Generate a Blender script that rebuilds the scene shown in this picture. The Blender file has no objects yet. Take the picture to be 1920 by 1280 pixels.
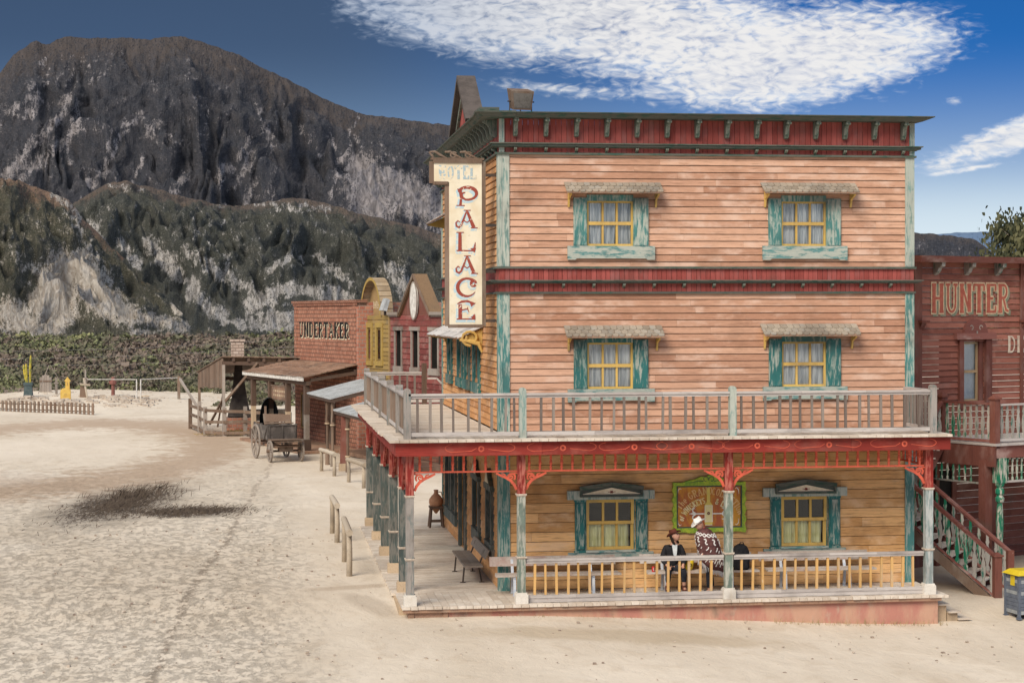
import bpy, bmesh, math, random
import numpy as np
from mathutils import Vector, Matrix
S = bpy.context.scene; COL = S.collection
R = random.Random(7); PI = math.pi; rad = math.radians
# ---------------------------------------------------------------- camera
CAM = Vector((-2.9631, -39.3876, 6.1861))
def cam_axes():
    y, p, r = rad(-7.6019), rad(-0.8382), rad(-0.1419)
    F = Vector((-math.sin(y)*math.cos(p), math.cos(y)*math.cos(p), math.sin(p)))
    rt = Vector((F.y, -F.x, 0)).normalized(); up = rt.cross(F)
    return (math.cos(r)*rt+math.sin(r)*up, -math.sin(r)*rt+math.cos(r)*up, F)
CR, CU, CF = cam_axes()
cd = bpy.data.cameras.new('camera'); cam = bpy.data.objects.new('camera', cd); COL.objects.link(cam)
cam.matrix_world = Matrix(((CR.x, CU.x, -CF.x, CAM.x), (CR.y, CU.y, -CF.y, CAM.y), (CR.z, CU.z, -CF.z, CAM.z), (0, 0, 0, 1)))
cd.sensor_width = 36; cd.lens = 3493.84/1920*36; cd.clip_start = .5; cd.clip_end = 40000
S.camera = cam
# ---------------------------------------------------------------- node helpers
class NT:
    def __init__(s, tree): s.t = tree; s.n = tree.nodes; s.l = tree.links
    def node(s, typ, **kw):
        n = s.n.new(typ)
        for k, v in kw.items():
            if hasattr(n, k): setattr(n, k, v)
        return n
    def put(s, sock, v):
        if isinstance(v, bpy.types.NodeSocket): s.l.new(v, sock)
        elif v is not None:
            if isinstance(v, (tuple, list)) and len(v) == 3 and sock.type == 'RGBA': v = (*v, 1)
            sock.default_value = v
    def math(s, op, a, b=None, c=None, clamp=False):
        n = s.node('ShaderNodeMath', operation=op, use_clamp=clamp)
        s.put(n.inputs[0], a); s.put(n.inputs[1], b)
        if c is not None: s.put(n.inputs[2], c)
        return n.outputs[0]
    def mix(s, f, a, b, bt='MIX'):
        n = s.node('ShaderNodeMix', data_type='RGBA', blend_type=bt)
        s.put(n.inputs[0], f); s.put(n.inputs[6], a); s.put(n.inputs[7], b); return n.outputs[2]
    def ramp(s, f, a, b, smooth=True):        # smoothstep a..b -> 0..1
        n = s.node('ShaderNodeMapRange', interpolation_type='SMOOTHSTEP' if smooth else 'LINEAR')
        s.put(n.inputs[0], f); s.put(n.inputs[1], a); s.put(n.inputs[2], b); return n.outputs[0]
    def noise(s, vec, scale, detail=3, rough=.55, dist=0):
        n = s.node('ShaderNodeTexNoise'); s.put(n.inputs['Vector'], vec)
        n.inputs['Scale'].default_value = scale; n.inputs['Detail'].default_value = detail
        n.inputs['Roughness'].default_value = rough; n.inputs['Distortion'].default_value = dist
        return n.outputs[0]
    def vor(s, vec, scale, feature='F1'):
        n = s.node('ShaderNodeTexVoronoi', feature=feature); s.put(n.inputs['Vector'], vec); n.inputs['Scale'].default_value = scale
        return n
    def scl(s, vec, sc, loc=(0, 0, 0), rot=(0, 0, 0)):
        n = s.node('ShaderNodeMapping'); s.put(n.inputs[0], vec)
        n.inputs['Scale'].default_value = sc; n.inputs['Location'].default_value = loc; n.inputs['Rotation'].default_value = rot
        return n.outputs[0]
    def comb(s, x, y, z=0.0):
        n = s.node('ShaderNodeCombineXYZ'); s.put(n.inputs[0], x); s.put(n.inputs[1], y); s.put(n.inputs[2], z); return n.outputs[0]
    def sep(s, v):
        n = s.node('ShaderNodeSeparateXYZ'); s.put(n.inputs[0], v); return n.outputs
    def attr(s, name):
        n = s.node('ShaderNodeAttribute'); n.attribute_name = name; return n.outputs['Fac']
    def co(s, kind='Object'):
        return s.node('ShaderNodeTexCoord').outputs[kind]
# ---------------------------------------------------------------- world / sky
SUN_EL, SUN_AZ = 40, 216       # azimuth clockwise from +Y
w = bpy.data.worlds.new('World'); S.world = w; w.use_nodes = True
def build_world():
    t = NT(w.node_tree); t.n.clear()
    d = t.co('Generated'); x, y, z = t.sep(d)
    hyp = t.math('SQRT', t.math('ADD', t.math('MULTIPLY', x, x), t.math('MULTIPLY', y, y)))
    el = t.math('MULTIPLY', t.math('ARCTAN2', z, hyp), 57.2958)          # degrees above the horizon
    az = t.math('MULTIPLY', t.math('ARCTAN2', x, y), 57.2958)            # degrees clockwise from +Y
    sky = t.node('ShaderNodeTexSky', sky_type='NISHITA')
    sky.sun_disc = False; sky.sun_elevation = rad(SUN_EL); sky.sun_rotation = rad(SUN_AZ)
    sky.altitude = 600; sky.air_density = 1.0; sky.dust_density = .3; sky.ozone_density = 2.0
    # deep, polarised blue: look further up into the sky dome near the horizon
    zz = t.math('ADD', t.math('MULTIPLY', t.math('MAXIMUM', z, 0.0), 1.6), .16)
    t.put(sky.inputs[0] if sky.inputs else None, t.comb(x, y, zz)) if len(sky.inputs) else None
    base = t.mix(1.0, sky.outputs[0], (.11, .11, .11), 'MULTIPLY')
    # left (over the mountain) slate blue, right saturated blue, pale towards the horizon at right
    rt = t.ramp(az, 1.0, 17.0)
    up = t.ramp(el, 1.0, 8.5)
    tint_l = t.mix(up, (1.10, 1.02, .88), (.29, .31, .33))
    tint_r = t.mix(up, (1.75, 1.30, .88), (.10, .40, .72))
    tint = t.mix(rt, tint_l, tint_r)
    far = t.ramp(el, 12, 30)
    tint = t.mix(far, tint, (.8, .9, .95))
    skyc = t.mix(1.0, base, tint, 'MULTIPLY')
    # clouds
    def blob(a0, e0, ra, re, rot):
        c_, s_ = math.cos(rad(rot)), math.sin(rad(rot))
        da = t.math('SUBTRACT', az, a0); de = t.math('SUBTRACT', el, e0)
        p = t.math('DIVIDE', t.math('ADD', t.math('MULTIPLY', da, c_), t.math('MULTIPLY', de, s_)), ra)
        q = t.math('DIVIDE', t.math('SUBTRACT', t.math('MULTIPLY', de, c_), t.math('MULTIPLY', da, s_)), re)
        return t.math('SUBTRACT', 1.0, t.math('SQRT', t.math('ADD', t.math('MULTIPLY', p, p), t.math('MULTIPLY', q, q))))
    P = lambda u, v: (7.6+math.degrees(math.atan((u-960)/3494)), math.degrees(math.atan((588-v)/3494)))
    k = 1/61.0
    m = t.math('MULTIPLY', blob(*P(1480, 115), 400*k, 118*k, 6), 1.5)
    m = t.math('MAXIMUM', m, t.math('MULTIPLY', blob(*P(1150, 35), 640*k, 150*k, -12), 1.25))
    m = t.math('MAXIMUM', m, t.math('MULTIPLY', blob(*P(880, 20), 400*k, 120*k, -12), 1.15))
    m = t.math('MAXIMUM', m, t.math('MULTIPLY', blob(*P(1060, 170), 240*k, 24*k, -6), .55))
    m = t.math('MAXIMUM', m, t.math('MULTIPLY', blob(*P(1920, 262), 270*k, 42*k, 19), 1.2))
    m = t.math('MAXIMUM', m, t.math('MULTIPLY', blob(*P(1800, 328), 120*k, 9*k, 8), .8))
    m = t.math('MAXIMUM', m, t.math('MULTIPLY', blob(*P(1790, 202), 34*k, 14*k, 0), .42))
    vec = t.comb(t.math('MULTIPLY', az, 1.0), t.math('MULTIPLY', el, 1.9), 0.0)
    wv = t.noise(t.scl(vec, (.9, 1.3, 1), (1, 7, 0)), 1.0, 2, .5)
    wv2 = t.node('ShaderNodeVectorMath', operation='ADD'); t.put(wv2.inputs[0], t.scl(vec, (1, 1.15, 1), (3, 1, 0), (0, 0, rad(-16)))); t.put(wv2.inputs[1], t.comb(wv, t.math('MULTIPLY', wv, -.8), 0.0))
    nv = t.vor(wv2.outputs[0], 2.9, 'SMOOTH_F1'); nf = t.noise(wv2.outputs[0], 3.2, 4, .54, .0)
    n1 = t.math('ADD', t.math('MULTIPLY', t.math('SUBTRACT', .95, nv.outputs['Distance']), .34), t.math('MULTIPLY', nf, .72))
    n2 = t.noise(t.scl(vec, (.35, .8, 1), (9, 4, 0)), 1.0, 4, .6, .3)
    n = t.math('ADD', t.math('MULTIPLY', n1, .62), t.math('MULTIPLY', n2, .38))
    mc = t.math('MINIMUM', m, .60)
    dens = t.ramp(t.math('ADD', t.math('MULTIPLY', n, 1.7), t.math('MULTIPLY', mc, 1.35)), 1.12, 1.86)
    dens = t.math('MULTIPLY', dens, t.ramp(m, .0, .22))
    # rest of the dome: unseen broken cloud cover, added for soft fill light
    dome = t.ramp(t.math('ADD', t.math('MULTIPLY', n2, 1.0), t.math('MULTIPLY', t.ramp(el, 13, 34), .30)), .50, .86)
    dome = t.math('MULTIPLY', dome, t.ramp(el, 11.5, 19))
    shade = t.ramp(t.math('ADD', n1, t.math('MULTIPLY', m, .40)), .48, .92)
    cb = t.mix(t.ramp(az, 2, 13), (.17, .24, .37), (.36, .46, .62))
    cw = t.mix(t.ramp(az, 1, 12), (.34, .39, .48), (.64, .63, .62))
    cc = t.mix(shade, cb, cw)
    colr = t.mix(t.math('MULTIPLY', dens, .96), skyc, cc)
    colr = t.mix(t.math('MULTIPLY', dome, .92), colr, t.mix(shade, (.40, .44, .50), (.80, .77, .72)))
    # pale veil low at right
    veil = t.math('MULTIPLY', t.math('MULTIPLY', t.ramp(el, 4.6, 1.6), t.ramp(az, 13, 18)), .9)
    colr = t.mix(veil, colr, (.50, .58, .64))
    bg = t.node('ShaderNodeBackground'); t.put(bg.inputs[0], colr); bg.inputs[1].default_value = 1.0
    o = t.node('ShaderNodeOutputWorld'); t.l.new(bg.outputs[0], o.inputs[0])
build_world()
sd = bpy.data.lights.new('sun', 'SUN'); sun = bpy.data.objects.new('sun', sd); COL.objects.link(sun)
sd.energy = 2.85; sd.angle = rad(34); sd.color = (1.0, .90, .76)
sv = Vector((math.sin(rad(SUN_AZ))*math.cos(rad(SUN_EL)), math.cos(rad(SUN_AZ))*math.cos(rad(SUN_EL)), math.sin(rad(SUN_EL))))
sun.rotation_euler = (-sv).to_track_quat('-Z', 'Y').to_euler()
S.view_settings.view_transform = 'Standard'; S.view_settings.look = 'None'; S.view_settings.exposure = 0.47; S.view_settings.gamma = 1
S.cycles.max_bounces = 6
# ---------------------------------------------------------------- materials
MATS = {}
def mat(name, fn, rough=.85, bump=None, metallic=0):
    if name in MATS: return MATS[name]
    m = bpy.data.materials.new(name); m.use_nodes = True; t = NT(m.node_tree)
    b = t.n['Principled BSDF']; b.inputs['Roughness'].default_value = rough; b.inputs['Metallic'].default_value = metallic
    b.inputs['Specular IOR Level'].default_value = .25
    r = fn(t)
    c, h = (r if isinstance(r, tuple) and len(r) == 2 else (r, None))
    t.put(b.inputs['Base Color'], c)
    if h is not None and bump:
        bn = t.node('ShaderNodeBump'); bn.inputs['Strength'].default_value = 1; bn.inputs['Distance'].default_value = bump
        t.put(bn.inputs['Height'], h); t.l.new(bn.outputs[0], b.inputs['Normal'])
    MATS[name] = m; return m
def wood(name, c1, c2, c3=None, axis='h', paint=None, pw=.5, amt=.55, dark=.55, bump=.004, rough=.85, cs='Object', dirt=(.10, .08, .065)):
    """weathered boards: c1..c2 per board, grain, stains c3, optional peeling paint"""
    def fn(t):
        p = t.co(cs); r = t.attr('rnd')
        off = t.comb(t.math('MULTIPLY', r, 37.0), t.math('MULTIPLY', r, 91.0), t.math('MULTIPLY', r, 53.0))
        va = t.node('ShaderNodeVectorMath', operation='ADD'); t.put(va.inputs[0], p); t.put(va.inputs[1], off); q = va.outputs[0]
        g = (1.3, 1.3, 26) if axis == 'h' else ((26, 26, 1.3) if axis == 'v' else (9, 9, 9))
        grain = t.noise(t.scl(q, g), 1.6, 4, .65, .4)
        fine = t.noise(t.scl(q, tuple(4*k for k in g)), 1.5, 2, .6)
        st = t.noise(t.scl(q, (1, 1, 1.8) if axis == 'h' else (1.6, 1.6, .8)), 1.4, 4, .6)
        c = t.mix(r, c1, c2)
        c = t.mix(t.math('MULTIPLY', t.ramp(grain, .48, .74), amt), c, tuple(k*dark for k in c1))
        c = t.mix(t.math('MULTIPLY', t.ramp(fine, .5, .75), .35), c, tuple(min(1, k*1.35) for k in c2))
        if c3: c = t.mix(t.math('MULTIPLY', t.ramp(st, .48, .72), .75), c, c3)
        if paint:
            pn = t.noise(t.scl(q, (8, 8, 1.6) if axis == 'v' else (2.2, 2.2, 8)), 1.5, 5, .68, .3)
            mk = t.ramp(t.math('ADD', pn, t.math('MULTIPLY', t.math('SUBTRACT', grain, .5), .35)), .47-(pw-.5)*.5, .47-(pw-.5)*.5+.14)
            pc = t.mix(t.ramp(st, .4, .7), paint, tuple(k*.7 for k in paint))
            c = t.mix(mk, c, pc)
        dn = t.noise(t.scl(p, (.7, .7, .9)), 1.1, 4, .6)
        c = t.mix(t.math('MULTIPLY', t.ramp(dn, .50, .74), .55), c, dirt)
        kn = t.vor(t.scl(q, (2.2, 2.2, 12) if axis == 'h' else (12, 12, 2.2)), 1.0)
        c = t.mix(t.math('MULTIPLY', t.ramp(kn.outputs['Distance'], .10, .04), .5), c, dirt)
        return c, t.math('ADD', grain, t.math('MULTIPLY', fine, .4))
    return mat(name, fn, rough, bump)
def plain(name, c1, c2=None, sc=6, rough=.8, bump=None, metallic=0):
    c2 = c2 or tuple(k*.7 for k in c1)
    def fn(t):
        p = t.co(); n = t.noise(p, sc, 4, .6); n2 = t.noise(p, sc*7, 2)
        return t.mix(t.ramp(t.math('ADD', t.math('MULTIPLY', n, .7), t.math('MULTIPLY', n2, .3)), .38, .62), c2, c1), n2
    return mat(name, fn, rough, bump, metallic)
def bricks(name, c1, c2, mortar, axis, sc=1.0, w_=.26, h_=.085):
    def fn(t):
        x, y, z = t.sep(t.co())
        b = t.node('ShaderNodeTexBrick'); hz = t.math('ADD', t.math('MULTIPLY', x, axis[0]), t.math('MULTIPLY', y, axis[1]))
        wob = t.math('MULTIPLY', t.math('SUBTRACT', t.noise(t.co(), 3, 2), .5), .05)
        t.put(b.inputs['Vector'], t.comb(hz, t.math('ADD', z, wob), 0.0))
        b.inputs['Scale'].default_value = 1; b.inputs['Brick Width'].default_value = w_; b.inputs['Row Height'].default_value = h_*2
        b.inputs['Mortar Size'].default_value = .018; b.inputs['Mortar Smooth'].default_value = .3; b.inputs['Bias'].default_value = 0
        b.inputs['Color1'].default_value = (*c1, 1); b.inputs['Color2'].default_value = (*c2, 1); b.inputs['Mortar'].default_value = (*mortar, 1)
        n = t.noise(t.co(), 2.2, 5, .65); n2 = t.noise(t.co(), 14, 3)
        c = t.mix(t.math('MULTIPLY', t.ramp(n, .5, .75), .55), b.outputs[0], (.10, .055, .045))
        c = t.mix(t.math('MULTIPLY', t.ramp(n2, .52, .75), .5), c, (.48, .30, .22))
        return c, t.math('SUBTRACT', 1.0, b.outputs['Fac'])
    return mat(name, fn, .9, .02)
M = {}
M['siding'] = wood('salmon_siding', (.375, .19, .12), (.61, .37, .255), (.66, .47, .37), dark=.5, amt=.7, dirt=(.24, .125, .075))
M['siding_low'] = wood('amber_siding', (.50, .26, .10), (.80, .48, .22), (.74, .50, .30), dark=.42, amt=.85, dirt=(.17, .09, .045))
M['siding_side'] = wood('orange_siding', (.48, .22, .085), (.70, .38, .17), (.72, .46, .29), dark=.45, amt=.7, dirt=(.22, .12, .06))
M['red_v'] = wood('red_board', (.26, .055, .045), (.40, .10, .085), (.30, .12, .11), axis='v', dark=.5, bump=.003)
M['red_beam'] = wood('red_beam', (.20, .026, .02), (.28, .038, .029), (.34, .10, .075), axis='h', dark=.5, amt=.6)
M['red_post'] = wood('red_post', (.40, .10, .075), (.46, .16, .12), None, axis='v', paint=(.27, .030, .024), pw=.62, dark=.5)
M['coral'] = plain('coral_paint', (.66, .125, .07), (.46, .09, .055), 5, .7)
M['teal_v'] = wood('teal_trim', (.20, .28, .25), (.36, .39, .34), None, axis='v', paint=(.035, .155, .15), pw=.68, dark=.6)
M['teal_pale'] = wood('pale_teal_trim', (.34, .38, .34), (.44, .47, .41), None, axis='v', paint=(.19, .30, .275), pw=.46, dark=.6)
M['teal_mid'] = wood('faded_teal_trim', (.30, .36, .32), (.42, .46, .40), None, axis='v', paint=(.075, .225, .215), pw=.60, dark=.6)
M['teal_h'] = wood('teal_sill', (.34, .38, .34), (.44, .46, .40), None, axis='h', paint=(.10, .24, .24), pw=.50, dark=.55)
M['cornice'] = wood('cornice', (.075, .085, .075), (.14, .145, .12), None, axis='h', paint=(.045, .095, .075), pw=.45, dark=.55)
M['bracket'] = wood('bracket_wood', (.15, .17, .145), (.24, .255, .21), None, axis='v', paint=(.055, .10, .08), pw=.5)
M['yellow'] = wood('mustard_sash', (.55, .36, .10), (.68, .46, .14), (.42, .29, .12), axis='v', dark=.75, amt=.35)
M['baluster'] = wood('mustard_baluster', (.50, .30, .11), (.64, .39, .15), (.44, .36, .28), axis='v', dark=.65, paint=(.60, .55, .48), pw=.18)
M['grey_v'] = wood('grey_post', (.20, .18, .16), (.34, .31, .285), None, axis='v', paint=(.17, .20, .195), pw=.40, dark=.4)
M['slate_post'] = wood('slate_post', (.12, .125, .115), (.19, .185, .165), None, axis='v', paint=(.075, .10, .095), pw=.6, dark=.5)
M['green_post'] = wood('green_grey_post', (.34, .35, .30), (.44, .44, .38), None, axis='v', paint=(.17, .22, .185), pw=.62, dark=.6)
M['blue_post'] = wood('blue_grey_post', (.40, .42, .41), (.48, .49, .47), None, axis='v', paint=(.27, .33, .33), pw=.6, dark=.65)
M['dark_bal'] = wood('brown_grey_baluster', (.14, .11, .095), (.27, .23, .20), None, axis='v', dark=.5)
M['brown_board'] = wood('brown_grey_boards', (.17, .115, .08), (.30, .21, .155), (.28, .25, .22), axis='v', dark=.5)
M['rail_h'] = wood('grey_handrail', (.40, .36, .34), (.55, .51, .48), None, axis='h', paint=(.36, .10, .09), pw=.12, dark=.45)
M['deck'] = wood('deck_boards', (.50, .42, .34), (.68, .60, .51), (.74, .68, .60), axis='n', dark=.62, amt=.5, dirt=(.26, .19, .14))
M['deck_w'] = wood('pale_block', (.62, .58, .52), (.70, .66, .60), (.55, .46, .35), axis='n', dark=.75)
M['tan_block'] = wood('tan_block', (.48, .36, .24), (.55, .43, .30), None, axis='n', dark=.7)
M['collar'] = plain('pale_moulding', (.62, .55, .46), (.42, .34, .27), 9)
M['shingle'] = wood('wood_shingle', (.26, .215, .165), (.42, .36, .285), (.33, .32, .29), axis='v', dark=.5)
M['pale_shingle'] = wood('pale_shingle', (.55, .53, .52), (.70, .68, .66), (.40, .38, .36), axis='n', dark=.6)
M['roofing'] = plain('roofing', (.075, .062, .055), (.11, .09, .08), 3)
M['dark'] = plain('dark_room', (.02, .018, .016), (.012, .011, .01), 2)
M['darkwood'] = wood('dark_brown_wood', (.07, .045, .035), (.14, .09, .065), None, axis='v', dark=.5)
M['greywood'] = wood('grey_wood', (.22, .18, .15), (.36, .31, .27), (.30, .28, .26), axis='n', dark=.45)
M['log'] = wood('log_wood', (.38, .31, .23), (.52, .45, .36), None, axis='n', dark=.6)
M['iron'] = plain('dark_iron', (.05, .045, .042), (.09, .06, .045), 8, .6)
M['ox'] = wood('oxblood_wood', (.13, .045, .035), (.20, .075, .055), (.25, .14, .12), axis='v', dark=.5)
M['ox_h'] = wood('oxblood_rail', (.17, .06, .048), (.27, .11, .09), (.42, .30, .27), axis='h', dark=.5)
M['hsiding'] = wood('red_brown_siding', (.20, .068, .048), (.36, .14, .10), (.36, .18, .14), dark=.42, dirt=(.08, .04, .032))
M['hsiding_dk'] = wood('dark_red_siding', (.13, .045, .035), (.22, .085, .064), (.26, .14, .11), dark=.45)
M['green'] = wood('peeling_green', (.36, .35, .30), (.48, .46, .40), None, axis='v', paint=(.012, .17, .095), pw=.60, dark=.6)
M['green_grey'] = wood('worn_baluster', (.30, .28, .25), (.42, .40, .36), None, axis='v', paint=(.02, .14, .11), pw=.36, dark=.5)
M['ychurch'] = plain('yellow_paint', (.40, .285, .085), (.33, .22, .07), 4)
M['ysiding'] = wood('yellow_siding', (.25, .165, .055), (.36, .245, .085), (.22, .165, .10), dark=.5)
M['ydark'] = wood('yellow_brown', (.28, .18, .08), (.40, .27, .13), None, dark=.55)
M['rsiding'] = wood('crimson_siding', (.15, .038, .034), (.25, .07, .06), (.30, .17, .145), dark=.45)
M['bwood'] = wood('umber_wood', (.13, .085, .06), (.24, .165, .12), (.26, .22, .18), axis='v', dark=.5)
M['bwood_h'] = wood('umber_wood_flat', (.20, .12, .08), (.36, .22, .15), (.34, .25, .19), axis='n', dark=.5)
M['white'] = plain('white_paint', (.72, .70, .66), (.50, .47, .43), 5)
M['cream'] = plain('cream_paint', (.80, .70, .52), (.66, .55, .39), 3)
M['tin'] = plain('grey_tin', (.50, .52, .53), (.34, .35, .35), 2, .5)
ax = (.27/1.0, -.963)
M['brick'] = bricks('orange_brick', (.31, .125, .08), (.39, .18, .12), (.20, .14, .11), ax)
M['brick2'] = bricks('rough_brick', (.36, .13, .09), (.52, .24, .16), (.40, .30, .25), (1, 0))
M['stone'] = bricks('stone_chimney', (.42, .33, .27), (.56, .46, .39), (.30, .22, .18), (1, 1), w_=.3, h_=.08)
def glassmat():
    m = bpy.data.materials.new('window_glass'); m.use_nodes = True; t = NT(m.node_tree); t.n.clear()
    g = t.node('ShaderNodeBsdfGlossy'); g.inputs['Roughness'].default_value = .06; g.inputs[0].default_value = (.8, .85, .9, 1)
    tr = t.node('ShaderNodeBsdfTransparent'); tr.inputs[0].default_value = (.88, .9, .9, 1)
    fr = t.node('ShaderNodeFresnel'); fr.inputs[0].default_value = 1.35
    mx = t.node('ShaderNodeMixShader'); t.l.new(t.math('ADD', fr.outputs[0], .05), mx.inputs[0]); t.l.new(tr.outputs[0], mx.inputs[1]); t.l.new(g.outputs[0], mx.inputs[2])
    o = t.node('ShaderNodeOutputMaterial'); t.l.new(mx.outputs[0], o.inputs[0]); return m
M['glass'] = glassmat()
# ---------------------------------------------------------------- mesh helpers
class Fr:                                    # local frame: s along wall, o outwards, z up
    def __init__(s, org, a, n): s.o = Vector(org); s.a = Vector((a[0], a[1], 0)).normalized(); s.n = Vector((n[0], n[1], 0)).normalized()
    def __call__(s, p): return s.o+s.a*p[0]+s.n*p[1]+Vector((0, 0, p[2]))
ID = Fr((0, 0, 0), (1, 0), (0, 1))
class MB:
    def __init__(s, fr=ID): s.v = []; s.f = []; s.r = []; s.fr = fr; s.open = False
    def add(s, vs, fs, r=None, raw=False):
        k = len(s.v); s.v += [Vector(p) if raw else s.fr(p) for p in vs]; s.f += [tuple(i+k for i in f) for f in fs]
        r = R.random() if r is None else r; s.r += [r]*len(fs); return s
    def box(s, a, b, r=None):
        x0, y0, z0 = a; x1, y1, z1 = b
        return s.add([(x0, y0, z0), (x1, y0, z0), (x1, y1, z0), (x0, y1, z0), (x0, y0, z1), (x1, y0, z1), (x1, y1, z1), (x0, y1, z1)],
                     [(0, 3, 2, 1), (4, 5, 6, 7), (0, 1, 5, 4), (1, 2, 6, 5), (2, 3, 7, 6), (3, 0, 4, 7)], r)
    def hexa(s, vs, r=None):                 # bottom 4 then top 4
        return s.add(vs, [(0, 3, 2, 1), (4, 5, 6, 7), (0, 1, 5, 4), (1, 2, 6, 5), (2, 3, 7, 6), (3, 0, 4, 7)], r)
    def prism(s, poly, lo, hi, ax='o', r=None):   # poly in the plane across axis ax
        def P(p, h): return (p[0], h, p[1]) if ax == 'o' else ((h, p[0], p[1]) if ax == 's' else (p[0], p[1], h))
        n = len(poly)
        return s.add([P(p, lo) for p in poly]+[P(p, hi) for p in poly],
                     [tuple(range(n))[::-1], tuple(range(n, 2*n))]+[(i, (i+1) % n, (i+1) % n+n, i+n) for i in range(n)], r)
    def tube(s, pts, rs, n=8, r=None, caps=True):
        pts = [s.fr(p) for p in pts]; rs = rs if isinstance(rs, (list, tuple)) else [rs]*len(pts)
        vs = []; fs = []
        for i, p in enumerate(pts):
            d = (pts[min(i+1, len(pts)-1)]-pts[max(i-1, 0)]).normalized()
            u = d.orthogonal().normalized() if i == 0 else (u-d*u.dot(d)).normalized(); v = d.cross(u)
            for k in range(n):
                an = 2*PI*k/n; vs.append(p+(u*math.cos(an)+v*math.sin(an))*rs[i])
            if i: fs += [((i-1)*n+k, (i-1)*n+(k+1) % n, i*n+(k+1) % n, i*n+k) for k in range(n)]
        if caps: fs += [tuple(range(n))[::-1], tuple(range((len(pts)-1)*n, len(pts)*n))]
        return s.add(vs, fs, r, raw=True)
    def bar(s, a, b, w=.05, h=.05, r=None):   # rectangular bar between two points
        a, b = s.fr(a), s.fr(b); d = (b-a).normalized(); u = Vector((0, 0, 1)).cross(d)
        u = (s.fr.a if u.length < .05 else u).normalized(); v = d.cross(u).normalized()
        vs = [q+u*i*w/2+v*j*h/2 for q in (a, b) for i, j in ((-1, -1), (1, -1), (1, 1), (-1, 1))]
        return s.add(vs, [(0, 3, 2, 1), (4, 5, 6, 7), (0, 1, 5, 4), (1, 2, 6, 5), (2, 3, 7, 6), (3, 0, 4, 7)], r, raw=True)
    def lathe(s, c, prof, n=10, r=None):      # prof: (radius, z)
        return s.tube_z(c, prof, n, r)
    def tube_z(s, c, prof, n, r):
        vs = []; fs = []
        for i, (q, z) in enumerate(prof):
            for k in range(n): an = 2*PI*k/n; vs.append((c[0]+q*math.cos(an), c[1]+q*math.sin(an), c[2]+z))
            if i: fs += [((i-1)*n+k, (i-1)*n+(k+1) % n, i*n+(k+1) % n, i*n+k) for k in range(n)]
        fs += [tuple(range(n))[::-1], tuple(range((len(prof)-1)*n, len(prof)*n))]
        return s.add(vs, fs, r)
    def ribbon(s, pts, ws, o, r=None):        # flat painted stroke on the (s,z) plane at offset o
        n = len(pts); ws = ws if isinstance(ws, (list, tuple)) else [ws]*n; L = []; Rr = []
        for i, p in enumerate(pts):
            a = pts[max(i-1, 0)]; b = pts[min(i+1, n-1)]; dx, dz = b[0]-a[0], b[1]-a[1]; l = math.hypot(dx, dz) or 1
            nx, nz = -dz/l*ws[i]/2, dx/l*ws[i]/2; L.append((p[0]+nx, o, p[1]+nz)); Rr.append((p[0]-nx, o, p[1]-nz))
        s.open = True
        return s.add(L+Rr, [(i, i+1, n+i+1, n+i) for i in range(n-1)], r)
    def build(s, name, m, parent=None, smooth=False, recalc=True):
        me = bpy.data.meshes.new(name); off = Vector(parent['_o']) if parent is not None and '_o' in parent else Vector()
        me.from_pydata([tuple(v-off) for v in s.v], [], s.f); me.materials.append(m)
        a = me.attributes.new('rnd', 'FLOAT', 'FACE'); a.data.foreach_set('value', s.r)
        if recalc and not s.open:
            bm = bmesh.new(); bm.from_mesh(me); bmesh.ops.recalc_face_normals(bm, faces=bm.faces); bm.to_mesh(me); bm.free()
        if smooth: me.polygons.foreach_set('use_smooth', [True]*len(me.polygons))
        ob = bpy.data.objects.new(name, me); COL.objects.link(ob)
        if parent is not None: ob.parent = parent; ob['_o'] = tuple(off)
        return ob
def thing(name, label, cat, loc=(0, 0, 0), group=None):
    o = bpy.data.objects.new(name, None); COL.objects.link(o); o.location = loc; o.empty_display_size = .2
    o['label'] = label; o['category'] = cat; o['_o'] = tuple(loc)
    if group: o['group'] = group
    return o
def tag(o, label, cat, group=None, kind=None):
    if label: o['label'] = label; o['category'] = cat
    if group: o['group'] = group
    if kind: o['kind'] = kind
    return o
def recenter(o, loc):                         # top-level mesh: origin at its base
    loc = Vector(loc); o.data.transform(Matrix.Translation(-loc)); o.location = loc; return o
def dup(root, loc=None, rz=None, label=None):
    def cp(o, par):
        c = o.copy(); COL.objects.link(c); c.parent = par
        for ch in o.children: cp(ch, c)
        return c
    r = cp(root, None)
    if loc is not None: r.location = loc
    if rz is not None: r.rotation_euler = (0, 0, rz)
    if label: r['label'] = label
    return r
def place(c, par, loc):
    c.parent = par; c.location = Vector(loc)-Vector(par['_o']); return c
def dup_child(o, dx, par=None):
    c = o.copy(); COL.objects.link(c); c.location = Vector(o.location)+Vector(dx)
    if par is not None: c.parent = par
    return c
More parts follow.
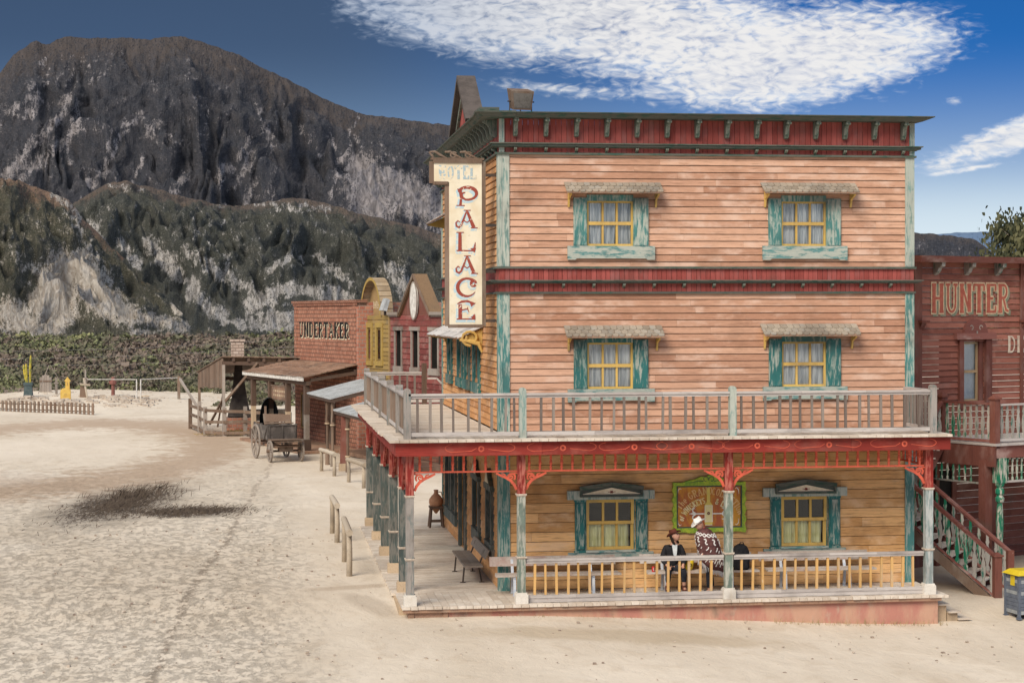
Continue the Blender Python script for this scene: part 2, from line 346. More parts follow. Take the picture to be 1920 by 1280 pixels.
def siding(mb, s0, s1, z0, z1, pitch, holes=(), o=0.0, lap=.024, lmin=2.0, lmax=5.0, clipf=None, gap=.014):
    z = z0
    while z < z1-1e-3:
        zt = min(z+pitch, z1); cuts = sorted({z, zt} | {h[2] for h in holes if z < h[2] < zt} | {h[3] for h in holes if z < h[3] < zt})
        joints = []; x = s0+R.uniform(.5, lmax)
        while x < s1-.4: joints.append(x); x += R.uniform(lmin, lmax)
        rn = [R.random() for _ in range(len(joints)+1)]; jit = R.uniform(-.003, .003)
        for za, zb in zip(cuts[:-1], cuts[1:]):
            zm = (za+zb)/2; segs = [(s0, s1)]
            if clipf: a_, b_ = clipf(zm); segs = [(max(s0, a_), min(s1, b_))]
            for h in holes:
                if h[2] < zm < h[3]:
                    new = []
                    for a, b in segs:
                        if h[1] <= a or h[0] >= b: new.append((a, b)); continue
                        if h[0] > a: new.append((a, h[0]))
                        if h[1] < b: new.append((h[1], b))
                    segs = new
            fa = lambda q: o+lap+jit-(lap-.004)*(q-z)/pitch
            for a, b in segs:
                if b-a < .01: continue
                pts = [a]+[j for j in joints if a+.05 < j < b-.05]+[b]
                for p, q in zip(pts[:-1], pts[1:]):
                    i = sum(1 for j in joints if j < (p+q)/2); g = .0015
                    zl = za+(gap if za == z else 0)
                    mb.hexa([(p+g, o-.03, zl), (q-g, o-.03, zl), (q-g, fa(za), zl), (p+g, fa(za), zl),
                             (p+g, o-.03, zb), (q-g, o-.03, zb), (q-g, fa(zb), zb), (p+g, fa(zb), zb)], rn[i])
        z = zt
def vboards(mb, s0, s1, z0, z1, wdt=.12, o0=-.02, o1=.02):
    s = s0
    while s < s1-.02:
        e = min(s+wdt*R.uniform(.9, 1.1), s1); mb.box((s+.004, o0, z0), (e-.004, o1+R.uniform(-.003, .003), z1)); s = e
def arc(cx, cz, r, a0, a1, n=10, rz=None):
    rz = rz or r; return [(cx+r*math.cos(rad(a0+(a1-a0)*i/n)), cz+rz*math.sin(rad(a0+(a1-a0)*i/n))) for i in range(n+1)]
# ---------------------------------------------------------------- lettering (strokes on a unit cell: width w, height 1)
def G(ch):
    sl = lambda x, z, h=.17: [(x-h, z), (x+h, z)]
    st = lambda x: [[(x, 0), (x, 1)], sl(x, 0), sl(x, 1)]
    g = {'H': (1, st(.2)+st(.8)+[[(.2, .5), (.8, .5)]]), 'U': (1, [[(.2, 1), (.2, .3)]+arc(.5, .3, .3, 180, 360, 8)+[(.8, 1)], sl(.2, 1), sl(.8, 1)]),
         'N': (1, st(.2)+[[(.2, 1), (.8, 0)], [(.8, 0), (.8, 1)], sl(.8, 1)]), 'T': (.95, [[(.48, 0), (.48, 1)], sl(.48, 0), [(.05, .78), (.05, 1), (.9, 1), (.9, .78)]]),
         'E': (.85, st(.2)+[[(.2, 1), (.78, 1), (.78, .78)], [(.2, .5), (.58, .5)], [(.2, 0), (.78, 0), (.78, .22)]]),
         'R': (.95, st(.2)+[[(.2, 1), (.5, 1)]+arc(.5, .76, .24, 90, -90, 8)+[(.2, .52)], [(.45, .52), (.7, .05), (.9, .03)]]),
         'D': (.95, st(.2)+[[(.2, 1), (.45, 1)]+arc(.45, .5, .35, 90, -90, 10, .5)+[(.2, 0)]]), 'K': (.95, st(.2)+[[(.8, 1), (.22, .45)], [(.35, .57), (.82, 0)], sl(.8, 1), sl(.82, 0)]),
         'A': (1, [[(.5, 1), (.15, 0)], [(.5, 1), (.85, 0)], [(.27, .35), (.73, .35)], sl(.15, 0), sl(.85, 0)]), 'L': (.85, st(.2)+[[(.2, 0), (.78, 0), (.78, .25)]]),
         'O': (.95, [arc(.48, .5, .32, 0, 360, 16, .5)]), 'C': (.9, [arc(.48, .5, .34, 45, 315, 14, .5)]), 'G': (.95, [arc(.48, .5, .34, 45, 350, 14, .5)+[(.8, .45), (.55, .45)]]),
         'W': (1.25, [[(.1, 1), (.35, 0), (.62, .9), (.9, 0), (1.15, 1)], sl(.1, 1), sl(1.15, 1)]), 'I': (.5, st(.25)), 'S': (.8, [arc(.4, .74, .27, 30, 270, 9, .26)+arc(.4, .24, .27, 80, -150, 9, .24)]),
         'Y': (.95, [[(.1, 1), (.48, .5), (.85, 1)], [(.48, .5), (.48, 0)], sl(.48, 0)]), '&': (1, [[(.9, 0), (.35, .65)]+arc(.45, .8, .17, 220, -60, 8)+[(.2, .35)]+arc(.42, .24, .24, 170, 340, 8)+[(.85, .5)]]),
         'h': (.75, [[(.15, 0), (.15, 1)], [(.15, .4)]+arc(.38, .35, .2, 150, 0, 6)+[(.58, 0)]]), 'e': (.7, [[(.12, .3), (.56, .3)]+arc(.34, .3, .23, 0, 310, 10, .3)]),
         'o': (.7, [arc(.35, .3, .23, 0, 360, 12, .3)]), 'f': (.5, [[(.22, 0), (.22, .75)]+arc(.4, .75, .18, 180, 60, 5), [(.05, .55), (.42, .55)]]), ' ': (.5, []),
         'B': (.9, st(.2)+[[(.2, 1), (.5, 1)]+arc(.5, .76, .24, 90, -90, 8)+[(.2, .52)], [(.5, .52)]+arc(.5, .26, .26, 90, -90, 8)+[(.2, 0)]]), 'X': (.9, [[(.15, 0), (.8, 1)], [(.8, 0), (.15, 1)]])}
    return g[ch]
def text(mb, s, fn, size, wst, cond=1.0, o=0.03, grow=0.0, thin=None, sp=.12):
    """fn(x, y) maps running text coordinates to the wall"""
    x = 0; k = 0
    for ch in s:
        wd, strokes = G(ch)
        for i, p in enumerate(strokes):
            k += 1; q = p
            if len(p) < 8:
                q = []
                for a, b in zip(p[:-1], p[1:]): q += [(a[0]+(b[0]-a[0])*j/3, a[1]+(b[1]-a[1])*j/3) for j in range(3)]
                q.append(p[-1])
            ver = len(p) == 2 and abs(p[0][0]-p[1][0]) < .01
            ww = wst if ver or not thin else thin
            if grow and len(q) > 1:           # lengthen the ends of outline strokes
                e = grow/size/2
                def ext(a, b): l = math.hypot(a[0]-b[0], a[1]-b[1]) or 1; return (a[0]+(a[0]-b[0])/l*e/cond, a[1]+(a[1]-b[1])/l*e)
                q = [ext(q[0], q[1])]+q[1:-1]+[ext(q[-1], q[-2])]
            mb.ribbon([fn((x+a*cond)*size, b*size) for a, b in q], ww+grow, o+k*.00025)
        x += (wd+sp)*cond
    return x*size
def twidth(s, size, cond, sp=.12): return sum((G(c)[0]+sp)*cond for c in s)*size
# ---------------------------------------------------------------- ground
def sst(a, b, x): t = min(1, max(0, (x-a)/(b-a))); return t*t*(3-2*t)
def gz(x, y):
    z = -.06-.19*sst(3, -1, y)-.42*sst(1, 12, x)*sst(16, -2, y)
    d = ((x+16.5)/10.5)**2+((y-99)/14)**2
    return z+.75*max(0, 1-d)**1.0*1.0 if d < 1 else z
def vnoise(x, y, seed=0):
    xi = np.floor(x).astype(np.int64); yi = np.floor(y).astype(np.int64); xf = x-xi; yf = y-yi
    u = xf*xf*(3-2*xf); v = yf*yf*(3-2*yf)
    def h(a, b):
        n = (a*374761393+b*668265263+seed*1442695041) & 0x7fffffff; n = ((n ^ (n >> 13))*1274126177) & 0x7fffffff
        return ((n ^ (n >> 16)) & 0xffff)/65535.0
    return (h(xi, yi)*(1-u)+h(xi+1, yi)*u)*(1-v)+(h(xi, yi+1)*(1-u)+h(xi+1, yi+1)*u)*v
def fbm(x, y, o=5, seed=0, g=.5):
    s = 0; a = 1; t = 0
    for i in range(o): s = s+a*vnoise(x*2**i+i*17.3, y*2**i+i*9.1, seed+i); t += a; a *= g
    return s/t
def grid_obj(name, X, Y, Z, m, attrs=None, smooth=True):
    ny, nx = X.shape; me = bpy.data.meshes.new(name)
    co = np.stack([X, Y, Z], -1).reshape(-1, 3)
    idx = np.arange(nx*ny).reshape(ny, nx); q = np.stack([idx[:-1, :-1], idx[:-1, 1:], idx[1:, 1:], idx[1:, :-1]], -1).reshape(-1, 4)
    me.vertices.add(len(co)); me.vertices.foreach_set('co', co.astype(np.float32).ravel())
    me.loops.add(q.size); me.loops.foreach_set('vertex_index', q.astype(np.int32).ravel())
    me.polygons.add(len(q)); me.polygons.foreach_set('loop_start', np.arange(0, q.size, 4, dtype=np.int32))
    me.update(calc_edges=True); me.validate()
    if smooth: me.polygons.foreach_set('use_smooth', [True]*len(q))
    for k, v in (attrs or {}).items():
        a = me.attributes.new(k, 'FLOAT', 'POINT'); a.data.foreach_set('value', v.astype(np.float32).ravel())
    me.materials.append(m); o = bpy.data.objects.new(name, me); COL.objects.link(o); o['kind'] = 'structure'; return o
def groundmat():
    def fn(t):
        p = t.co(); x, y, z = t.sep(p)
        big = t.noise(t.scl(p, (.5, .22, 1)), .5, 4, .6, .6); mid = t.noise(t.scl(p, (1.2, .8, 1)), 1.1, 5, .65, .5); fine = t.noise(p, 13, 5, .72, .2); sp = t.noise(t.scl(p, (1, .5, 1)), 4.6, 6, .86, .15)
        c = t.mix(t.ramp(big, .35, .65), (.70, .61, .495), (.60, .51, .40))
        c = t.mix(t.math('MULTIPLY', t.ramp(mid, .5, .72), .45), c, (.50, .40, .29))
        # trampled sand in the open square: shade of hoof-print pits painted as dark flecks
        tr = t.math('MULTIPLY', t.ramp(t.math('ADD', x, t.math('MULTIPLY', big, 3.0)), .6, -2.2), t.ramp(y, 60, 10))
        c = t.mix(t.math('MULTIPLY', t.math('MULTIPLY', t.ramp(sp, .565, .66), t.math('ADD', t.math('MULTIPLY', tr, t.ramp(big, .3, .6)), .05)), .62), c, (.25, .185, .13))
        c = t.mix(t.math('MULTIPLY', t.ramp(fine, .45, .85), .30), c, (.80, .72, .61))
        # trodden brown bands curving through the square
        def ell(cx, cy, rx, ry, rot, soft=.35):
            a, b = math.cos(rad(rot)), math.sin(rad(rot)); dx = t.math('SUBTRACT', x, cx); dy = t.math('SUBTRACT', y, cy)
            u = t.math('DIVIDE', t.math('ADD', t.math('MULTIPLY', dx, a), t.math('MULTIPLY', dy, b)), rx)
            v = t.math('DIVIDE', t.math('SUBTRACT', t.math('MULTIPLY', dy, a), t.math('MULTIPLY', dx, b)), ry)
            d = t.math('SQRT', t.math('ADD', t.math('MULTIPLY', u, u), t.math('MULTIPLY', v, v)))
            return t.math('ADD', d, t.math('MULTIPLY', t.math('SUBTRACT', mid, .5), 1.3))
        ring = t.math('ABSOLUTE', t.math('SUBTRACT', ell(-12.6, 50, 5.4, 15, 0), 1.35))
        c = t.mix(t.math('MULTIPLY', t.ramp(ring, .55, .10), .75), c, (.40, .28, .19))
        c = t.mix(t.math('MULTIPLY', t.ramp(ell(-12.6, 50, 4.4, 10, 0), 1.1, .7), .4), c, (.72, .63, .52))
        c = t.mix(t.math('MULTIPLY', t.ramp(ell(-13.5, 34, 3.0, 4.5, 0), 1.1, .6), .4), c, (.72, .64, .54))
        c = t.mix(t.math('MULTIPLY', t.ramp(ell(-13, 30, 5, 4, 10), 1.1, .6), .30), c, (.38, .27, .18))
        # damp dark stains
        dk = t.math('MAXIMUM', t.ramp(t.math('ADD', ell(-7.7, 23.5, 1.9, 7.5, -8), t.math('MULTIPLY', t.math('SUBTRACT', sp, .5), 3.0)), 1.25, .45),
                    t.ramp(t.math('ADD', ell(-5.3, 20.6, 2.0, 1.9, 10), t.math('MULTIPLY', t.math('SUBTRACT', sp, .5), 3.0)), 1.2, .5))
        c = t.mix(t.math('MULTIPLY', t.math('MULTIPLY', dk, t.ramp(sp, .34, .50)), .96), c, (.075, .055, .042))
        c = t.mix(t.math('MULTIPLY', t.ramp(ell(4.2, -2.3, 3.8, 1.1, -6), 1.1, .5), .5), c, (.42, .32, .20))
        c = t.mix(t.math('MULTIPLY', t.ramp(ell(-1.0, 3.4, 1.3, .4, 20), 1.1, .5), .5), c, (.40, .30, .21))
        c = t.mix(t.math('MULTIPLY', t.ramp(ell(-.65, 1.2, .45, 1.6, 18), 1.1, .5), .45), c, (.36, .29, .22))
        # wheel rut along the street
        rut = t.math('ABSOLUTE', t.math('ADD', t.math('SUBTRACT', x, t.math('MULTIPLY', y, .055)), t.math('ADD', 4.35, t.math('MULTIPLY', big, .8))))
        c = t.mix(t.math('MULTIPLY', t.math('MULTIPLY', t.ramp(rut, .16, .03), t.ramp(sp, .42, .55)), .6), c, (.30, .23, .17))
        # scrub land beyond the town
        fy = t.ramp(t.math('ADD', t.math('SUBTRACT', y, t.math('MULTIPLY', x, .35)), t.math('MULTIPLY', mid, 14)), 124, 132)
        s1 = t.noise(t.scl(p, (.05, .05, .05)), 1.0, 5, .65); s2 = t.noise(t.scl(p, (.5, .35, 1)), 1.0, 4, .7)
        sc = t.mix(t.ramp(s1, .4, .6), (.20, .145, .11), (.40, .30, .235)); sc = t.mix(t.math('MULTIPLY', t.ramp(s2, .42, .58), .75), sc, (.10, .092, .058))
        c = t.mix(fy, c, sc)
        h = t.math('ADD', t.math('MULTIPLY', t.ramp(sp, .68, .46), t.math('ADD', t.math('MULTIPLY', tr, .7), .12)), t.math('ADD', t.math('MULTIPLY', fine, .12), t.math('MULTIPLY', mid, 1.4)))
        return c, h
    return mat('dry_sandy_ground', fn, .95, .035)
def build_ground():
    xs = np.unique(np.concatenate([np.array([-9000, -5000, -2500, -1200, -600, -300, -160, -90]), np.arange(-60, 40, .5), np.array([60, 100, 200, 400, 900, 2000, 5000, 9000])]))
    ys = np.unique(np.concatenate([np.array([-4000, -1500, -500, -200, -100]), np.arange(-44, 135, .5), np.array([150, 180, 220, 300, 450, 700, 1200, 2500, 6000, 14000])]))
    X, Y = np.meshgrid(xs, ys); Z = np.vectorize(gz)(X, Y)
    near = np.exp(-((X+10)/60)**4)*np.exp(-((Y-30)/110)**6)
    Z = Z+near*((fbm(X*.35, Y*.35, 4, 3)-.5)*.10)*(1-np.clip(1-np.abs(X-6)/9, 0, 1)*np.clip(1-np.abs(Y-8)/10, 0, 1))
    return grid_obj('ground', X, Y, Z, groundmat())
build_ground()
# ---------------------------------------------------------------- mountains and hills
def pxdir(u): return rad(7.6)+np.arctan((u-960)/3494)
def hillmat(name, scrub1, scrub2, pale1, pale2, rocky, bsc, dot):
    def fn(t):
        uv = t.comb(t.attr('hu'), t.attr('hv'), 0.0); p = t.co()
        pale = t.attr('pale'); top = t.attr('top')
        st = t.noise(t.scl(uv, (2.4, 1.0, 1), (0, 0, 0), (0, 0, rad(-24))), 4.2*bsc, 5, .68, 1.6); mott = t.noise(uv, 5*bsc, 5, .65); fine = t.noise(uv, 45*bsc, 3, .7)
        c = t.mix(t.ramp(mott, .35, .65), scrub1, scrub2)
        c = t.mix(t.math('MULTIPLY', t.ramp(fine, .5, .72), .45), c, pale2)
        c = t.mix(t.math('MULTIPLY', t.ramp(t.math('ADD', top, t.math('MULTIPLY', st, .8)), .75, 1.15), .7), c, rocky)
        pc = t.mix(t.ramp(st, .38, .62), pale2, pale1)
        k = t.math('ADD', pale, t.math('MULTIPLY', t.math('SUBTRACT', st, .5), 1.9)); k = t.math('ADD', k, t.math('MULTIPLY', t.math('SUBTRACT', mott, .5), 1.8))
        k = t.math('ADD', k, t.math('MULTIPLY', t.math('SUBTRACT', fine, .5), 1.0))
        k = t.math('ADD', k, t.math('MULTIPLY', t.math('SUBTRACT', t.noise(t.scl(uv, (1.5, .8, 1), (4, 2, 0)), 15*bsc, 4, .7, .6), .5), 1.7))
        c = t.mix(t.math('MULTIPLY', t.ramp(k, .20, .85), .9), c, pc)
        v = t.vor(uv, dot); dm = t.math('MULTIPLY', t.ramp(v.outputs['Distance'], .44, .26), t.ramp(t.sep(v.outputs['Color'])[0], .25, .45))
        core = t.ramp(pale, 1.0, 1.6)
        dm = t.math('MULTIPLY', dm, t.math('SUBTRACT', 1.0, t.math('MULTIPLY', core, .9)))
        c = t.mix(t.math('MULTIPLY', dm, .85), c, tuple(k*.85 for k in scrub1))
        return c, t.math('ADD', t.math('MULTIPLY', st, 1.0), t.math('MULTIPLY', mott, .7))
    return fn
def hill(name, sky, r0, r1, zfoot, u0, u1, nu, nr, pal, caps=(), A=.12, seed=1, pw=1.25, bump=6, gs=60, rfun=None, jag=1.5, slant=.8):
    u = np.linspace(u0, u1, nu); s = np.concatenate([np.linspace(0, 1, nr), 1+np.linspace(.02, .6, 14)])
    U, Sg = np.meshgrid(u, s)
    sv_ = np.interp(u, [a for a, b in sky], [b for a, b in sky])+(fbm(u/14.0, u*0+seed, 5, seed, .6)-.5)*jag*6
    R1 = np.full_like(u, r1) if rfun is None else rfun(u)
    zr = 6.19+R1*(588-sv_)/np.sqrt(3494**2+(u-960)**2)
    r = r0+(R1-r0)[None, :]*Sg; H = (zr-zfoot)[None, :]
    sc = np.clip(Sg, 0, 1)
    VV = Sg*3.0
    w1 = (fbm(U/150.0, VV*.8, 4, seed+5)-.5); w2 = (fbm(U/150.0+9, VV*.8+5, 4, seed+6)-.5)
    gx = U/gs+w1*4.2+slant*Sg; gy = VV*.55+w2*2.4
    rd = lambda a, b, sd, o=5: 1-np.abs(2*fbm(a, b, o, sd, .5)-1)*2.0
    ridg = rd(gx, gy, seed+9); mid = rd(gx*2.3+3, gy*2.1, seed+10, 4); fine = rd(gx*5.1, gy*3.6+7, seed+11, 4)
    env = np.clip(sc*(1-sc)*4, 0, 1)**.9
    Zp = zfoot+H*(sc**pw)+H*A*env*(ridg*.85+mid*.42+fine*.12-.5)
    back = np.clip(Sg-1, 0, 1); Z = Zp-H*back*1.3
    PH = pxdir(U); X = CAM.x+r*np.sin(PH); Y = CAM.y+r*np.cos(PH)
    D = r*np.cos(PH-rad(7.6)); V = 588-(Z-6.19)/D*3494
    P = np.zeros_like(U)-.32
    P += np.clip(ridg-.35, 0, 1)*.30*env*(1-sc*.5)+np.clip(mid-.3, 0, 1)*.55*env
    jx = (fbm(U/11, V/16, 4, seed+30)-.5)*26; jz = (fbm(U/13, V/9, 4, seed+31)-.5)*26
    for (a, b, c, d, wd, amp) in caps:
        L2 = (c-a)**2+(d-b)**2+1e-6; tt = np.clip(((U-a)*(c-a)+(V-b)*(d-b))/L2, 0, 1)
        dd = np.hypot(U-a-tt*(c-a)+jx, V-b-tt*(d-b)+jz); P = np.maximum(P, (amp*1.32*np.exp(-(dd/(wd*1.4))**2)-.30))
    m = mat(name+'_soil', hillmat(name, *pal, .9), .95, bump) if False else mat(name+'_soil', hillmat(name, *pal), .95, bump)
    return grid_obj(name, X, Y, Z, m, {'hu': U/100, 'hv': V/100, 'pale': P, 'top': np.clip((sc-.55)*1.8, 0, 1)})
def terrain():
    sky1 = [(-700, 330), (-200, 200), (-60, 160), (0, 138), (15, 118), (30, 100), (50, 88), (70, 74), (90, 82), (105, 76), (130, 68), (200, 70), (250, 69), (285, 74), (295, 69), (340, 68), (380, 78), (440, 98), (500, 128), (560, 158), (620, 190), (680, 212), (740, 220), (800, 228), (850, 236),
            (1000, 262), (1200, 300), (1400, 360), (1600, 410), (1715, 436), (1760, 442), (1800, 446), (1830, 452), (1862, 476), (1900, 510), (2100, 540), (2600, 560)]
    sm = [(20, 320, 70, 262, 9), (0, 350, 40, 300, 10), (40, 330, 110, 270, 9), (75, 262, 130, 188, 9), (60, 215, 75, 180, 8), (30, 205, 60, 178, 8), (130, 262, 155, 195, 7), (85, 300, 125, 268, 8), (122, 270, 138, 300, 5),
          (205, 300, 232, 235, 6), (210, 262, 262, 215, 6), (172, 340, 200, 318, 9), (255, 335, 270, 300, 6), (278, 250, 300, 228, 9), (325, 360, 345, 330, 8), (405, 330, 432, 312, 8), (452, 290, 470, 262, 7), (440, 350, 475, 290, 6),
          (480, 190, 520, 280, 4), (615, 250, 640, 300, 4), (560, 235, 610, 300, 3), (410, 345, 425, 310, 7), (465, 375, 480, 340, 8), (0, 430, 60, 275, 3), (620, 360, 680, 200, 3), (660, 250, 700, 300, 4), (385, 140, 390, 230, 2)]
    caps = [(*a, .95) for a in sm]+[(690, 340, 700, 380, 34, 1.5), (740, 355, 830, 390, 30, 1.35), (665, 310, 740, 330, 14, 1.4), (790, 380, 850, 420, 18, 1.2)]
    caps += [(60+i*22, 165-i*3, 90+i*24, 105-i*1, 4, .62) for i in range(7)]
    hill('far_mountain', sky1, 1500, 2900, 20, -700, 2600, 1100, 230,
         ((.030, .032, .040), (.052, .050, .056), (.34, .31, .31), (.16, .145, .145), (.085, .065, .054), .8, 26), caps, A=.10, seed=4, bump=7, gs=150, jag=1.2, pw=1.1, slant=-.9)
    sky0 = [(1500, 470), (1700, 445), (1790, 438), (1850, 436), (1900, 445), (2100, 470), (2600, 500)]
    hill('hazy_distant_range', sky0, 6000, 8000, 0, 1500, 2600, 200, 30, ((.10, .16, .26), (.12, .18, .28), (.16, .22, .32), (.14, .2, .3), (.12, .18, .28), .8, 20), (), A=.05, seed=8, bump=5, jag=.6)  # blue haze of distance painted into the soil and scrub colours
    sky2 = [(-700, 420), (60, 400), (120, 392), (148, 374), (170, 360), (190, 349), (215, 340), (240, 337), (262, 344), (290, 350), (340, 365), (400, 380), (450, 386), (500, 376), (560, 369), (620, 382), (680, 400), (760, 418), (840, 442), (1000, 480), (1300, 520), (1600, 535), (1900, 545), (2600, 560)]
    caps = [(150, 405, 200, 450, 7, .9), (225, 455, 265, 490, 9, 1.0), (280, 455, 330, 500, 12, 1.15), (300, 490, 375, 545, 10, 1.15), (345, 465, 400, 500, 9, .9), (390, 500, 470, 540, 11, .95), (405, 470, 440, 500, 5, .7),
            (510, 505, 550, 475, 7, 1.0), (550, 475, 570, 490, 4, .8), (595, 475, 655, 530, 8, .85), (470, 570, 540, 535, 13, 1.15), (540, 540, 660, 555, 10, 1.1), (480, 600, 560, 590, 14, 1.1), (360, 550, 420, 590, 10, 1.1), (735, 500, 770, 560, 16, .95),
            (700, 520, 720, 580, 8, .7), (500, 610, 640, 600, 10, 1.0), (330, 340, 420, 385, 5, .6), (480, 380, 620, 388, 7, .7), (200, 345, 270, 352, 5, .6), (420, 600, 455, 612, 8, 1.1), (660, 610, 760, 590, 12, .9)]
    hill('scrub_hills', sky2, 520, 1250, 0, -700, 2600, 1000, 240,
         ((.034, .037, .029), (.060, .060, .048), (.50, .47, .44), (.25, .23, .21), (.13, .088, .066), 1.0, 34), caps, A=.22, seed=21, bump=2, gs=160, jag=1.1, pw=1.2, slant=1.2)
    sky3 = [(-700, 380), (-200, 345), (0, 333), (40, 338), (75, 350), (105, 362), (130, 372), (150, 395), (150, 402), (175, 425), (210, 462), (260, 505), (320, 545), (380, 580), (440, 603), (520, 618), (600, 630), (700, 640)]
    caps = [(105, 360, 148, 400, 9, .85), (130, 400, 165, 450, 9, .7), (165, 455, 200, 520, 9, .75), (120, 500, 105, 590, 26, 1.7), (150, 495, 190, 560, 24, 1.7), (85, 520, 90, 600, 16, 1.5), (15, 580, 55, 612, 18, 1.6), (60, 560, 110, 620, 10, 1.5),
            (190, 560, 245, 590, 18, 1.5), (30, 485, 60, 500, 9, .8), (265, 590, 340, 610, 11, 1.15), (330, 575, 390, 602, 8, 1.05), (0, 610, 60, 622, 10, 1.2), (240, 620, 330, 628, 6, 1.0), (10, 450, 45, 440, 6, .5)]
    hill('near_hill', sky3, 420, 760, -1, -700, 700, 620, 200,
         ((.040, .042, .028), (.080, .074, .052), (.52, .475, .42), (.34, .29, .24), (.24, .14, .09), 1.0, 30), caps, A=.24, seed=33, bump=1.6, gs=150, jag=1.2, pw=1.1, slant=1.6)
terrain()
# scrub plain: thousands of bushes beyond the cemetery
def scrub():
    rs = np.random.RandomState(5); V = []; RN = []; TN = []
    N = 9000
    rr = 128+(rs.rand(N)**1.0)*335; ph = rad(7.6)+np.arctan((rs.uniform(-500, 2500, N)*.5+rs.uniform(-300, 900, N)*.5-960)/3494)
    ph = np.where(rs.rand(N) < .72, rad(7.6)+np.arctan((rs.uniform(-120, 900, N)-960)/3494), ph)
    bx = CAM.x+rr*np.sin(ph); by = CAM.y+rr*np.cos(ph)
    den = fbm(bx*.045, by*.022, 4, 3); keep = (den > np.where(rr < 215, .27, .37)+.06*rs.rand(N)) & ~((by-.35*bx > 246) & (by-.35*bx < 262) & (fbm(bx*.06, by*.06, 3, 8) > .34))
    keep &= ~((bx > 4) & (by < 110)); keep &= (((bx+16.5)/12.5)**2+((by-99)/17)**2) > 1
    bx, by = bx[keep], by[keep]; n = len(bx); RR = rr[keep]
    sz = (rs.uniform(.25, .85, n)+.9*rs.rand(n)**6)*(1+rr[keep]/500); sz[by < 125] *= .8
    tone = np.clip(fbm(bx*.05+40, by*.03, 3, 12)*1.6-.42+rs.normal(0, .20, n), 0, 1)
    K = 110
    for i in range(n):
        th = rs.uniform(0, 2*PI, K); cz = rs.rand(K); q = np.sqrt(1-cz**2)*rs.uniform(.55, 1.05, K)
        lump = 1+.35*np.sin(th*3+i)
        c = np.stack([bx[i]+np.cos(th)*q*sz[i]*1.15*lump, by[i]+np.sin(th)*q*sz[i]*1.15*lump, -.1+cz*sz[i]*.95*rs.uniform(.7, 1.05, K)], -1)
        a = rs.normal(size=(K, 3)); b = rs.normal(size=(K, 3)); l = rs.uniform(.035, .085, K)[:, None]*(.6+sz[i]*.6)*(1+RR[i]/260)
        a = a/np.linalg.norm(a, axis=1)[:, None]*l; b = b/np.linalg.norm(b, axis=1)[:, None]*l*.7
        V.append(np.stack([c-a-b, c+a-b, c+a+b, c-a+b], 1).reshape(-1, 3)); TN.append(np.full(K, tone[i])+rs.normal(0, .08, K))
    V = np.concatenate(V); T = np.concatenate(TN); nf = len(T); me = bpy.data.meshes.new('scrub_bushes')
    me.vertices.add(len(V)); me.vertices.foreach_set('co', V.astype(np.float32).ravel()); me.loops.add(len(V)); me.loops.foreach_set('vertex_index', np.arange(len(V), dtype=np.int32))
    me.polygons.add(nf); me.polygons.foreach_set('loop_start', np.arange(0, len(V), 4, dtype=np.int32)); me.update(calc_edges=True)
    a = me.attributes.new('rnd', 'FLOAT', 'FACE'); a.data.foreach_set('value', T.astype(np.float32))
    def fn(t):
        r = t.attr('rnd'); c = t.mix(t.ramp(r, .1, .45), (.20, .155, .125), (.135, .130, .085)); c = t.mix(t.ramp(r, .45, .8), c, (.20, .215, .105)); return t.mix(t.ramp(r, .8, 1.0), c, (.32, .31, .15))
    me.materials.append(mat('scrub_leaves', fn, .9)); o = bpy.data.objects.new('scrub_bushes', me); COL.objects.link(o)
    tag(o, 'low green and brown desert scrub covering the plain below the hills', 'bushes', kind='stuff')
scrub()
# ================================================================ HOTEL
FF = Fr((0, 1.9, 0), (1, 0), (0, -1)); FS = Fr((2.28, 0, 0), (0, 1), (-1, 0))
HX1, HYB = 11.87, 15.2
hotel = thing('hotel_building', 'large three-storey timber hotel with salmon clapboards, red frieze, teal trim and wraparound porch', 'hotel', (2.28, 1.9, 0))
WU = [(4.21, 5.34, 7.70, 8.76), (8.70, 9.82, 7.71, 8.77)]; WM = [(4.21, 5.33, 4.49, 5.58), (8.71, 9.82, 4.51, 5.58)]; WL = [(4.20, 5.33, .88, 2.02), (8.71, 9.82, .88, 2.02)]
def front_wall():
    mb = MB(FF); siding(mb, 2.30, 11.86, 3.56, 6.66, .155, WM); siding(mb, 2.30, 11.86, 7.20, 9.80, .155, WU); mb.build('upper_wall', M['siding'], hotel)
    mb = MB(FF); siding(mb, 2.30, 11.86, 0, 3.3, .215, WL, lap=.02); mb.build('lower_wall', M['siding_low'], hotel)
SW = [(y-.42, y+.42, 4.45, 5.52) for y in (13.0, 10.75, 8.55, 6.3)]; SW = [(5.75, 6.75, 4.6, 5.5), (7.95, 8.75, 4.6, 5.5), (9.65, 10.5, 4.6, 5.5), (12.4, 13.2, 4.6, 5.5)]
SW3 = [(a, b, 7.75, 8.75) for a, b, _, _ in SW]
SG = [(3.15, 3.95, .95, 2.1), (5.75, 6.75, .95, 2.1), (8.85, 10.1, 0.02, 2.55), (11.3, 12.2, .75, 2.4), (12.8, 13.8, .75, 2.4)]
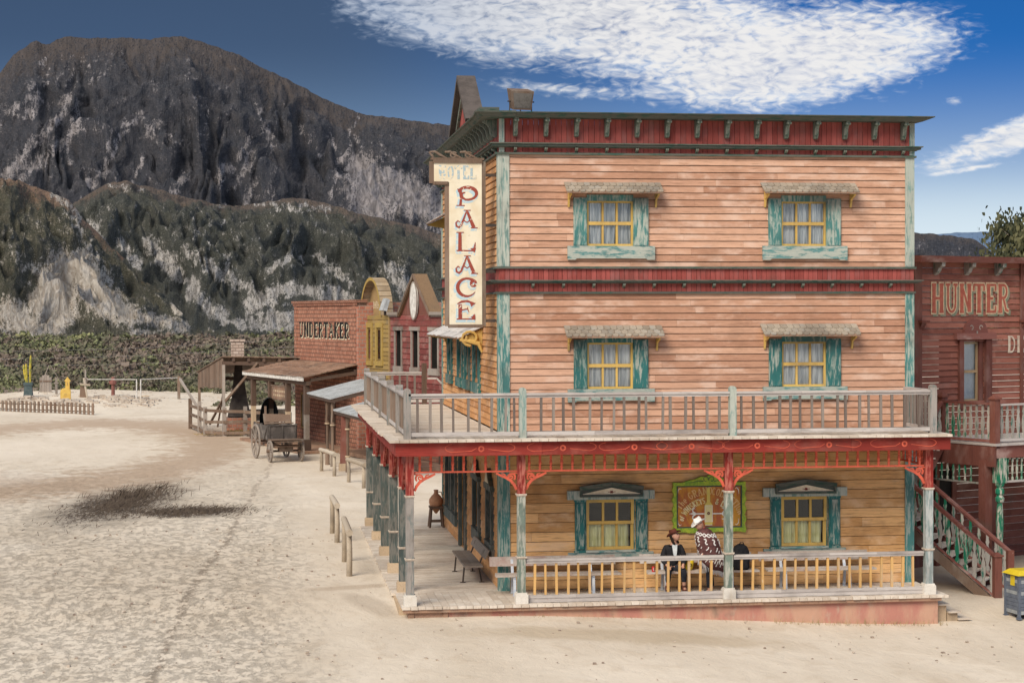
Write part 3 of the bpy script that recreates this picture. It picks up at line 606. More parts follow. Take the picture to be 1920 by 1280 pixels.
def side_wall():
    mb = MB(FS); siding(mb, 1.92, HYB, 3.56, 6.66, .155, SW, lap=.03); siding(mb, 1.92, HYB, 7.20, 9.80, .155, SW3, lap=.03); mb.build('side_wall', M['siding_side'], hotel)
    mb = MB(FS); siding(mb, 1.92, HYB, 0, 3.3, .2, SG, lap=.028); mb.build('lower_side_wall', M['siding_side'], hotel)
    mb = MB(); 
    mb.box((HX1-.1, 2.0, 0), (HX1-.03, HYB, 10.4)); mb.build('right_wall', M['siding_side'], hotel); mb = MB(); mb.box((2.4, HYB-.1, 0), (HX1, HYB, 10.4)); mb.build('rear_wall', M['siding_side'], hotel)
    mb = MB(); mb.box((2.35, 2.0, 10.3), (HX1-.1, HYB-.1, 10.42)); mb.build('roof', M['roofing'], hotel)
front_wall(); side_wall()
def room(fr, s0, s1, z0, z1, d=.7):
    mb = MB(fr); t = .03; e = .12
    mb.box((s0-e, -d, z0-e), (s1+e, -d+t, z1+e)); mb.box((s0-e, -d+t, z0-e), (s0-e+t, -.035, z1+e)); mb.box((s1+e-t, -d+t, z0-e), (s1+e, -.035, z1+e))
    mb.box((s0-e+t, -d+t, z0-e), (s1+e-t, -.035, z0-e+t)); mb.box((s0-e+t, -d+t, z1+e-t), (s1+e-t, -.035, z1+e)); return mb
def curtain_mat(name, c, c2):
    def fn(t):
        p = t.co(); x, y, z = t.sep(p); n = t.noise(t.scl(p, (9, 9, .6)), 2.4, 3, .6, .3); return t.mix(t.ramp(n, .36, .62), c2, c), n
    return mat(name, fn, .9, .02)
M['curt_w'] = curtain_mat('white_curtain', (.84, .85, .84), (.42, .45, .47)); M['curt_y'] = curtain_mat('pale_yellow_curtain', (.88, .85, .50), (.62, .58, .28)); M['curt_g'] = curtain_mat('grey_curtain', (.30, .32, .33), (.12, .14, .15))
def folds(mb, s0, s1, z0, z1, o, amp=.025, per=.11, gather=0.0):
    n = 24; vs = []
    for j, z in enumerate((z0, (z0+z1)/2, z1)):
        for i in range(n+1):
            k = i/n; s = s0+(s1-s0)*k; s = s+((s0+s1)/2-s)*gather*(1 if j == 0 else .3 if j == 1 else 0)
            vs.append((s, o+amp*math.sin(2*PI*(s1-s0)*k/per), z))
    mb.add(vs, [(j*(n+1)+i, j*(n+1)+i+1, (j+1)*(n+1)+i+1, (j+1)*(n+1)+i) for j in range(2) for i in range(n)]); mb.open = True
def sash(mb, s0, s1, z0, z1, cols, rows, o=-.03, fw=.06, bw=.045, mid=.075):
    mb.box((s0, o-.03, z0), (s0+fw, o+.03, z1)); mb.box((s1-fw, o-.03, z0), (s1, o+.03, z1))
    mb.box((s0+fw, o-.03, z0), (s1-fw, o+.029, z0+fw)); mb.box((s0+fw, o-.03, z1-fw), (s1-fw, o+.029, z1))
    for i in range(1, cols): c = s0+fw+(s1-s0-2*fw)*i/cols; mb.box((c-bw/2, o-.025, z0+fw), (c+bw/2, o+.02, z1-fw))
    for i in range(1, rows): c = z0+(z1-z0)*i/rows; mb.box((s0+fw, o-.028, c-mid/2), (s1-fw, o+.036, c+mid/2))
def shingle_awning(par, fr, s0, s1, zt, zb, depth, mname='shingle', rows=3, n=15, bname='yellow'):
    mb = MB(fr); mb.hexa([(s0+.03, .02, zt-.03), (s1-.03, .02, zt-.03), (s1-.01, depth, zb-.01), (s0+.01, depth, zb-.01), (s0+.03, .02, zt), (s1-.03, .02, zt), (s1-.01, depth, zb+.02), (s0+.01, depth, zb+.02)])
    a = mb.build('awning', M['bwood_h'], par)
    mb = MB(fr); w_ = (s1-s0)/n
    for r in range(rows):
        k0, k1 = r/rows, min(1, (r+1)/rows+.12)
        for i in range(n+(r % 2)):
            x0 = max(s0, s0+(i-.5*(r % 2))*w_)+.006; x1 = min(s1, s0+(i+1-.5*(r % 2))*w_)-.006
            if x1-x0 < .03: continue
            P = lambda k, h: (depth*k+.02*(1-k)+h*.35, zt+(zb-zt)*k+h)
            h0, h1 = .012+.004*r, .034; (o0, a0), (o1, a1) = P(k0, h0), P(k1+R.uniform(-.03, .02), h1); c = min(.03, (x1-x0)*.22); ob, zb2 = P(k1-.10, h1*.95)
            v = [(x0, o0, a0), (x1, o0, a0), (x1, ob, zb2), (x1-c, o1, a1), (x0+c, o1, a1), (x0, ob, zb2)]
            vv = v+[(p[0], p[1]-.012, p[2]-.022) for p in v]; m_ = 6
            mb.add(vv, [tuple(range(m_)), tuple(range(2*m_-1, m_-1, -1))]+[(q, (q+1) % m_, (q+1) % m_+m_, q+m_) for q in range(m_)])
    mb.build('shingles', M[mname], a)
    for x in (s0+.09, s1-.13):
        mb = MB(fr)
        mb.prism([(.025, zb-.30), (.06, zb-.30), (.12, zb-.12), (depth-.03, zb-.035), (depth-.03, zb-.012), (.025, zt-.06)], x, x+.04, 's')
        mb.build('bracket', M[bname], a)
def upper_window(h, aw, sill, curt, tealm):
    s0, s1, z0, z1 = h; c0, c1 = s0-.27, s1+.31
    mb = MB(FF); sash(mb, s0+.02, s1-.02, z0, z1-.02, 3, 2); wn = mb.build('window', M['yellow'], hotel)
    mb = MB(FF)
    for a, b in ((c0, s0+.035), (s1-.035, c1)):
        mb.box((a, .0, z0), (b, .06, z1+.03)); mb.box((a+.02, .06, z0+.03), (b-.02, .075, z1))
    mb.box((s0+.035, -.02, z1-.04), (s1-.035, .04, z1+.1)); mb.box((s0, -.14, z0-.02), (s0+.02, .03, z1)); mb.box((s1-.02, -.14, z0-.02), (s1, .03, z1)); mb.build('casing', tealm, wn)
    mb = MB(FF); zb = sill; mb.box((c0-.14, 0, zb+.03), (c1+.14, .10, z0+.01)); mb.prism([(c0-.14, zb), (c0+.03, zb), (c0+.08, zb+.04), (c1-.08, zb+.04), (c1-.03, zb), (c1+.14, zb), (c1+.14, zb+.045), (c0-.14, zb+.045)], .0, .098); mb.build('sill', M['teal_h'], wn)
    mb = MB(FF); mb.add([(s0, -.05, z0), (s1, -.05, z0), (s1, -.05, z1), (s0, -.05, z1)], [(0, 1, 2, 3)]); mb.open = True; mb.build('pane', M['glass'], wn)
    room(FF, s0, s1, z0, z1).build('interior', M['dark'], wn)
    mb = MB(FF)
    if curt == 0: folds(mb, s0, s0+.72, z0, z1, -.085, gather=.10); folds(mb, s0+.74, s1, z0, z1, -.14, amp=.012)
    elif curt == 1: folds(mb, s0+.4, s1, z0, z1, -.085); folds(mb, s0, s0+.4, z0, z1, -.14, amp=.012)
    else: folds(mb, s0, s1, z0, z1, -.085, amp=.018, per=.16); mb.box((s0, -.12, (z0+z1)/2+.03), (s1, -.11, (z0+z1)/2+.05))
    mb.build('curtain', M['curt_w'], wn)
    shingle_awning(wn, FF, aw[0], aw[1], aw[2], aw[3], .42)
upper_window(WU[0], (3.72, 5.93, 9.13, 8.88), 7.40, 0, M['teal_mid']); upper_window(WU[1], (8.24, 10.47, 9.15, 8.90), 7.40, 1, M['teal_mid'])
upper_window(WM[0], (3.71, 5.95, 5.92, 5.66), 4.21, 2, M['teal_v']); upper_window(WM[1], (8.23, 10.50, 5.94, 5.68), 4.21, 2, M['teal_v'])
def lower_window(h):
    s0, s1, z0, z1 = h; zm = z0+(z1-z0)*.53
    mb = MB(FF); sash(mb, s0+.02, s1-.02, z0, zm+.03, 3, 1, o=-.05, fw=.065, bw=.05); sash(mb, s0+.02, s1-.02, zm-.02, z1-.01, 3, 1, o=.0, fw=.065, bw=.05)
    wn = mb.build('window', M['yellow'], hotel)
    mb = MB(FF)
    for a, b in ((s0-.26, s0), (s1, s1+.30)):
        mb.box((a+.02, 0, z0-.02), (b-.01, .06, z1-.02)); mb.box((a+.05, .06, z0+.03), (b-.04, .085, z1-.08)); mb.box((a, 0, z1-.05), (b, .09, z1)); mb.box((a, 0, z0-.05), (b, .09, z0-.01))
    mb.box((s0, -.14, z0-.02), (s0+.02, .03, z1)); mb.box((s1-.02, -.14, z0-.02), (s1, .03, z1)); mb.build('casing', M['teal_v'], wn)
    mb = MB(FF); mb.box((s0-.40, 0, z0-.26), (s1+.42, .08, z0-.05)); mb.box((s0, 0, z0-.05), (s1, .11, z0+.0)); mb.build('sill', M['teal_h'], wn)
    mb = MB(FF); mb.box((s0-.42, 0, z1+.0), (s1+.44, .11, z1+.20)); mb.build('lintel', M['teal_pale'], wn)
    a, b, zz, xm = s0-.14, s1+.16, z1+.07, (s0+s1)/2+.01
    mb = MB(FF); mb.prism([(a, zz), (b, zz), (b, zz+.22), (xm, zz+.32), (a, zz+.22)], .112, .15)
    for p, q in (((a, zz+.02), (b, zz+.02)),): mb.bar((p[0], .17, p[1]), (q[0], .17, q[1]), .05, .05)
    for p, q in (((a-.01, zz+.19), (xm, zz+.29)), ((xm, zz+.29), (b+.01, zz+.19))): mb.bar((p[0], .175, p[1]), (q[0], .175, q[1]), .07, .085)
    for x in (a+.02, b-.02): mb.bar((x, .165, zz+.03), (x, .165, zz+.2), .04, .05)
    pd = mb.build('pediment', M['cornice'], wn)
    mb = MB(FF); mb.prism([(a+.06, zz+.05), (b-.06, zz+.05), (b-.06, zz+.065), (xm, zz+.20), (a+.06, zz+.065)], .151, .160); mb.build('cream_panel', M['cream'], pd)
    mb = MB(FF)
    for k in range(6): mb.ribbon([(xm, zz+.105), (xm+.045*math.cos(k*PI/3), zz+.105+.035*math.sin(k*PI/3))], .02, .163)
    for sg in (-1, 1): mb.ribbon([(xm+sg*.05, zz+.105), (xm+sg*.09, zz+.11)], .012, .163)
    mb.build('painted_flower', M['red_beam'], pd)
    mb = MB(FF)
    for o_, a_, b_ in ((-.075, z0, zm), (-.02, zm, z1)): mb.add([(s0, o_, a_), (s1, o_, a_), (s1, o_, b_), (s0, o_, b_)], [(0, 1, 2, 3)])
    mb.open = True; mb.build('pane', M['glass'], wn)
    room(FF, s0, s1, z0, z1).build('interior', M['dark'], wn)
    mb = MB(FF); folds(mb, s0+.05, s1-.12, z0, zm, -.105, amp=.022, per=.17); mb.build('curtain', M['curt_y'], wn)
for h in WL: lower_window(h)
def side_openings():
    for i, h in enumerate(SW+SW3):
        s0, s1, z0, z1 = h; mb = MB(FS); sash(mb, s0+.02, s1-.02, z0, z1, 2, 2, o=-.05); wn = mb.build('side_window', M['slate_post'], hotel)
        mb = MB(FS)
        for a, b in ((s0-.2, s0+.01), (s1-.01, s1+.2)): mb.box((a, 0, z0-.1), (b, .07, z1+.12))
        mb.box((s0-.24, 0, z1+.12), (s1+.24, .09, z1+.24)); mb.box((s0-.26, 0, z0-.34), (s1+.26, .11, z0-.1)); mb.build('casing', M['teal_v'], wn)
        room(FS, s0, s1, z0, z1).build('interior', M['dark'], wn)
        mb = MB(FS); folds(mb, s0, s1, z0, z1, -.14); mb.build('curtain', M['curt_g'], wn)
    for i, h in enumerate(SG):
        s0, s1, z0, z1 = h; door = i == 2
        mb = MB(FS)
        if door:
            mb.box((s0+.02, -.10, .02), (s1-.02, -.05, z1-.02))
            for z in (.3, 1.0, 1.75): mb.box((s0+.2, -.05, z), (s1-.2, -.035, z+.5))
        else: sash(mb, s0+.02, s1-.02, z0, z1, 2, 2, o=-.05)
        wn = mb.build('door' if door else 'side_window', M['teal_v'] if door else M['slate_post'], hotel)
        mb = MB(FS)
        for a, b in ((s0-.16, s0+.01), (s1-.01, s1+.16)): mb.box((a, 0, z0-(0 if door else .05)), (b, .09, z1+.02))
        mb.box((s0-.24, 0, z1+.02), (s1+.24, .12, z1+.15))
        if not door: mb.box((s0-.26, 0, z0-.34), (s1+.26, .10, z0-.05))
        if not door: mb.box((s0-.1, .0, z0-.05), (s1+.1, .13, z0-.02))
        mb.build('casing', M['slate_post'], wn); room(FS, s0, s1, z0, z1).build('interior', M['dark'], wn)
        if door: mb = MB(FS); mb.tube([(s0+.14, -.05, 1.0), (s0+.14, .03, 1.0)], .03); mb.build('handle', M['iron'], wn)
        else:
            mb = MB(FS); folds(mb, s0, s1, z0, z1, -.14); mb.build('curtain', M['curt_g'], wn)
            xm = (s0+s1)/2; mb = MB(FS); mb.prism([(s0-.1, z1+.15), (s1+.1, z1+.15), (xm, z1+.52)], .02, .12); pd = mb.build('pediment', M['cornice'], wn)
            mb = MB(FS); mb.prism([(s0+.05, z1+.19), (s1-.05, z1+.19), (xm, z1+.43)], .121, .13); mb.build('cream_panel', M['cream'], pd)
    for z0, s0, s1 in ((5.9, 5.0, 13.7), (9.05, 5.0, 13.7)):
        mb = MB(FS)
        shingle_awning(hotel, FS, s0, s1, z0, z0-.30, .62, 'pale_shingle', 2, 20, 'yellow')
        mb.tube([(s0+.02, .04+.5*(1-math.cos(rad(a)))*.0+.28+.20*math.cos(rad(a))*(1-a/720), z0-.28+.17*math.sin(rad(a))*(1-a/720)) for a in range(-90, 400, 30)], .035, 6)
        mb.tube([(s0+.02, .04, z0-.62), (s0+.02, .12, z0-.42), (s0+.02, .34, z0-.36), (s0+.02, .58, z0-.33)], [.03, .06, .05, .03], 6)
        mb.build('scroll_bracket', M['yellow'], hotel)
side_openings()
def trims():
    for nm, z0, z1, m in (('corner_trim', 7.22, 9.77, M['teal_pale']), ('corner_trim', 3.56, 6.66, M['teal_mid']), ('corner_trim', 0, 3.3, M['teal_mid'])):
        for x0, x1 in ((2.275, 2.49), (11.66, 11.875)):
            mb = MB(FF); mb.box((x0, -.02, z0), (x1, .045, z1)); mb.box((x0+.02, .045, z0+.05), (x0+.05, .055, z1-.05))
            if x0 < 3: mb.box((x0-.045, -.2, z0), (x0-.002, .045, z1))
            mb.build(nm, m, hotel)
        mb = MB(FS); mb.box((HYB-.2, 0, z0), (HYB, .05, z1)); mb.build(nm, m, hotel)
    for fr, s0, s1, n0 in ((FF, 2.22, 11.92, 'front'), (FS, 1.84, HYB+.05, 'side')):
        mb = MB(fr); vboards(mb, s0+.05, s1-.05, 9.80, 10.56, .125); mb.build('red_frieze', M['red_v'], hotel); mb = MB(fr); vboards(mb, s0+.05, s1-.05, 6.68, 7.22, .11, -.02, .03); mb.build('red_band', M['red_v'], hotel)
        mb = MB(fr); e0 = -.0
        for grp in (((9.745, 9.79, .09),), ((9.90, 9.925, .10), (9.925, 9.975, .17), (9.975, 10.0, .21)), ((7.20, 7.25, .09),), ((6.87, 6.89, .12), (6.89, 6.925, .18), (6.925, 6.945, .22)), ((6.64, 6.685, .08),)):
            mb = MB(fr)
            for z0, z1, o in grp:
                e_ = 0 if fr is FF else .003
                mb.box((s0-o+.04 if fr is FF else s0-o+.064, -.05, z0+e_), (s1+o-.1, o, z1-e_))
            mb.build('cornice' if len(grp) > 1 else 'moulding_strip', M['cornice'], hotel)
        mb = MB(fr)
        mb.hexa([(s0-.40, -.3, 10.55), (s1+.02, -.3, 10.55), (s1+.02, .40, 10.54), (s0-.40, .40, 10.54), (s0-.46, -.3, 10.63), (s1+.24, -.3, 10.63), (s1+.24, .50, 10.62), (s0-.5, .50, 10.62)])
        mb.hexa([(s0-.5, -.3, 10.635), (s1+.26, -.3, 10.635), (s1+.26, .55, 10.625), (s0-.55, .55, 10.625), (s0-.5, -.3, 10.67), (s1+.26, -.3, 10.67), (s1+.26, .56, 10.65), (s0-.56, .56, 10.65)])
        mb.build('eaves', M['cornice'], hotel)
        for q in ((s0+.04, s1-.16) if fr is FF else ()): mb = MB(fr); mb.box((q, .02, 9.8), (q+.12, .05, 10.54)); mb.build('frieze_post', M['teal_pale'], hotel)
    # brackets
    mb = MB(FF); prof = [(.02, 10.54), (.34, 10.54), (.34, 10.48), (.25, 10.44), (.20, 10.36), (.18, 10.24), (.13, 10.16), (.07, 10.14), (.02, 10.17)]
    mb.prism(prof, 2.575, 2.665, 's'); mb.prism([(.3, 10.50), (.36, 10.50), (.36, 10.46), (.30, 10.46)], 2.565, 2.675, 's'); b0 = mb.build('eaves_bracket', M['bracket'], hotel)
    mb = MB(FF); mb.prism([(.02, 9.90), (.15, 9.90), (.14, 9.86), (.07, 9.83), (.02, 9.80)], 2.59, 2.65, 's'); c0 = mb.build('small_bracket', M['bracket'], hotel)
    mb = MB(FF); mb.prism([(.02, 6.87), (.15, 6.87), (.14, 6.83), (.07, 6.80), (.02, 6.76)], 2.98, 3.04, 's'); d0 = mb.build('band_bracket', M['bracket'], hotel)
    for i in range(1, 14): dup_child(b0, (.69*i, 0, 0)); dup_child(c0, (.69*i, 0, 0)); 
    for i in range(1, 13): dup_child(d0, (.69*i, 0, 0))
    mb = MB(FS); mb.prism(prof, 2.2, 2.29, 's'); e0 = mb.build('eaves_bracket', M['bracket'], hotel)
    for i in range(1, 20): dup_child(e0, (0, .66*i, 0))
    mb = MB(FS); mb.prism([(.02, 9.90), (.15, 9.90), (.14, 9.86), (.07, 9.83), (.02, 9.80)], 2.2, 2.26, 's'); e0 = mb.build('small_bracket', M['bracket'], hotel)
    for i in range(1, 19): dup_child(e0, (0, .66*i, 0))
trims()
def gable():                                  # ornamental gable on the side parapet
    mb = MB(FS); n = 16; h = lambda y: 10.75+1.28*max(0, 1-abs(y-6.9)/1.95)
    for i in range(n):
        a = 5.0+3.8*i/n; b = 5.0+3.8*(i+1)/n
        mb.hexa([(a+.005, .0, 10.6), (b-.005, .0, 10.6), (b-.005, .24, 10.6), (a+.005, .24, 10.6), (a+.005, .0, h(a)), (b-.005, .0, h(b)), (b-.005, .24, h(b)), (a+.005, .24, h(a))])
    g = mb.build('gable', M['red_v'], hotel)
    for y, d in ((4.85, .14), (8.95, -.14)):
        mb = MB(FS); mb.hexa([(y, -.02, 10.85), (y+d, -.02, 10.78), (6.9, -.02, 12.0), (6.9, -.02, 12.13), (y, .44, 10.85), (y+d, .44, 10.78), (6.9, .44, 12.0), (6.9, .44, 12.13)]); mb.build('gable_roof', M['roofing'], g)
    mb = MB(FS); mb.box((3.9, -.25, 10.86), (4.9, .22, 11.02)); mb.build('gable_return', M['cornice'], g)
    mb = MB(FS); mb.box((3.95, -.2, 10.6), (4.8, .14, 10.858)); mb.build('gable_pier', M['grey_v'], g)
    mb = MB(FS)
    for y in (5.4, 8.4): mb.bar((y, .28, 10.9), (6.9, .28, 11.75), .06, .10)
    mb.build('gable_trim', M['bracket'], g)
gable()
# porch, balcony --------------------------------------------------
XE, YE = 11.95, 15.6
def planks(mb, x0, x1, y0, y1, z0, z1, wdt, along='y', sag=.004):
    if along == 'y':
        x = x0
        while x < x1-.02: e = min(x+wdt*R.uniform(.93, 1.07), x1); mb.box((x+.004, y0-R.uniform(0, .03), z0), (e-.004, y1, z1+R.uniform(-sag, sag))); x = e
    else:
        y = y0
        while y < y1-.02: e = min(y+wdt*R.uniform(.93, 1.07), y1); mb.box((x0-R.uniform(0, .03), y+.004, z0), (x1, e-.004, z1+R.uniform(-sag, sag))); y = e
def porch():
    mb = MB(); planks(mb, -.08, XE, -.12, 1.95, -.06, 0, .17, 'y'); planks(mb, -.15, 2.30, 1.96, YE, -.06, .0, .16, 'x'); mb.build('porch_floor', M['deck'], hotel)
    def fn(t):
        p = t.co(); x, y, z = t.sep(p); a = t.noise(t.scl(p, (1.3, 1, .5)), 1.3, 5, .62, .3); b = t.noise(t.scl(p, (3, 3, 1)), 2, 4, .6)
        c = t.mix(t.ramp(a, .38, .6), (.46, .21, .165), (.52, .31, .22)); c = t.mix(t.ramp(b, .55, .75), c, (.48, .34, .26))
        c = t.mix(t.math('MULTIPLY', t.ramp(t.noise(p, 1.1, 4), .56, .66), .7), c, (.22, .17, .13))
        c = t.mix(t.math('MULTIPLY', t.ramp(t.math('ADD', x, t.math('MULTIPLY', b, 4)), 1.6, -1.5), .8), c, (.24, .17, .12))
        lo = t.math('ADD', z, t.math('MULTIPLY', t.math('SUBTRACT', b, .5), .12)); gzv = t.math('MULTIPLY', t.ramp(x, 0, 11, False), -.42)
        c = t.mix(t.math('MULTIPLY', t.ramp(t.math('SUBTRACT', lo, gzv), -.38, -.48), t.ramp(x, 5, 10)), c, (.50, .38, .22))
        return c, t.math('ADD', a, b)
    M['plinth'] = mat('pink_plaster', fn, .95, .02)
    mb = MB(); mb.box((.05, .0, -.9), (11.75, .3, -.065)); mb.box((11.5, .3, -.9), (11.75, 2, -.065)); mb.build('plinth', M['plinth'], hotel); mb = MB(); mb.box((-.12, .31, -.9), (.1, YE, -.065)); mb.build('side_plinth', M['tan_block'], hotel)
    mb = MB(); mb.box((-.05, -.1, -.13), (11.8, -.01, -.062)); mb.box((.05, -.04, -.35), (.18, .02, -.13)); mb.box((.8, -.04, -.3), (.9, .02, -.13)); mb.build('edge_beam', M['bwood_h'], hotel)
    # balcony deck
    mb = MB(); planks(mb, -.35, 11.95, -.35, 1.87, 3.49, 3.545, .2, 'y'); planks(mb, -.38, 2.24, 1.88, YE, 3.49, 3.545, .15, 'x'); mb.build('balcony_floor', M['deck'], hotel)
    mb = MB(); mb.box((-.02, .25, 3.40), (2.2, YE-.2, 3.48)); mb.box((2.2, .25, 3.40), (11.7, 1.85, 3.48))
    for i in range(18): mb.box((.25+.65*i, .2, 3.26), (.31+.65*i, 1.85, 3.40))
    mb.build('ceiling_joists', M['bwood'], hotel)
    mb = MB(); x = -.22
    for x0, x1 in ((-.22, 2.9), (2.9, 6.6), (6.6, 9.7), (9.7, 11.95)): mb.box((x0+.003, -.24, 3.20), (x1-.003, -.04+R.uniform(-.004, .004), 3.475))
    for y0, y1 in ((-.035, 4.5), (4.5, 9.5), (9.5, YE)): mb.box((-.22, y0, 3.20), (-.08, y1-.004, 3.475))
    mb.box((11.78, -.035, 3.2), (11.93, 1.86, 3.47)); bm_ = mb.build('fascia_beam', M['red_beam'], hotel)
    fr = Fr((0, -.243, 0), (1, 0), (0, -1)); mb = MB(fr)
    for i, cx in enumerate((1.6, 3.35, 4.9, 6.15, 7.6, 9.2, 10.9)):
        mb.ribbon(arc(cx, 3.34, .05, 0, 360, 12), .035, .002+.0003*i)
        mb.ribbon(arc(cx-.55, 3.36, .22, 110, 250, 8, .09)+[(cx-.2, 3.3), (cx-.1, 3.36)], .014, .002); mb.ribbon(arc(cx+.5, 3.36, .22, 70, -70, 8, .09)+[(cx+.3, 3.31), (cx+.15, 3.33)], .014, .0024)
    mb.build('painted_scrolls', M['coral'], bm_)
    # posts
    PX = [(0, 0), (2.39, 0), (6.94, 0), (11.46, 0)]; PY = [2.03, 5.17, 8.44, 11.81, 15.24]
    def post(x, y, low, side=False):
        mb = MB(); w_ = .17 if not side else .2; x0, y0 = x+.02, y+.02
        mb.box((x0, y0, .22), (x0+w_, y0+w_, 2.32)); p = mb.build('porch_post', low, hotel)
        mb = MB(); mb.box((x0, y0, 2.345), (x0+w_, y0+w_, 3.2)); mb.build('upper_post', M['red_post'], p)
        mb = MB(); mb.box((x0-.05, y0-.05, 0.0), (x0+w_+.05, y0+w_+.05, .20)); mb.box((x0-.03, y0-.03, .20), (x0+w_+.03, y0+w_+.03, .235)); mb.build('base_block', M['deck_w'] if not side else M['tan_block'], p)
        mb = MB()
        for z in (.98, 2.32): mb.box((x0-.025, y0-.025, z), (x0+w_+.025, y0+w_+.025, z+.028)); mb.box((x0-.012, y0-.012, z-.022), (x0+w_+.012, y0+w_+.012, z))
        mb.build('moulding', M['collar'], p)
    for (x, y), m_ in zip(PX, ('grey_v', 'green_post', 'green_post', 'blue_post')): post(x, y, M[m_])
    for y in PY: post(0, y, M['slate_post'], True)
    # spindle frieze along the front
    mb = MB(); mb.box((.19, .07, 2.815), (11.46, .12, 2.85)); mb.box((.19, .06, 3.17), (11.46, .13, 3.2)); fz = mb.build('spindle_frieze', M['coral'], hotel)
    mb = MB(); mb.lathe((0, 0, 2.85), [(.026, 0), (.026, .05), (.036, .07), (.020, .09), (.036, .15), (.030, .20), (.020, .23), (.034, .25), (.026, .27), (.026, .32)], 7); sp = mb.build('spindle', M['coral'], fz, smooth=False)
    xs = [.32+.235*i for i in range(48)]; xs = [x for x in xs if all(not (px-.05 < x < px+.26) for px, _ in PX)]
    sp.location = (xs[0], .095, 0)
    for x in xs[1:]: c = sp.copy(); COL.objects.link(c); c.parent = fz; c.location = (x, .095, 0)
    mb = MB(); mb.box((11.52, .2, 2.815), (11.57, 1.85, 2.85)); mb.build('side_frieze_rail', M['coral'], hotel)
    for i in range(6): c = sp.copy(); COL.objects.link(c); c.parent = fz; c.location = (11.545, .45+.24*i, 0)
    # scroll brackets
    def scroll(x, sg):
        fr = Fr((x, .095, 2.815), (sg, 0), (0, -1)); mb = MB(fr)
        def rib(pts, ws, o=.02):
            n = len(pts); L = []; Q = []
            for i, p in enumerate(pts):
                a = pts[max(i-1, 0)]; b = pts[min(i+1, n-1)]; dx, dz = b[0]-a[0], b[1]-a[1]; l = math.hypot(dx, dz) or 1
                wv = ws[i] if isinstance(ws, list) else ws; nx, nz = -dz/l*wv/2, dx/l*wv/2; L.append((p[0]+nx, p[1]+nz)); Q.append((p[0]-nx, p[1]-nz))
            for i in range(n-1): mb.hexa([(L[i][0], -o, L[i][1]), (L[i+1][0], -o, L[i+1][1]), (L[i+1][0], o, L[i+1][1]), (L[i][0], o, L[i][1]), (Q[i][0], -o, Q[i][1]), (Q[i+1][0], -o, Q[i+1][1]), (Q[i+1][0], o, Q[i+1][1]), (Q[i][0], o, Q[i][1])])
        rib([(.02, -.38), (.06, -.28), (.13, -.19), (.24, -.12), (.36, -.07), (.46, -.02)], [.05, .06, .06, .055, .05, .035])
        rib(arc(.12, -.11, .075, -60, 230, 12), .04, .018); rib(arc(.13, -.11, .03, 0, 300, 8), .03, .017); rib([(.24, -.11), (.27, -.05), (.33, -.03)], [.04, .03, .02], .016); rib([(.0, -.02), (.08, -.03), (.1, -.06)], .03, .015)
        return mb.build('scroll_bracket', M['coral'], hotel)
    scroll(.19, 1); scroll(2.41, -1); scroll(2.58, 1); scroll(6.96, -1); scroll(7.13, 1); scroll(11.48, -1)
    # side bays: red boarded arches with openings
    for y0, y1 in zip([0]+PY[:-1], PY):
        a, b = y0+.24, y1+.0
        mb = MB(); fr = Fr((.1, 0, 0), (0, 1), (-1, 0)); mb = MB(fr)
        mb.box((a, -.03, 2.98), (b, .03, 3.2))
        for s, g in ((a, 1), (b, -1)):
            L = min(.95, (b-a)*.45)
            mb.prism([(s, 2.30), (s+g*.06, 2.30), (s+g*.06, 2.98), (s, 2.98)], -.03, .03)
            mb.prism([(s+g*.06, 2.30), (s+g*.14, 2.30), (s+g*.22, 2.45), (s+g*.12, 2.45), (s+g*.06, 2.42)], -.03, .03)
            mb.prism([(s+g*.22, 2.45), (s+g*.30, 2.45), (s+g*L, 2.92), (s+g*L, 2.98), (s+g*(L-.12), 2.98)], -.03, .03)
            mb.prism([(s+g*.06, 2.86), (s+g*(L-.14), 2.93), (s+g*(L-.14), 2.98), (s+g*.06, 2.98)], -.03, .03)
        mb.build('side_bracket_panel', M['red_post'], hotel)
porch()
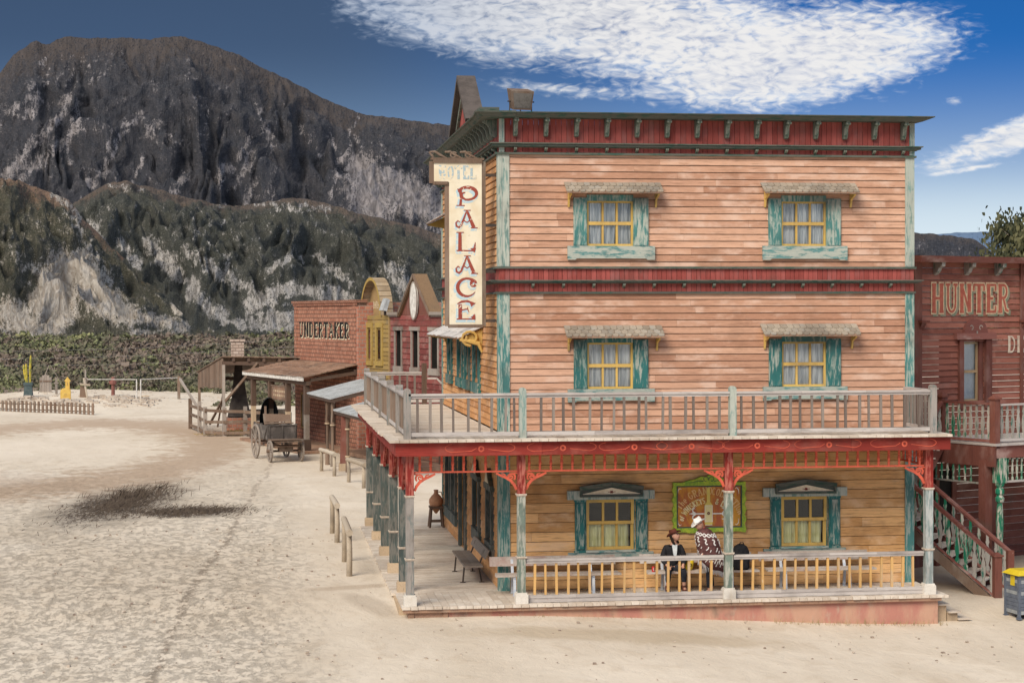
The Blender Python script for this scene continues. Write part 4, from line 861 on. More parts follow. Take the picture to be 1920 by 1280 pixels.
def railings():
    # front porch rail
    mb = MB()
    for x0, x1 in ((2.60, 6.93), (7.15, 11.45)):
        n = 4
        for i in range(n):
            a, b = x0+(x1-x0)*i/n, x0+(x1-x0)*(i+1)/n; mb.box((a, .04, .90), (b-.003, .16, .945)); mb.box((a, .055, .85), (b-.003, .135, .898)); mb.box((a, .06, .10), (b-.003, .14, .17)); 
        mb.box((x0, .075, .01), (x1, .125, .098))
    pr = mb.build('porch_railing', M['rail_h'], hotel)
    mb = MB(); xs = [2.78+.243*i for i in range(17)]+[7.33+.243*i for i in range(17)]
    for x in xs:
        mb = MB(); w_ = R.uniform(.021, .027); mb.box((-w_, -w_, .168), (w_, w_, .852)); c = mb.build('baluster', M['baluster'], None); place(c, pr, (x+R.uniform(-.012, .012), .1, 0)); c.rotation_euler = (0, rad(R.uniform(-.9, .9)), 0)
    # balcony rail
    Z0 = 3.545; mb = MB()
    for x0, x1 in ((.08, 2.45), (2.60, 7.05), (7.2, 11.57)):
        n = 3
        for i in range(n): a, b = x0+(x1-x0)*i/n, x0+(x1-x0)*(i+1)/n; mb.box((a, -.02, 4.455), (b-.003, .12, 4.50)); mb.box((a, .01, 4.40), (b-.003, .09, 4.453)); mb.box((a, .0, 3.60), (b-.003, .09, 3.68))
    YS = [.02, 2.1, 5.1, 8.3, 11.7, 15.3]
    for a, b in zip(YS[:-1], YS[1:]): mb.box((-.04, a+.14, 4.455), (.14, b, 4.50)); mb.box((.01, a+.14, 4.40), (.09, b, 4.453)); mb.box((.01, a+.14, 3.62), (.09, b, 3.70))
    mb.box((.12, 15.3, 4.455), (1.65, 15.42, 4.5)); mb.box((.12, 15.32, 4.40), (1.65, 15.4, 4.453)); mb.box((.12, 15.32, 3.6), (2.2, 15.4, 3.68)); mb.box((11.62, .1, 4.44), (11.72, 1.9, 4.5)); mb.box((11.64, .1, 3.6), (11.70, 1.9, 3.68))
    mb.bar((1.8, 15.36, 4.3), (2.1, 15.36, 4.3), .06, .05); mb.bar((2.1, 15.36, 4.3), (2.25, 15.36, 4.15), .06, .05)
    br = mb.build('balcony_railing', M['rail_h'], hotel)
    pts = [(-.02, -.02), (2.45, -.02), (7.05, -.02), (11.57, -.02)]
    for x, y in pts:
        mb = MB(); mb.box((x, y, Z0-.01), (x+.15, y+.15, 4.55)); mb.prism(arc(x+.075, 4.55, .075, 0, 180, 8, .07), y+.0, y+.15, 'o'); mb.build('railing_post', M['grey_v'] if x < 2 or x > 11 else M['teal_pale'], br)
    for y in YS[1:]:
        mb = MB(); mb.box((-.04, y, Z0-.01), (.12, y+.14, 4.55)); fr = Fr((0, 0, 0), (0, 1), (1, 0)); m2 = [(p[0], p[1]) for p in arc(y+.07, 4.55, .07, 0, 180, 8, .07)]; mb.prism(m2, -.04, .12, 's'); mb.build('railing_post', M['grey_v'], br)
    mb = MB(); mb.box((1.66, 15.3, Z0-.01), (1.8, 15.44, 4.75)); mb.build('railing_post', M['darkwood'], br)
    xs = [.28+.262*i for i in range(45)]; xs = [x for x in xs if not (2.38 < x < 2.68 or 6.98 < x < 7.26 or x > 11.5)]
    for x in xs:
        mb = MB(); w_ = R.uniform(.023, .029); mb.box((-w_, -w_, 3.67), (w_, w_, 4.41)); c = mb.build('baluster', M['dark_bal'], None); place(c, br, (x+R.uniform(-.01, .01), .05, 0)); c.rotation_euler = (0, rad(R.uniform(-.8, .8)), 0)
    mb = MB(); ys = []; y = .3
    while y < 15.2: ys.append(y); y += .20
    for i, y in enumerate(ys):
        if any(a-.05 < y < a+.2 for a in YS): continue
        if i < 18: m1 = MB(); m1.box((.025, y-.05, 3.69), (.065, y+.05, 4.41)); m1.build('baluster', M['brown_board'], br)
        else: mb.box((.025, y-.05, 3.69), (.065, y+.05, 4.41))
    tag(mb.build('side_baluster', M['brown_board'], br), None, None, kind='stuff')
    mb = MB()
    for i in range(6): mb = MB(); mb.box((.32+.22*i, 15.33, 3.68), (.38+.22*i, 15.38, 4.4)); mb.build('baluster', M['dark_bal'], br)
    for i in range(7): mb = MB(); mb.box((11.64, .3+.23*i, 3.68), (11.69, .36+.23*i, 4.44)); mb.build('baluster', M['dark_bal'], br)
railings()
def porch_steps():
    t = thing('porch_steps', 'three weathered timber steps at the right end of the hotel porch', 'steps', (12.1, .8, -.62))
    for i, (x, z) in enumerate(((11.78, -.24), (12.04, -.41), (12.27, -.57))):
        mb = MB(); mb.box((x, .12, z-.035), (x+.30, 1.45, z)); mb.build('tread', M['deck'], t)
        mb = MB(); mb.box((x, .2, -.95), (x+.24, 1.4, z-.036)); mb.build('riser', M['tan_block'], t)
porch_steps()
# hanging sign ----------------------------------------------------
def hotel_sign():
    fr = Fr((0, 2.4, 0), (1, 0), (0, -1)); t = thing('hotel_sign', 'tall cream hanging sign reading HOTEL PALACE in an iron-brown frame on the side wall', 'sign', (1.4, 2.4, 5.9))
    L = [(.83, 9.13), (1.17, 9.13), (1.17, 5.92), (1.94, 5.92), (1.94, 9.62), (.83, 9.62)]
    mb = MB(fr); mb.prism([(.85, 9.15), (1.93, 9.15), (1.93, 9.60), (.85, 9.60)], -.05, .05); mb.prism([(1.19, 5.94), (1.93, 5.94), (1.93, 9.149), (1.19, 9.149)], -.05, .049)
    def fn(tt):
        p = tt.co(); n = tt.noise(p, 2.2, 5, .6); d = tt.noise(p, 9, 4, .7); c = tt.mix(tt.ramp(n, .4, .65), (.78, .71, .56), (.70, .60, .43)); return tt.mix(tt.math('MULTIPLY', tt.ramp(d, .62, .75), .5), c, (.42, .33, .22))
    mb.build('board', mat('sign_board', fn, .8), t)
    mb = MB(fr)
    for i, (a, b) in enumerate(zip(L, L[1:]+L[:1])): mb.bar((a[0], 0, a[1]), (b[0], 0, b[1]), .15+.003*i, .07+.002*i)
    mb.build('frame', M['bwood'], t)
    mb = MB(fr)
    for x in (.98, 1.32, 1.66):
        mb.tube([(x-.22, 0, 9.83), (x-.1, 0, 9.84), (x+.02, 0, 9.76), (x+.2, 0, 9.68)], [.02, .028, .03, .012], 6)
        if x > 1: mb.tube([(x-.02+.085*math.cos(rad(a))*(1-a/900), 0, 9.76+.075*math.sin(rad(a))*(1-a/900)) for a in range(40, 420, 30)], .022, 6)
    mb.tube([(.74, 0, 9.83), (.82, 0, 9.74), (.86, 0, 9.66)], [.015, .03, .02], 6); mb.box((.78, -.06, 9.65), (1.98, .06, 9.70)); mb.build('crest', M['bwood'], t)
    for z in (9.32, 8.19, 7.15, 6.04): mb = MB(fr); mb.box((1.95, -.025, z-.035), (2.30, .025, z+.035)); mb.build('wall_bracket', M['iron'], t)
    def worn(nm, c, c2, thr):
        def fn(tt):
            p = tt.co(); d = tt.noise(p, 11, 4, .7, .5); return tt.mix(tt.ramp(d, thr, thr+.05), c, c2)
        return mat(nm, fn, .8)
    pm = worn('worn_maroon', (.30, .065, .045), (.70, .62, .50), .60); bm_ = worn('worn_sky_blue', (.46, .60, .66), (.76, .69, .55), .52); bm2 = worn('worn_grey_blue', (.36, .47, .52), (.74, .66, .50), .50)
    mb = MB(fr); W_ = twidth('HOTEL', .27, .62); x0 = .93+(.92-W_)/2+.0
    text(mb, 'HOTEL', lambda x, y: (x0+x, 9.24+y), .27, .055, .62, o=.052, thin=.035); mb.build('lettering_hotel', bm2, t)
    # palace letters: strokes (points, widths) in a cell .48 wide, .42 high
    P = {'P': [([(.10, .0), (.115, .16), (.10, .34), (.04, .37)], [.06, .05, .075, .02]), (arc(.24, .27, .19, 165, -100, 14, .14)+[(.15, .17)]+arc(.19, .23, .06, 200, 80, 5), [.03, .05, .06, .065, .07, .075, .08, .08, .075, .07, .06, .055, .05, .05, .045, .05, .05, .045, .04, .04, .03, .02]), ([(.02, .0), (.19, .0)], .022)],
         'A': [([(.23, .40), (.37, .02)], [.05, .085]), ([(.23, .40), (.16, .19), (.11, .06), (.07, .02), (.02, .05), (.01, .12), (.05, .17), (.09, .14)], [.03, .045, .05, .05, .045, .035, .03, .02]), ([(.15, .19), (.235, .13), (.30, .19)], .026), ([(.17, .405), (.31, .405)], .02), ([(.31, .01), (.45, .01)], .022)],
         'L': [([(.09, .42), (.09, .02)], [.07, .085]), ([(.02, .42), (.17, .42)], .022), ([(.02, .01), (.40, .01)], .03), ([(.34, .01), (.385, .06), (.40, .20)], [.14, .06, .01])],
         'C': [(arc(.23, .21, .19, 40, 330, 16, .2), [.09, .07, .05, .05, .055, .065, .075, .08, .08, .08, .075, .065, .055, .045, .035, .025, .012]), (arc(.36, .30, .05, 0, 330, 8, .06), .06)],
         'E': [([(.09, .34), (.09, .02)], [.08, .085]), ([(.03, .35), (.12, .40), (.24, .41), (.36, .37)], [.02, .05, .05, .03]), ([(.40, .37), (.30, .33)], [.01, .10]), ([(.02, .01), (.40, .01)], .028), ([(.34, .02), (.37, .06), (.385, .14)], [.12, .07, .01]), ([(.12, .21), (.24, .24), (.27, .16)], [.025, .035, .01]), ([(.23, .22), (.245, .28)], [.03, .01])]}
    mr = MB(fr); mbb = MB(fr); k = 0
    for i, ch in enumerate('PALACE'):
        z0 = 8.63-i*.512; x0 = 1.33
        for pts, ws in P[ch]:
            k += 1; mbb.ribbon([(x0+p[0]*1.12-.025, z0+p[1]-.035) for p in pts], ([w_*1.5+.02 for w_ in ws] if isinstance(ws, list) else ws*1.5+.03), .0515+k*.0001)
            mr.ribbon([(x0+p[0]*1.12, z0+p[1]) for p in pts], ws, .056+k*.0001)
    mbb.build('letter_shadow', bm_, t); mr.build('lettering_palace', pm, t)
hotel_sign()
def floodlight():
    t = thing('floodlight', 'dark boxy floodlight on thin legs on the hotel roof edge', 'floodlight', (2.83, 2.6, 10.67))
    fr = Fr((2.83, 2.6, 11.05), (math.cos(rad(12)), math.sin(rad(12))), (math.sin(rad(12)), -math.cos(rad(12))))
    mb = MB(fr); h = .28; mb.hexa([(-.22, .16, -.25), (.22, .16, -.25), (.19, -.14, -.18), (-.19, -.14, -.18), (-.27, .22, .17), (.27, .22, .17), (.25, -.16, .27), (-.25, -.16, .27)]); mb.build('housing', M['bwood'], t)
    mb = MB(fr); mb.hexa([(-.19, .171, -.21), (.19, .171, -.21), (.19, .16, -.21), (-.19, .16, -.21), (-.23, .224, .12), (.23, .224, .12), (.23, .2, .12), (-.23, .2, .12)]); mb.build('lens', plain('floodlight_glass', (.10, .09, .08), (.17, .155, .14), 3, .25), t)
    mb = MB(fr)
    for x in (-.26, 0, .27): mb.tube([(x, .05, -.05 if x else -.24), (x, .05, -.42)], .012, 6)
    mb.tube([(-.31, .05, -.05), (.33, .05, -.05)], .015, 6); mb.build('legs', M['iron'], t)
floodlight()
# ================================================================ things on the porch
M['bench_a'] = wood('worn_plank', (.42, .36, .31), (.56, .50, .45), (.34, .20, .17), axis='n', dark=.5)
M['metal_leg'] = plain('blue_white_metal', (.42, .48, .58), (.62, .64, .66), 7, .5)
def bench(label, L, dark=False):
    t = thing('bench', label, 'bench', (0, 0, 0), 'plank benches on the hotel porch')
    m = M['greywood'] if dark else M['bench_a']
    mb = MB(); mb.box((0, -.22, .42), (L, -.02, .46)); mb.box((.03, -.015, .42), (L-.02, .20, .46)); mb.build('seat', m, t)
    mb = MB(); mb.hexa([(-.08, .24, .60), (L-.05, .24, .60), (L-.05, .27, .60), (-.08, .27, .60), (-.08, .33, .80), (L-.05, .33, .80), (L-.05, .36, .80), (-.08, .36, .80)]); mb.build('backrest', m, t)
    for x in (.42, L-.62):
        for y0, y1 in ((-.16, -.20), (.16, .24)): mb = MB(); mb.bar((x, y0, .415), (x, y1, 0), .06, .035); mb.box((x-.04, y1-.06, 0), (x+.04, y1+.06, .012)); mb.build('leg', M['iron'] if dark else M['metal_leg'], t)
        mb = MB(); mb.bar((x, .19, .43), (x, .315, .74), .06, .03); mb.bar((x, -.2, .40), (x, .2, .40), .05, .03); mb.build('back_support', M['iron'] if dark else M['metal_leg'], t)
    return t
b = bench('long grey bench on the front porch, leftmost, its end sticking out past the post', 2.8); b.location = (2.07, 1.30, 0)
b = bench('middle plank bench on the front porch where the woman in black sits', 2.55); b.location = (5.46, 1.30, 0)
b = bench('plank bench on the front porch under the right ground-floor window, reddish backrest', 2.52); b.location = (8.2, 1.30, 0)
b = bench('grey bench with dark iron legs standing against the side wall of the hotel', 2.9, True); b.rotation_euler = (0, 0, rad(-90)); b.location = (1.78, 5.62, 0)
def picture():
    fr = Fr((0, 1.865, 0), (1, 0), (0, -1)); t = thing('painted_sign', 'painted whiskey bottle sign in an ornate green frame on the porch wall', 'sign', (7.03, 1.8, 1.25))
    x0, x1, z0, z1 = 6.30, 7.78, 1.36, 2.28
    def fn(tt):
        p = tt.co(); n = tt.noise(tt.scl(p, (1.6, 1, .8)), 1.6, 5, .65, .5); c = tt.mix(tt.ramp(n, .4, .62), (.46, .13, .055), (.72, .34, .05)); return tt.mix(tt.ramp(tt.noise(p, 7, 4), .58, .75), c, (.60, .33, .06))
    mb = MB(fr); mb.box((x0, -.02, z0), (x1, .02, z1)); mb.build('panel', mat('ochre_panel', fn, .6), t)
    gm = plain('lime_green', (.50, .60, .06), (.20, .38, .05), 5, .6)
    def wavy(side):
        o = []; N = 26
        for i in range(N+1):
            k = i/N
            if side in 'lr': z = z0-.12+(z1-z0+.22)*k; w_ = .10+.018*math.sin(k*PI*10); o.append(((x0-w_) if side == 'l' else (x1+w_), z))
            else:
                x = x0-.10+(x1-x0+.2)*k
                if side == 'b': o.append((x, z0-.12-.015*math.cos(k*PI*8)-.02*max(0, 1-abs(k-.5)*14)))
                else: o.append((x, z1+.09+.17*max(0, 1-abs(k-.5)/.38)**1.0*(1 if abs(k-.5) > .13 else 1.0)+(.02*math.sin(k*PI*12))*(1-abs(2*k-1))))
        return o
    mb = MB(fr)
    mb.prism(wavy('l')+[(x0-.02, z1+.09), (x0-.02, z0-.12)], -.02, .06); mb.prism(wavy('r')+[(x1+.02, z1+.09), (x1+.02, z0-.12)], -.02, .06)
    mb.prism(wavy('b')+[(x1+.10, z0-.02), (x0-.10, z0-.02)], -.02, .063); mb.prism(wavy('t')+[(x1+.10, z1+.02), (x0-.10, z1+.02)], -.02, .063)
    f = mb.build('frame', gm, t)
    mb = MB(fr)
    for a, b in (((x0-.01, z0), (x0-.01, z1)), ((x1+.01, z0), (x1+.01, z1))): mb.box((a[0]-.022, .0, z0-.02), (a[0]+.022, .045, z1+.02))
    mb.box((x0, .0, z1-.012), (x1, .044, z1+.03)); mb.box((x0, .0, z0-.03), (x1, .044, z0+.01)); mb.build('inner_edge', M['cornice'], f)
    mb = MB(fr); cx = 7.02
    for g in (-1, 1): mb.ribbon([(cx+g*(.05+.05*math.cos(rad(a))*(1+.002*a)+.02), z1+.17+.05*math.sin(rad(a))) for a in range(-120, 240, 24)], .014, .066); mb.ribbon([(cx+g*.12, z1+.12), (cx+g*.25, z1+.13), (cx+g*.45, z1+.08)], [.02, .014, .004], .066)
    mb.build('carved_scrolls', M['cornice'], f)
    O = .0215; cz = 1.15; cr = plain('faded_cream', (.90, .82, .55), (.86, .66, .24), 9)
    def arctext(mb, s, rx, rz, a0, size, cond, wst, k0, czz=cz):
        W = twidth(s, size, cond)
        def f(x, y): a = rad(a0)-x/((rx+rz)/2); return (cx+(rx+y)*math.cos(a), czz+(rz+y)*math.sin(a))
        text(mb, s, f, size, wst, cond, o=O+k0, thin=wst*.7)
        return math.degrees(W/((rx+rz)/2))
    mb = MB(fr); arctext(mb, 'The GRAND', .74, .70, 150, .155, .62, .026, .0, 1.40); arctext(mb, 'COLLECTION', .74, .70, 84, .145, .58, .026, .01, 1.40)
    mb.build('lettering_top', plain('faded_orange', (.86, .58, .30), (.78, .52, .20), 9), t)
    mb = MB(fr); arctext(mb, 'of WHISKEYS', .62, .62, 160, .125, .55, .030, 0, 1.28); arctext(mb, '& LI', .62, .62, 76, .125, .60, .030, .01, 1.28); mb.build('lettering_arc', cr, t)
    wm = plain('warm_white', (.90, .87, .80), (.84, .76, .62), 9)
    mb = MB(fr); k = O+.02
    for g in (-1, 1):
        mb.ribbon([(cx+g*.09, 1.66), (cx+g*.40, 1.66)], .03, k); mb.ribbon([(cx+g*.44, 1.66), (cx+g*.33, 1.69)] if g < 0 else [(cx+.40, 1.66), (cx+.34, 1.66)], .02, k+.0006)
        for u in (-1, 1): mb.ribbon([(cx+g*(.30 if g < 0 else .32), 1.66+u*.01), (cx+g*.36, 1.66+u*.05), (cx+g*.37, 1.66+u*.10), (cx+g*.33, 1.66+u*.13), (cx+g*.31, 1.66+u*.11)], [.03, .035, .03, .025, .012], k+.0012+.0003*u)
    mb.build('white_scrollwork', wm, t)
    mb = MB(fr); mb.prism([(cx-.085, 1.43), (cx-.07, 1.40), (cx+.08, 1.40), (cx+.095, 1.43), (cx+.095, 1.85), (cx+.04, 1.93), (cx+.035, 2.25), (cx-.035, 2.25), (cx-.04, 1.93), (cx-.09, 1.85)], .02, .047)
    bt = mb.build('bottle', plain('bottle_gold', (.80, .66, .16), (.74, .58, .14), 6, .5), t)
    mb = MB(fr); mb.prism([(cx-.08, 1.48), (cx+.085, 1.48), (cx+.085, 1.84), (cx-.08, 1.84)], .02, .050); mb.build('bottle_label', plain('label_straw', (.88, .80, .46), (.80, .70, .34), 3, .6), bt)
    mb = MB(fr)
    for i, pl in enumerate(([(cx-.085, 1.48), (cx+.09, 1.48)], [(cx-.085, 1.845), (cx+.09, 1.845)], [(cx-.085, 1.48), (cx-.085, 1.845)], [(cx+.09, 1.48), (cx+.09, 1.845)], [(cx-.08, 1.405), (cx+.085, 1.405)])): mb.ribbon(pl, .012, .0515+i*.0003)
    mb.build('label_outline', wm, bt)
    mb = MB(fr); mb.ribbon(arc(cx, 1.67, .022, 0, 360, 10), .026, .0535); mb.build('label_rosette', M['ox'], bt)
    mb = MB(fr)
    for gx in (-1, 1):
        for gzz in (-1, 1): mb.ribbon([(cx+gx*.71, (z0+z1)/2+gzz*.28), (cx+gx*.70, (z0+z1)/2+gzz*.38), (cx+gx*.66, (z0+z1)/2+gzz*.42), (cx+gx*.62, (z0+z1)/2+gzz*.40)], [.008, .02, .02, .008], .023)
    mb.build('corner_flourish', wm, t)
picture()
def clay_jug():
    t = thing('jug_stand', 'dark four-legged timber stand holding a clay jug at the far end of the side porch', 'stand', (2.0, 14.6, 0))
    for x in (-.2, .2):
        for y in (-.2, .2): mb = MB(); mb.bar((2.0+x, 14.6+y, .0), (2.0+x*.7, 14.6+y*.7, .62), .05, .05); mb.build('leg', M['darkwood'], t)
    mb = MB(); mb.box((1.8, 14.4, .56), (2.2, 14.46, .62)); mb.box((1.8, 14.74, .56), (2.2, 14.8, .62)); mb.box((1.8, 14.46, .56), (1.86, 14.74, .62)); mb.box((2.14, 14.46, .56), (2.2, 14.74, .62))
    for x, y in ((1.82, 14.43), (2.18, 14.43)): pass
    mb.bar((1.82, 14.42, .18), (2.18, 14.42, .18), .04, .04); mb.bar((1.82, 14.78, .18), (2.18, 14.78, .18), .04, .04); mb.build('top_frame', M['darkwood'], t)
    c = thing('clay_jug', 'round terracotta water jug with pointed base sitting in the dark stand', 'jug', (2.0, 14.6, .42))
    mb = MB(); mb.lathe((2.0, 14.6, .40), [(.03, 0), (.10, .10), (.17, .2), (.21, .32), (.20, .42), (.13, .52), (.07, .57), (.055, .64), (.075, .68), (.06, .69)], 18); mb.build('body', plain('terracotta', (.45, .24, .14), (.34, .17, .10), 5), c, smooth=True)
    mb = MB(); mb.tube([(2.0+.06, 14.6, 1.03), (2.0+.15, 14.6, 1.02), (2.0+.18, 14.6, .90)], .016, 6); mb.build('handle', M['tan_block'], c)
clay_jug()
# ---------------------------------------------------------------- people
def lim(name, chains, m, parent, sub=2, root=0):
    """one continuous skinned surface. chains: list of [(x,y,z,r), ...]; equal points are merged"""
    vs = []; rs = []; es = []; key = {}
    def vid(p):
        k = (round(p[0], 3), round(p[1], 3), round(p[2], 3))
        if k not in key: key[k] = len(vs); vs.append(p[:3]); r = p[3]; rs.append(r if isinstance(r, tuple) else (r, r))
        return key[k]
    for c in chains:
        ids = [vid(p) for p in c]
        for a, b in zip(ids[:-1], ids[1:]):
            if a != b: es.append((a, b))
    me = bpy.data.meshes.new(name); me.from_pydata(vs, es, []); me.materials.append(m)
    o = bpy.data.objects.new(name, me); COL.objects.link(o); o.parent = parent
    md = o.modifiers.new('skin', 'SKIN'); md.use_smooth_shade = True; me.skin_vertices[0].data[root].use_root = True
    for i, r in enumerate(rs): me.skin_vertices[0].data[i].radius = r
    s2 = o.modifiers.new('sub', 'SUBSURF'); s2.levels = sub; s2.render_levels = sub
    return o
skin = plain('skin', (.58, .33, .24), (.50, .26, .18), 20, .55); black = plain('black_cloth', (.016, .016, .019), (.028, .027, .03), 12, .9); trous = plain('navy_trousers', (.014, .016, .024), (.03, .032, .042), 12, .9)
def hand(ch, w_, d, side, s=1.0):
    """wrist w_, pointing along d; five fingers as chains"""
    w_ = Vector(w_); d = Vector(d).normalized(); sv_ = Vector(side).normalized(); nn = d.cross(sv_)
    palm = w_+d*.05*s; ch.append([(*w_, .020), (*palm, (.030, .018))])
    for i, (o, l) in enumerate(((-.027, .060), (-.009, .072), (.009, .068), (.027, .052))):
        a = palm+sv_*o*s*.9+d*.02*s; b = a+d*l*.5*s+nn*.004; c = b+d*l*.42*s+nn*.018*s
        ch.append([(*palm, (.030, .018)), (*a, .0105), (*b, .0088), (*c, .007)])
    a = w_+d*.02*s-sv_*.03*s; b = a+(d*.7-sv_*.6).normalized()*.035*s; c = b+(d*.9-sv_*.2).normalized()*.028*s
    ch.append([(*w_, .020), (*a, .012), (*b, .010), (*c, .008)])
def head(par, c, f, up, sc=1.0):
    """face parts around head centre c looking along f"""
    c = Vector(c); f = Vector(f).normalized(); up = (Vector(up)-f*Vector(up).dot(f)).normalized(); sd_ = f.cross(up)
    fr = lambda a, b, d: c+(sd_*a+f*b+up*d)*sc
    mb = MB(); vs = []; fs = []; nu, nv = 20, 14
    for j in range(nv+1):
        th = PI*j/nv
        for i in range(nu):
            ph = 2*PI*i/nu; x = math.sin(th)*math.cos(ph); y = math.sin(th)*math.sin(ph); z = math.cos(th)
            jaw = max(0, -z); w_ = .075*(1-.28*jaw**1.5); d_ = .095*(1-.10*jaw); yy = y*d_+.01
            if y > .5: yy += .006*math.exp(-((z+.35)/.25)**2)*(abs(x) < .5)
            if y > .3 and abs(x) < .18: yy += .022*math.exp(-((z+.12)/.14)**2)        # nose
            if y > .3: yy -= .008*math.exp(-((abs(x)-.38)/.16)**2-((z-.10)/.13)**2)     # eye sockets
            vs.append(fr(x*w_, yy, z*.118))
        if j: fs += [((j-1)*nu+i, (j-1)*nu+(i+1) % nu, j*nu+(i+1) % nu, j*nu+i) for i in range(nu)]
    mb.add(vs, fs, raw=True); h = mb.build('head', skin, par, smooth=True)
    for g in (-1, 1):
        mb = MB(); mb.tube([fr(g*.030, .090, .012), fr(g*.030, .101, .012)], [.010, .007], 8); mb.build('eye', plain('eye_dark', (.03, .025, .025), (.05, .04, .04)), h)
        mb = MB(); mb.tube([fr(g*.073, .005, .022), fr(g*.085, -.006, .004), fr(g*.073, -.003, -.030)], [.010, .015, .009], 6); mb.build('ear', skin, h)
        mb = MB(); mb.tube([fr(g*.016, .100, .034), fr(g*.046, .092, .034)], .004, 5); mb.build('eyebrow', plain('brow', (.10, .06, .04)), h)
    mb = MB(); mb.tube([fr(-.024, .096, -.056), fr(0, .104, -.059), fr(.024, .096, -.056)], [.003, .007, .003], 6); mb.build('mouth', plain('lips', (.42, .10, .09)), h)
    return fr, h
def hat(par, fr, m, band, brim=.165, tilt=0.0, crown=.115):
    vs = []; fs = []; n = 28
    prof = [(brim, 0), (.10, -.004), (.088, .01), (.084, crown*.7), (.066, crown), (.0, crown*.90)]
    for j, (q, z) in enumerate(prof):
        for i in range(n):
            a = 2*PI*i/n; lift = (.045 if j == 0 else 0)*abs(math.cos(a))**2.5*1.0-(.012 if j == 0 else 0)*abs(math.sin(a))**3
            pinch = 1-(.18*abs(math.sin(a))**4*(math.sin(a) > 0) if j >= 4 else 0)
            vs.append(fr(math.cos(a)*q*.88*pinch, math.sin(a)*q*1.12-.004, .058+z+lift+(-.02*abs(math.cos(a)) if j == 4 else 0)))
        if j: fs += [((j-1)*n+i, (j-1)*n+(i+1) % n, j*n+(i+1) % n, j*n+i) for i in range(n)]
    k = len(vs)
    for i in range(n):
        a = 2*PI*i/n; lift = .045*abs(math.cos(a))**2.5-.012*abs(math.sin(a))**3; vs.append(fr(math.cos(a)*brim*.88, math.sin(a)*brim*1.12-.004, .052+lift))
    for i in range(n): a = 2*PI*i/n; vs.append(fr(math.cos(a)*.08, math.sin(a)*.1, .050))
    fs += [(k+i, k+(i+1) % n, k+n+(i+1) % n, k+n+i) for i in range(n)]+[(i, (i+1) % n, k+(i+1) % n, k+i) for i in range(n)]
    mb = MB(); mb.add(vs, fs, raw=True); h = mb.build('hat', m, par, smooth=True)
    mb = MB(); pts = [fr(math.cos(a)*.0785, math.sin(a)*.099-.004, .075) for a in [2*PI*i/20 for i in range(21)]]; mb.tube([tuple(p) for p in pts], .0045, 5, caps=False); mb.build('hat_band', band, h)
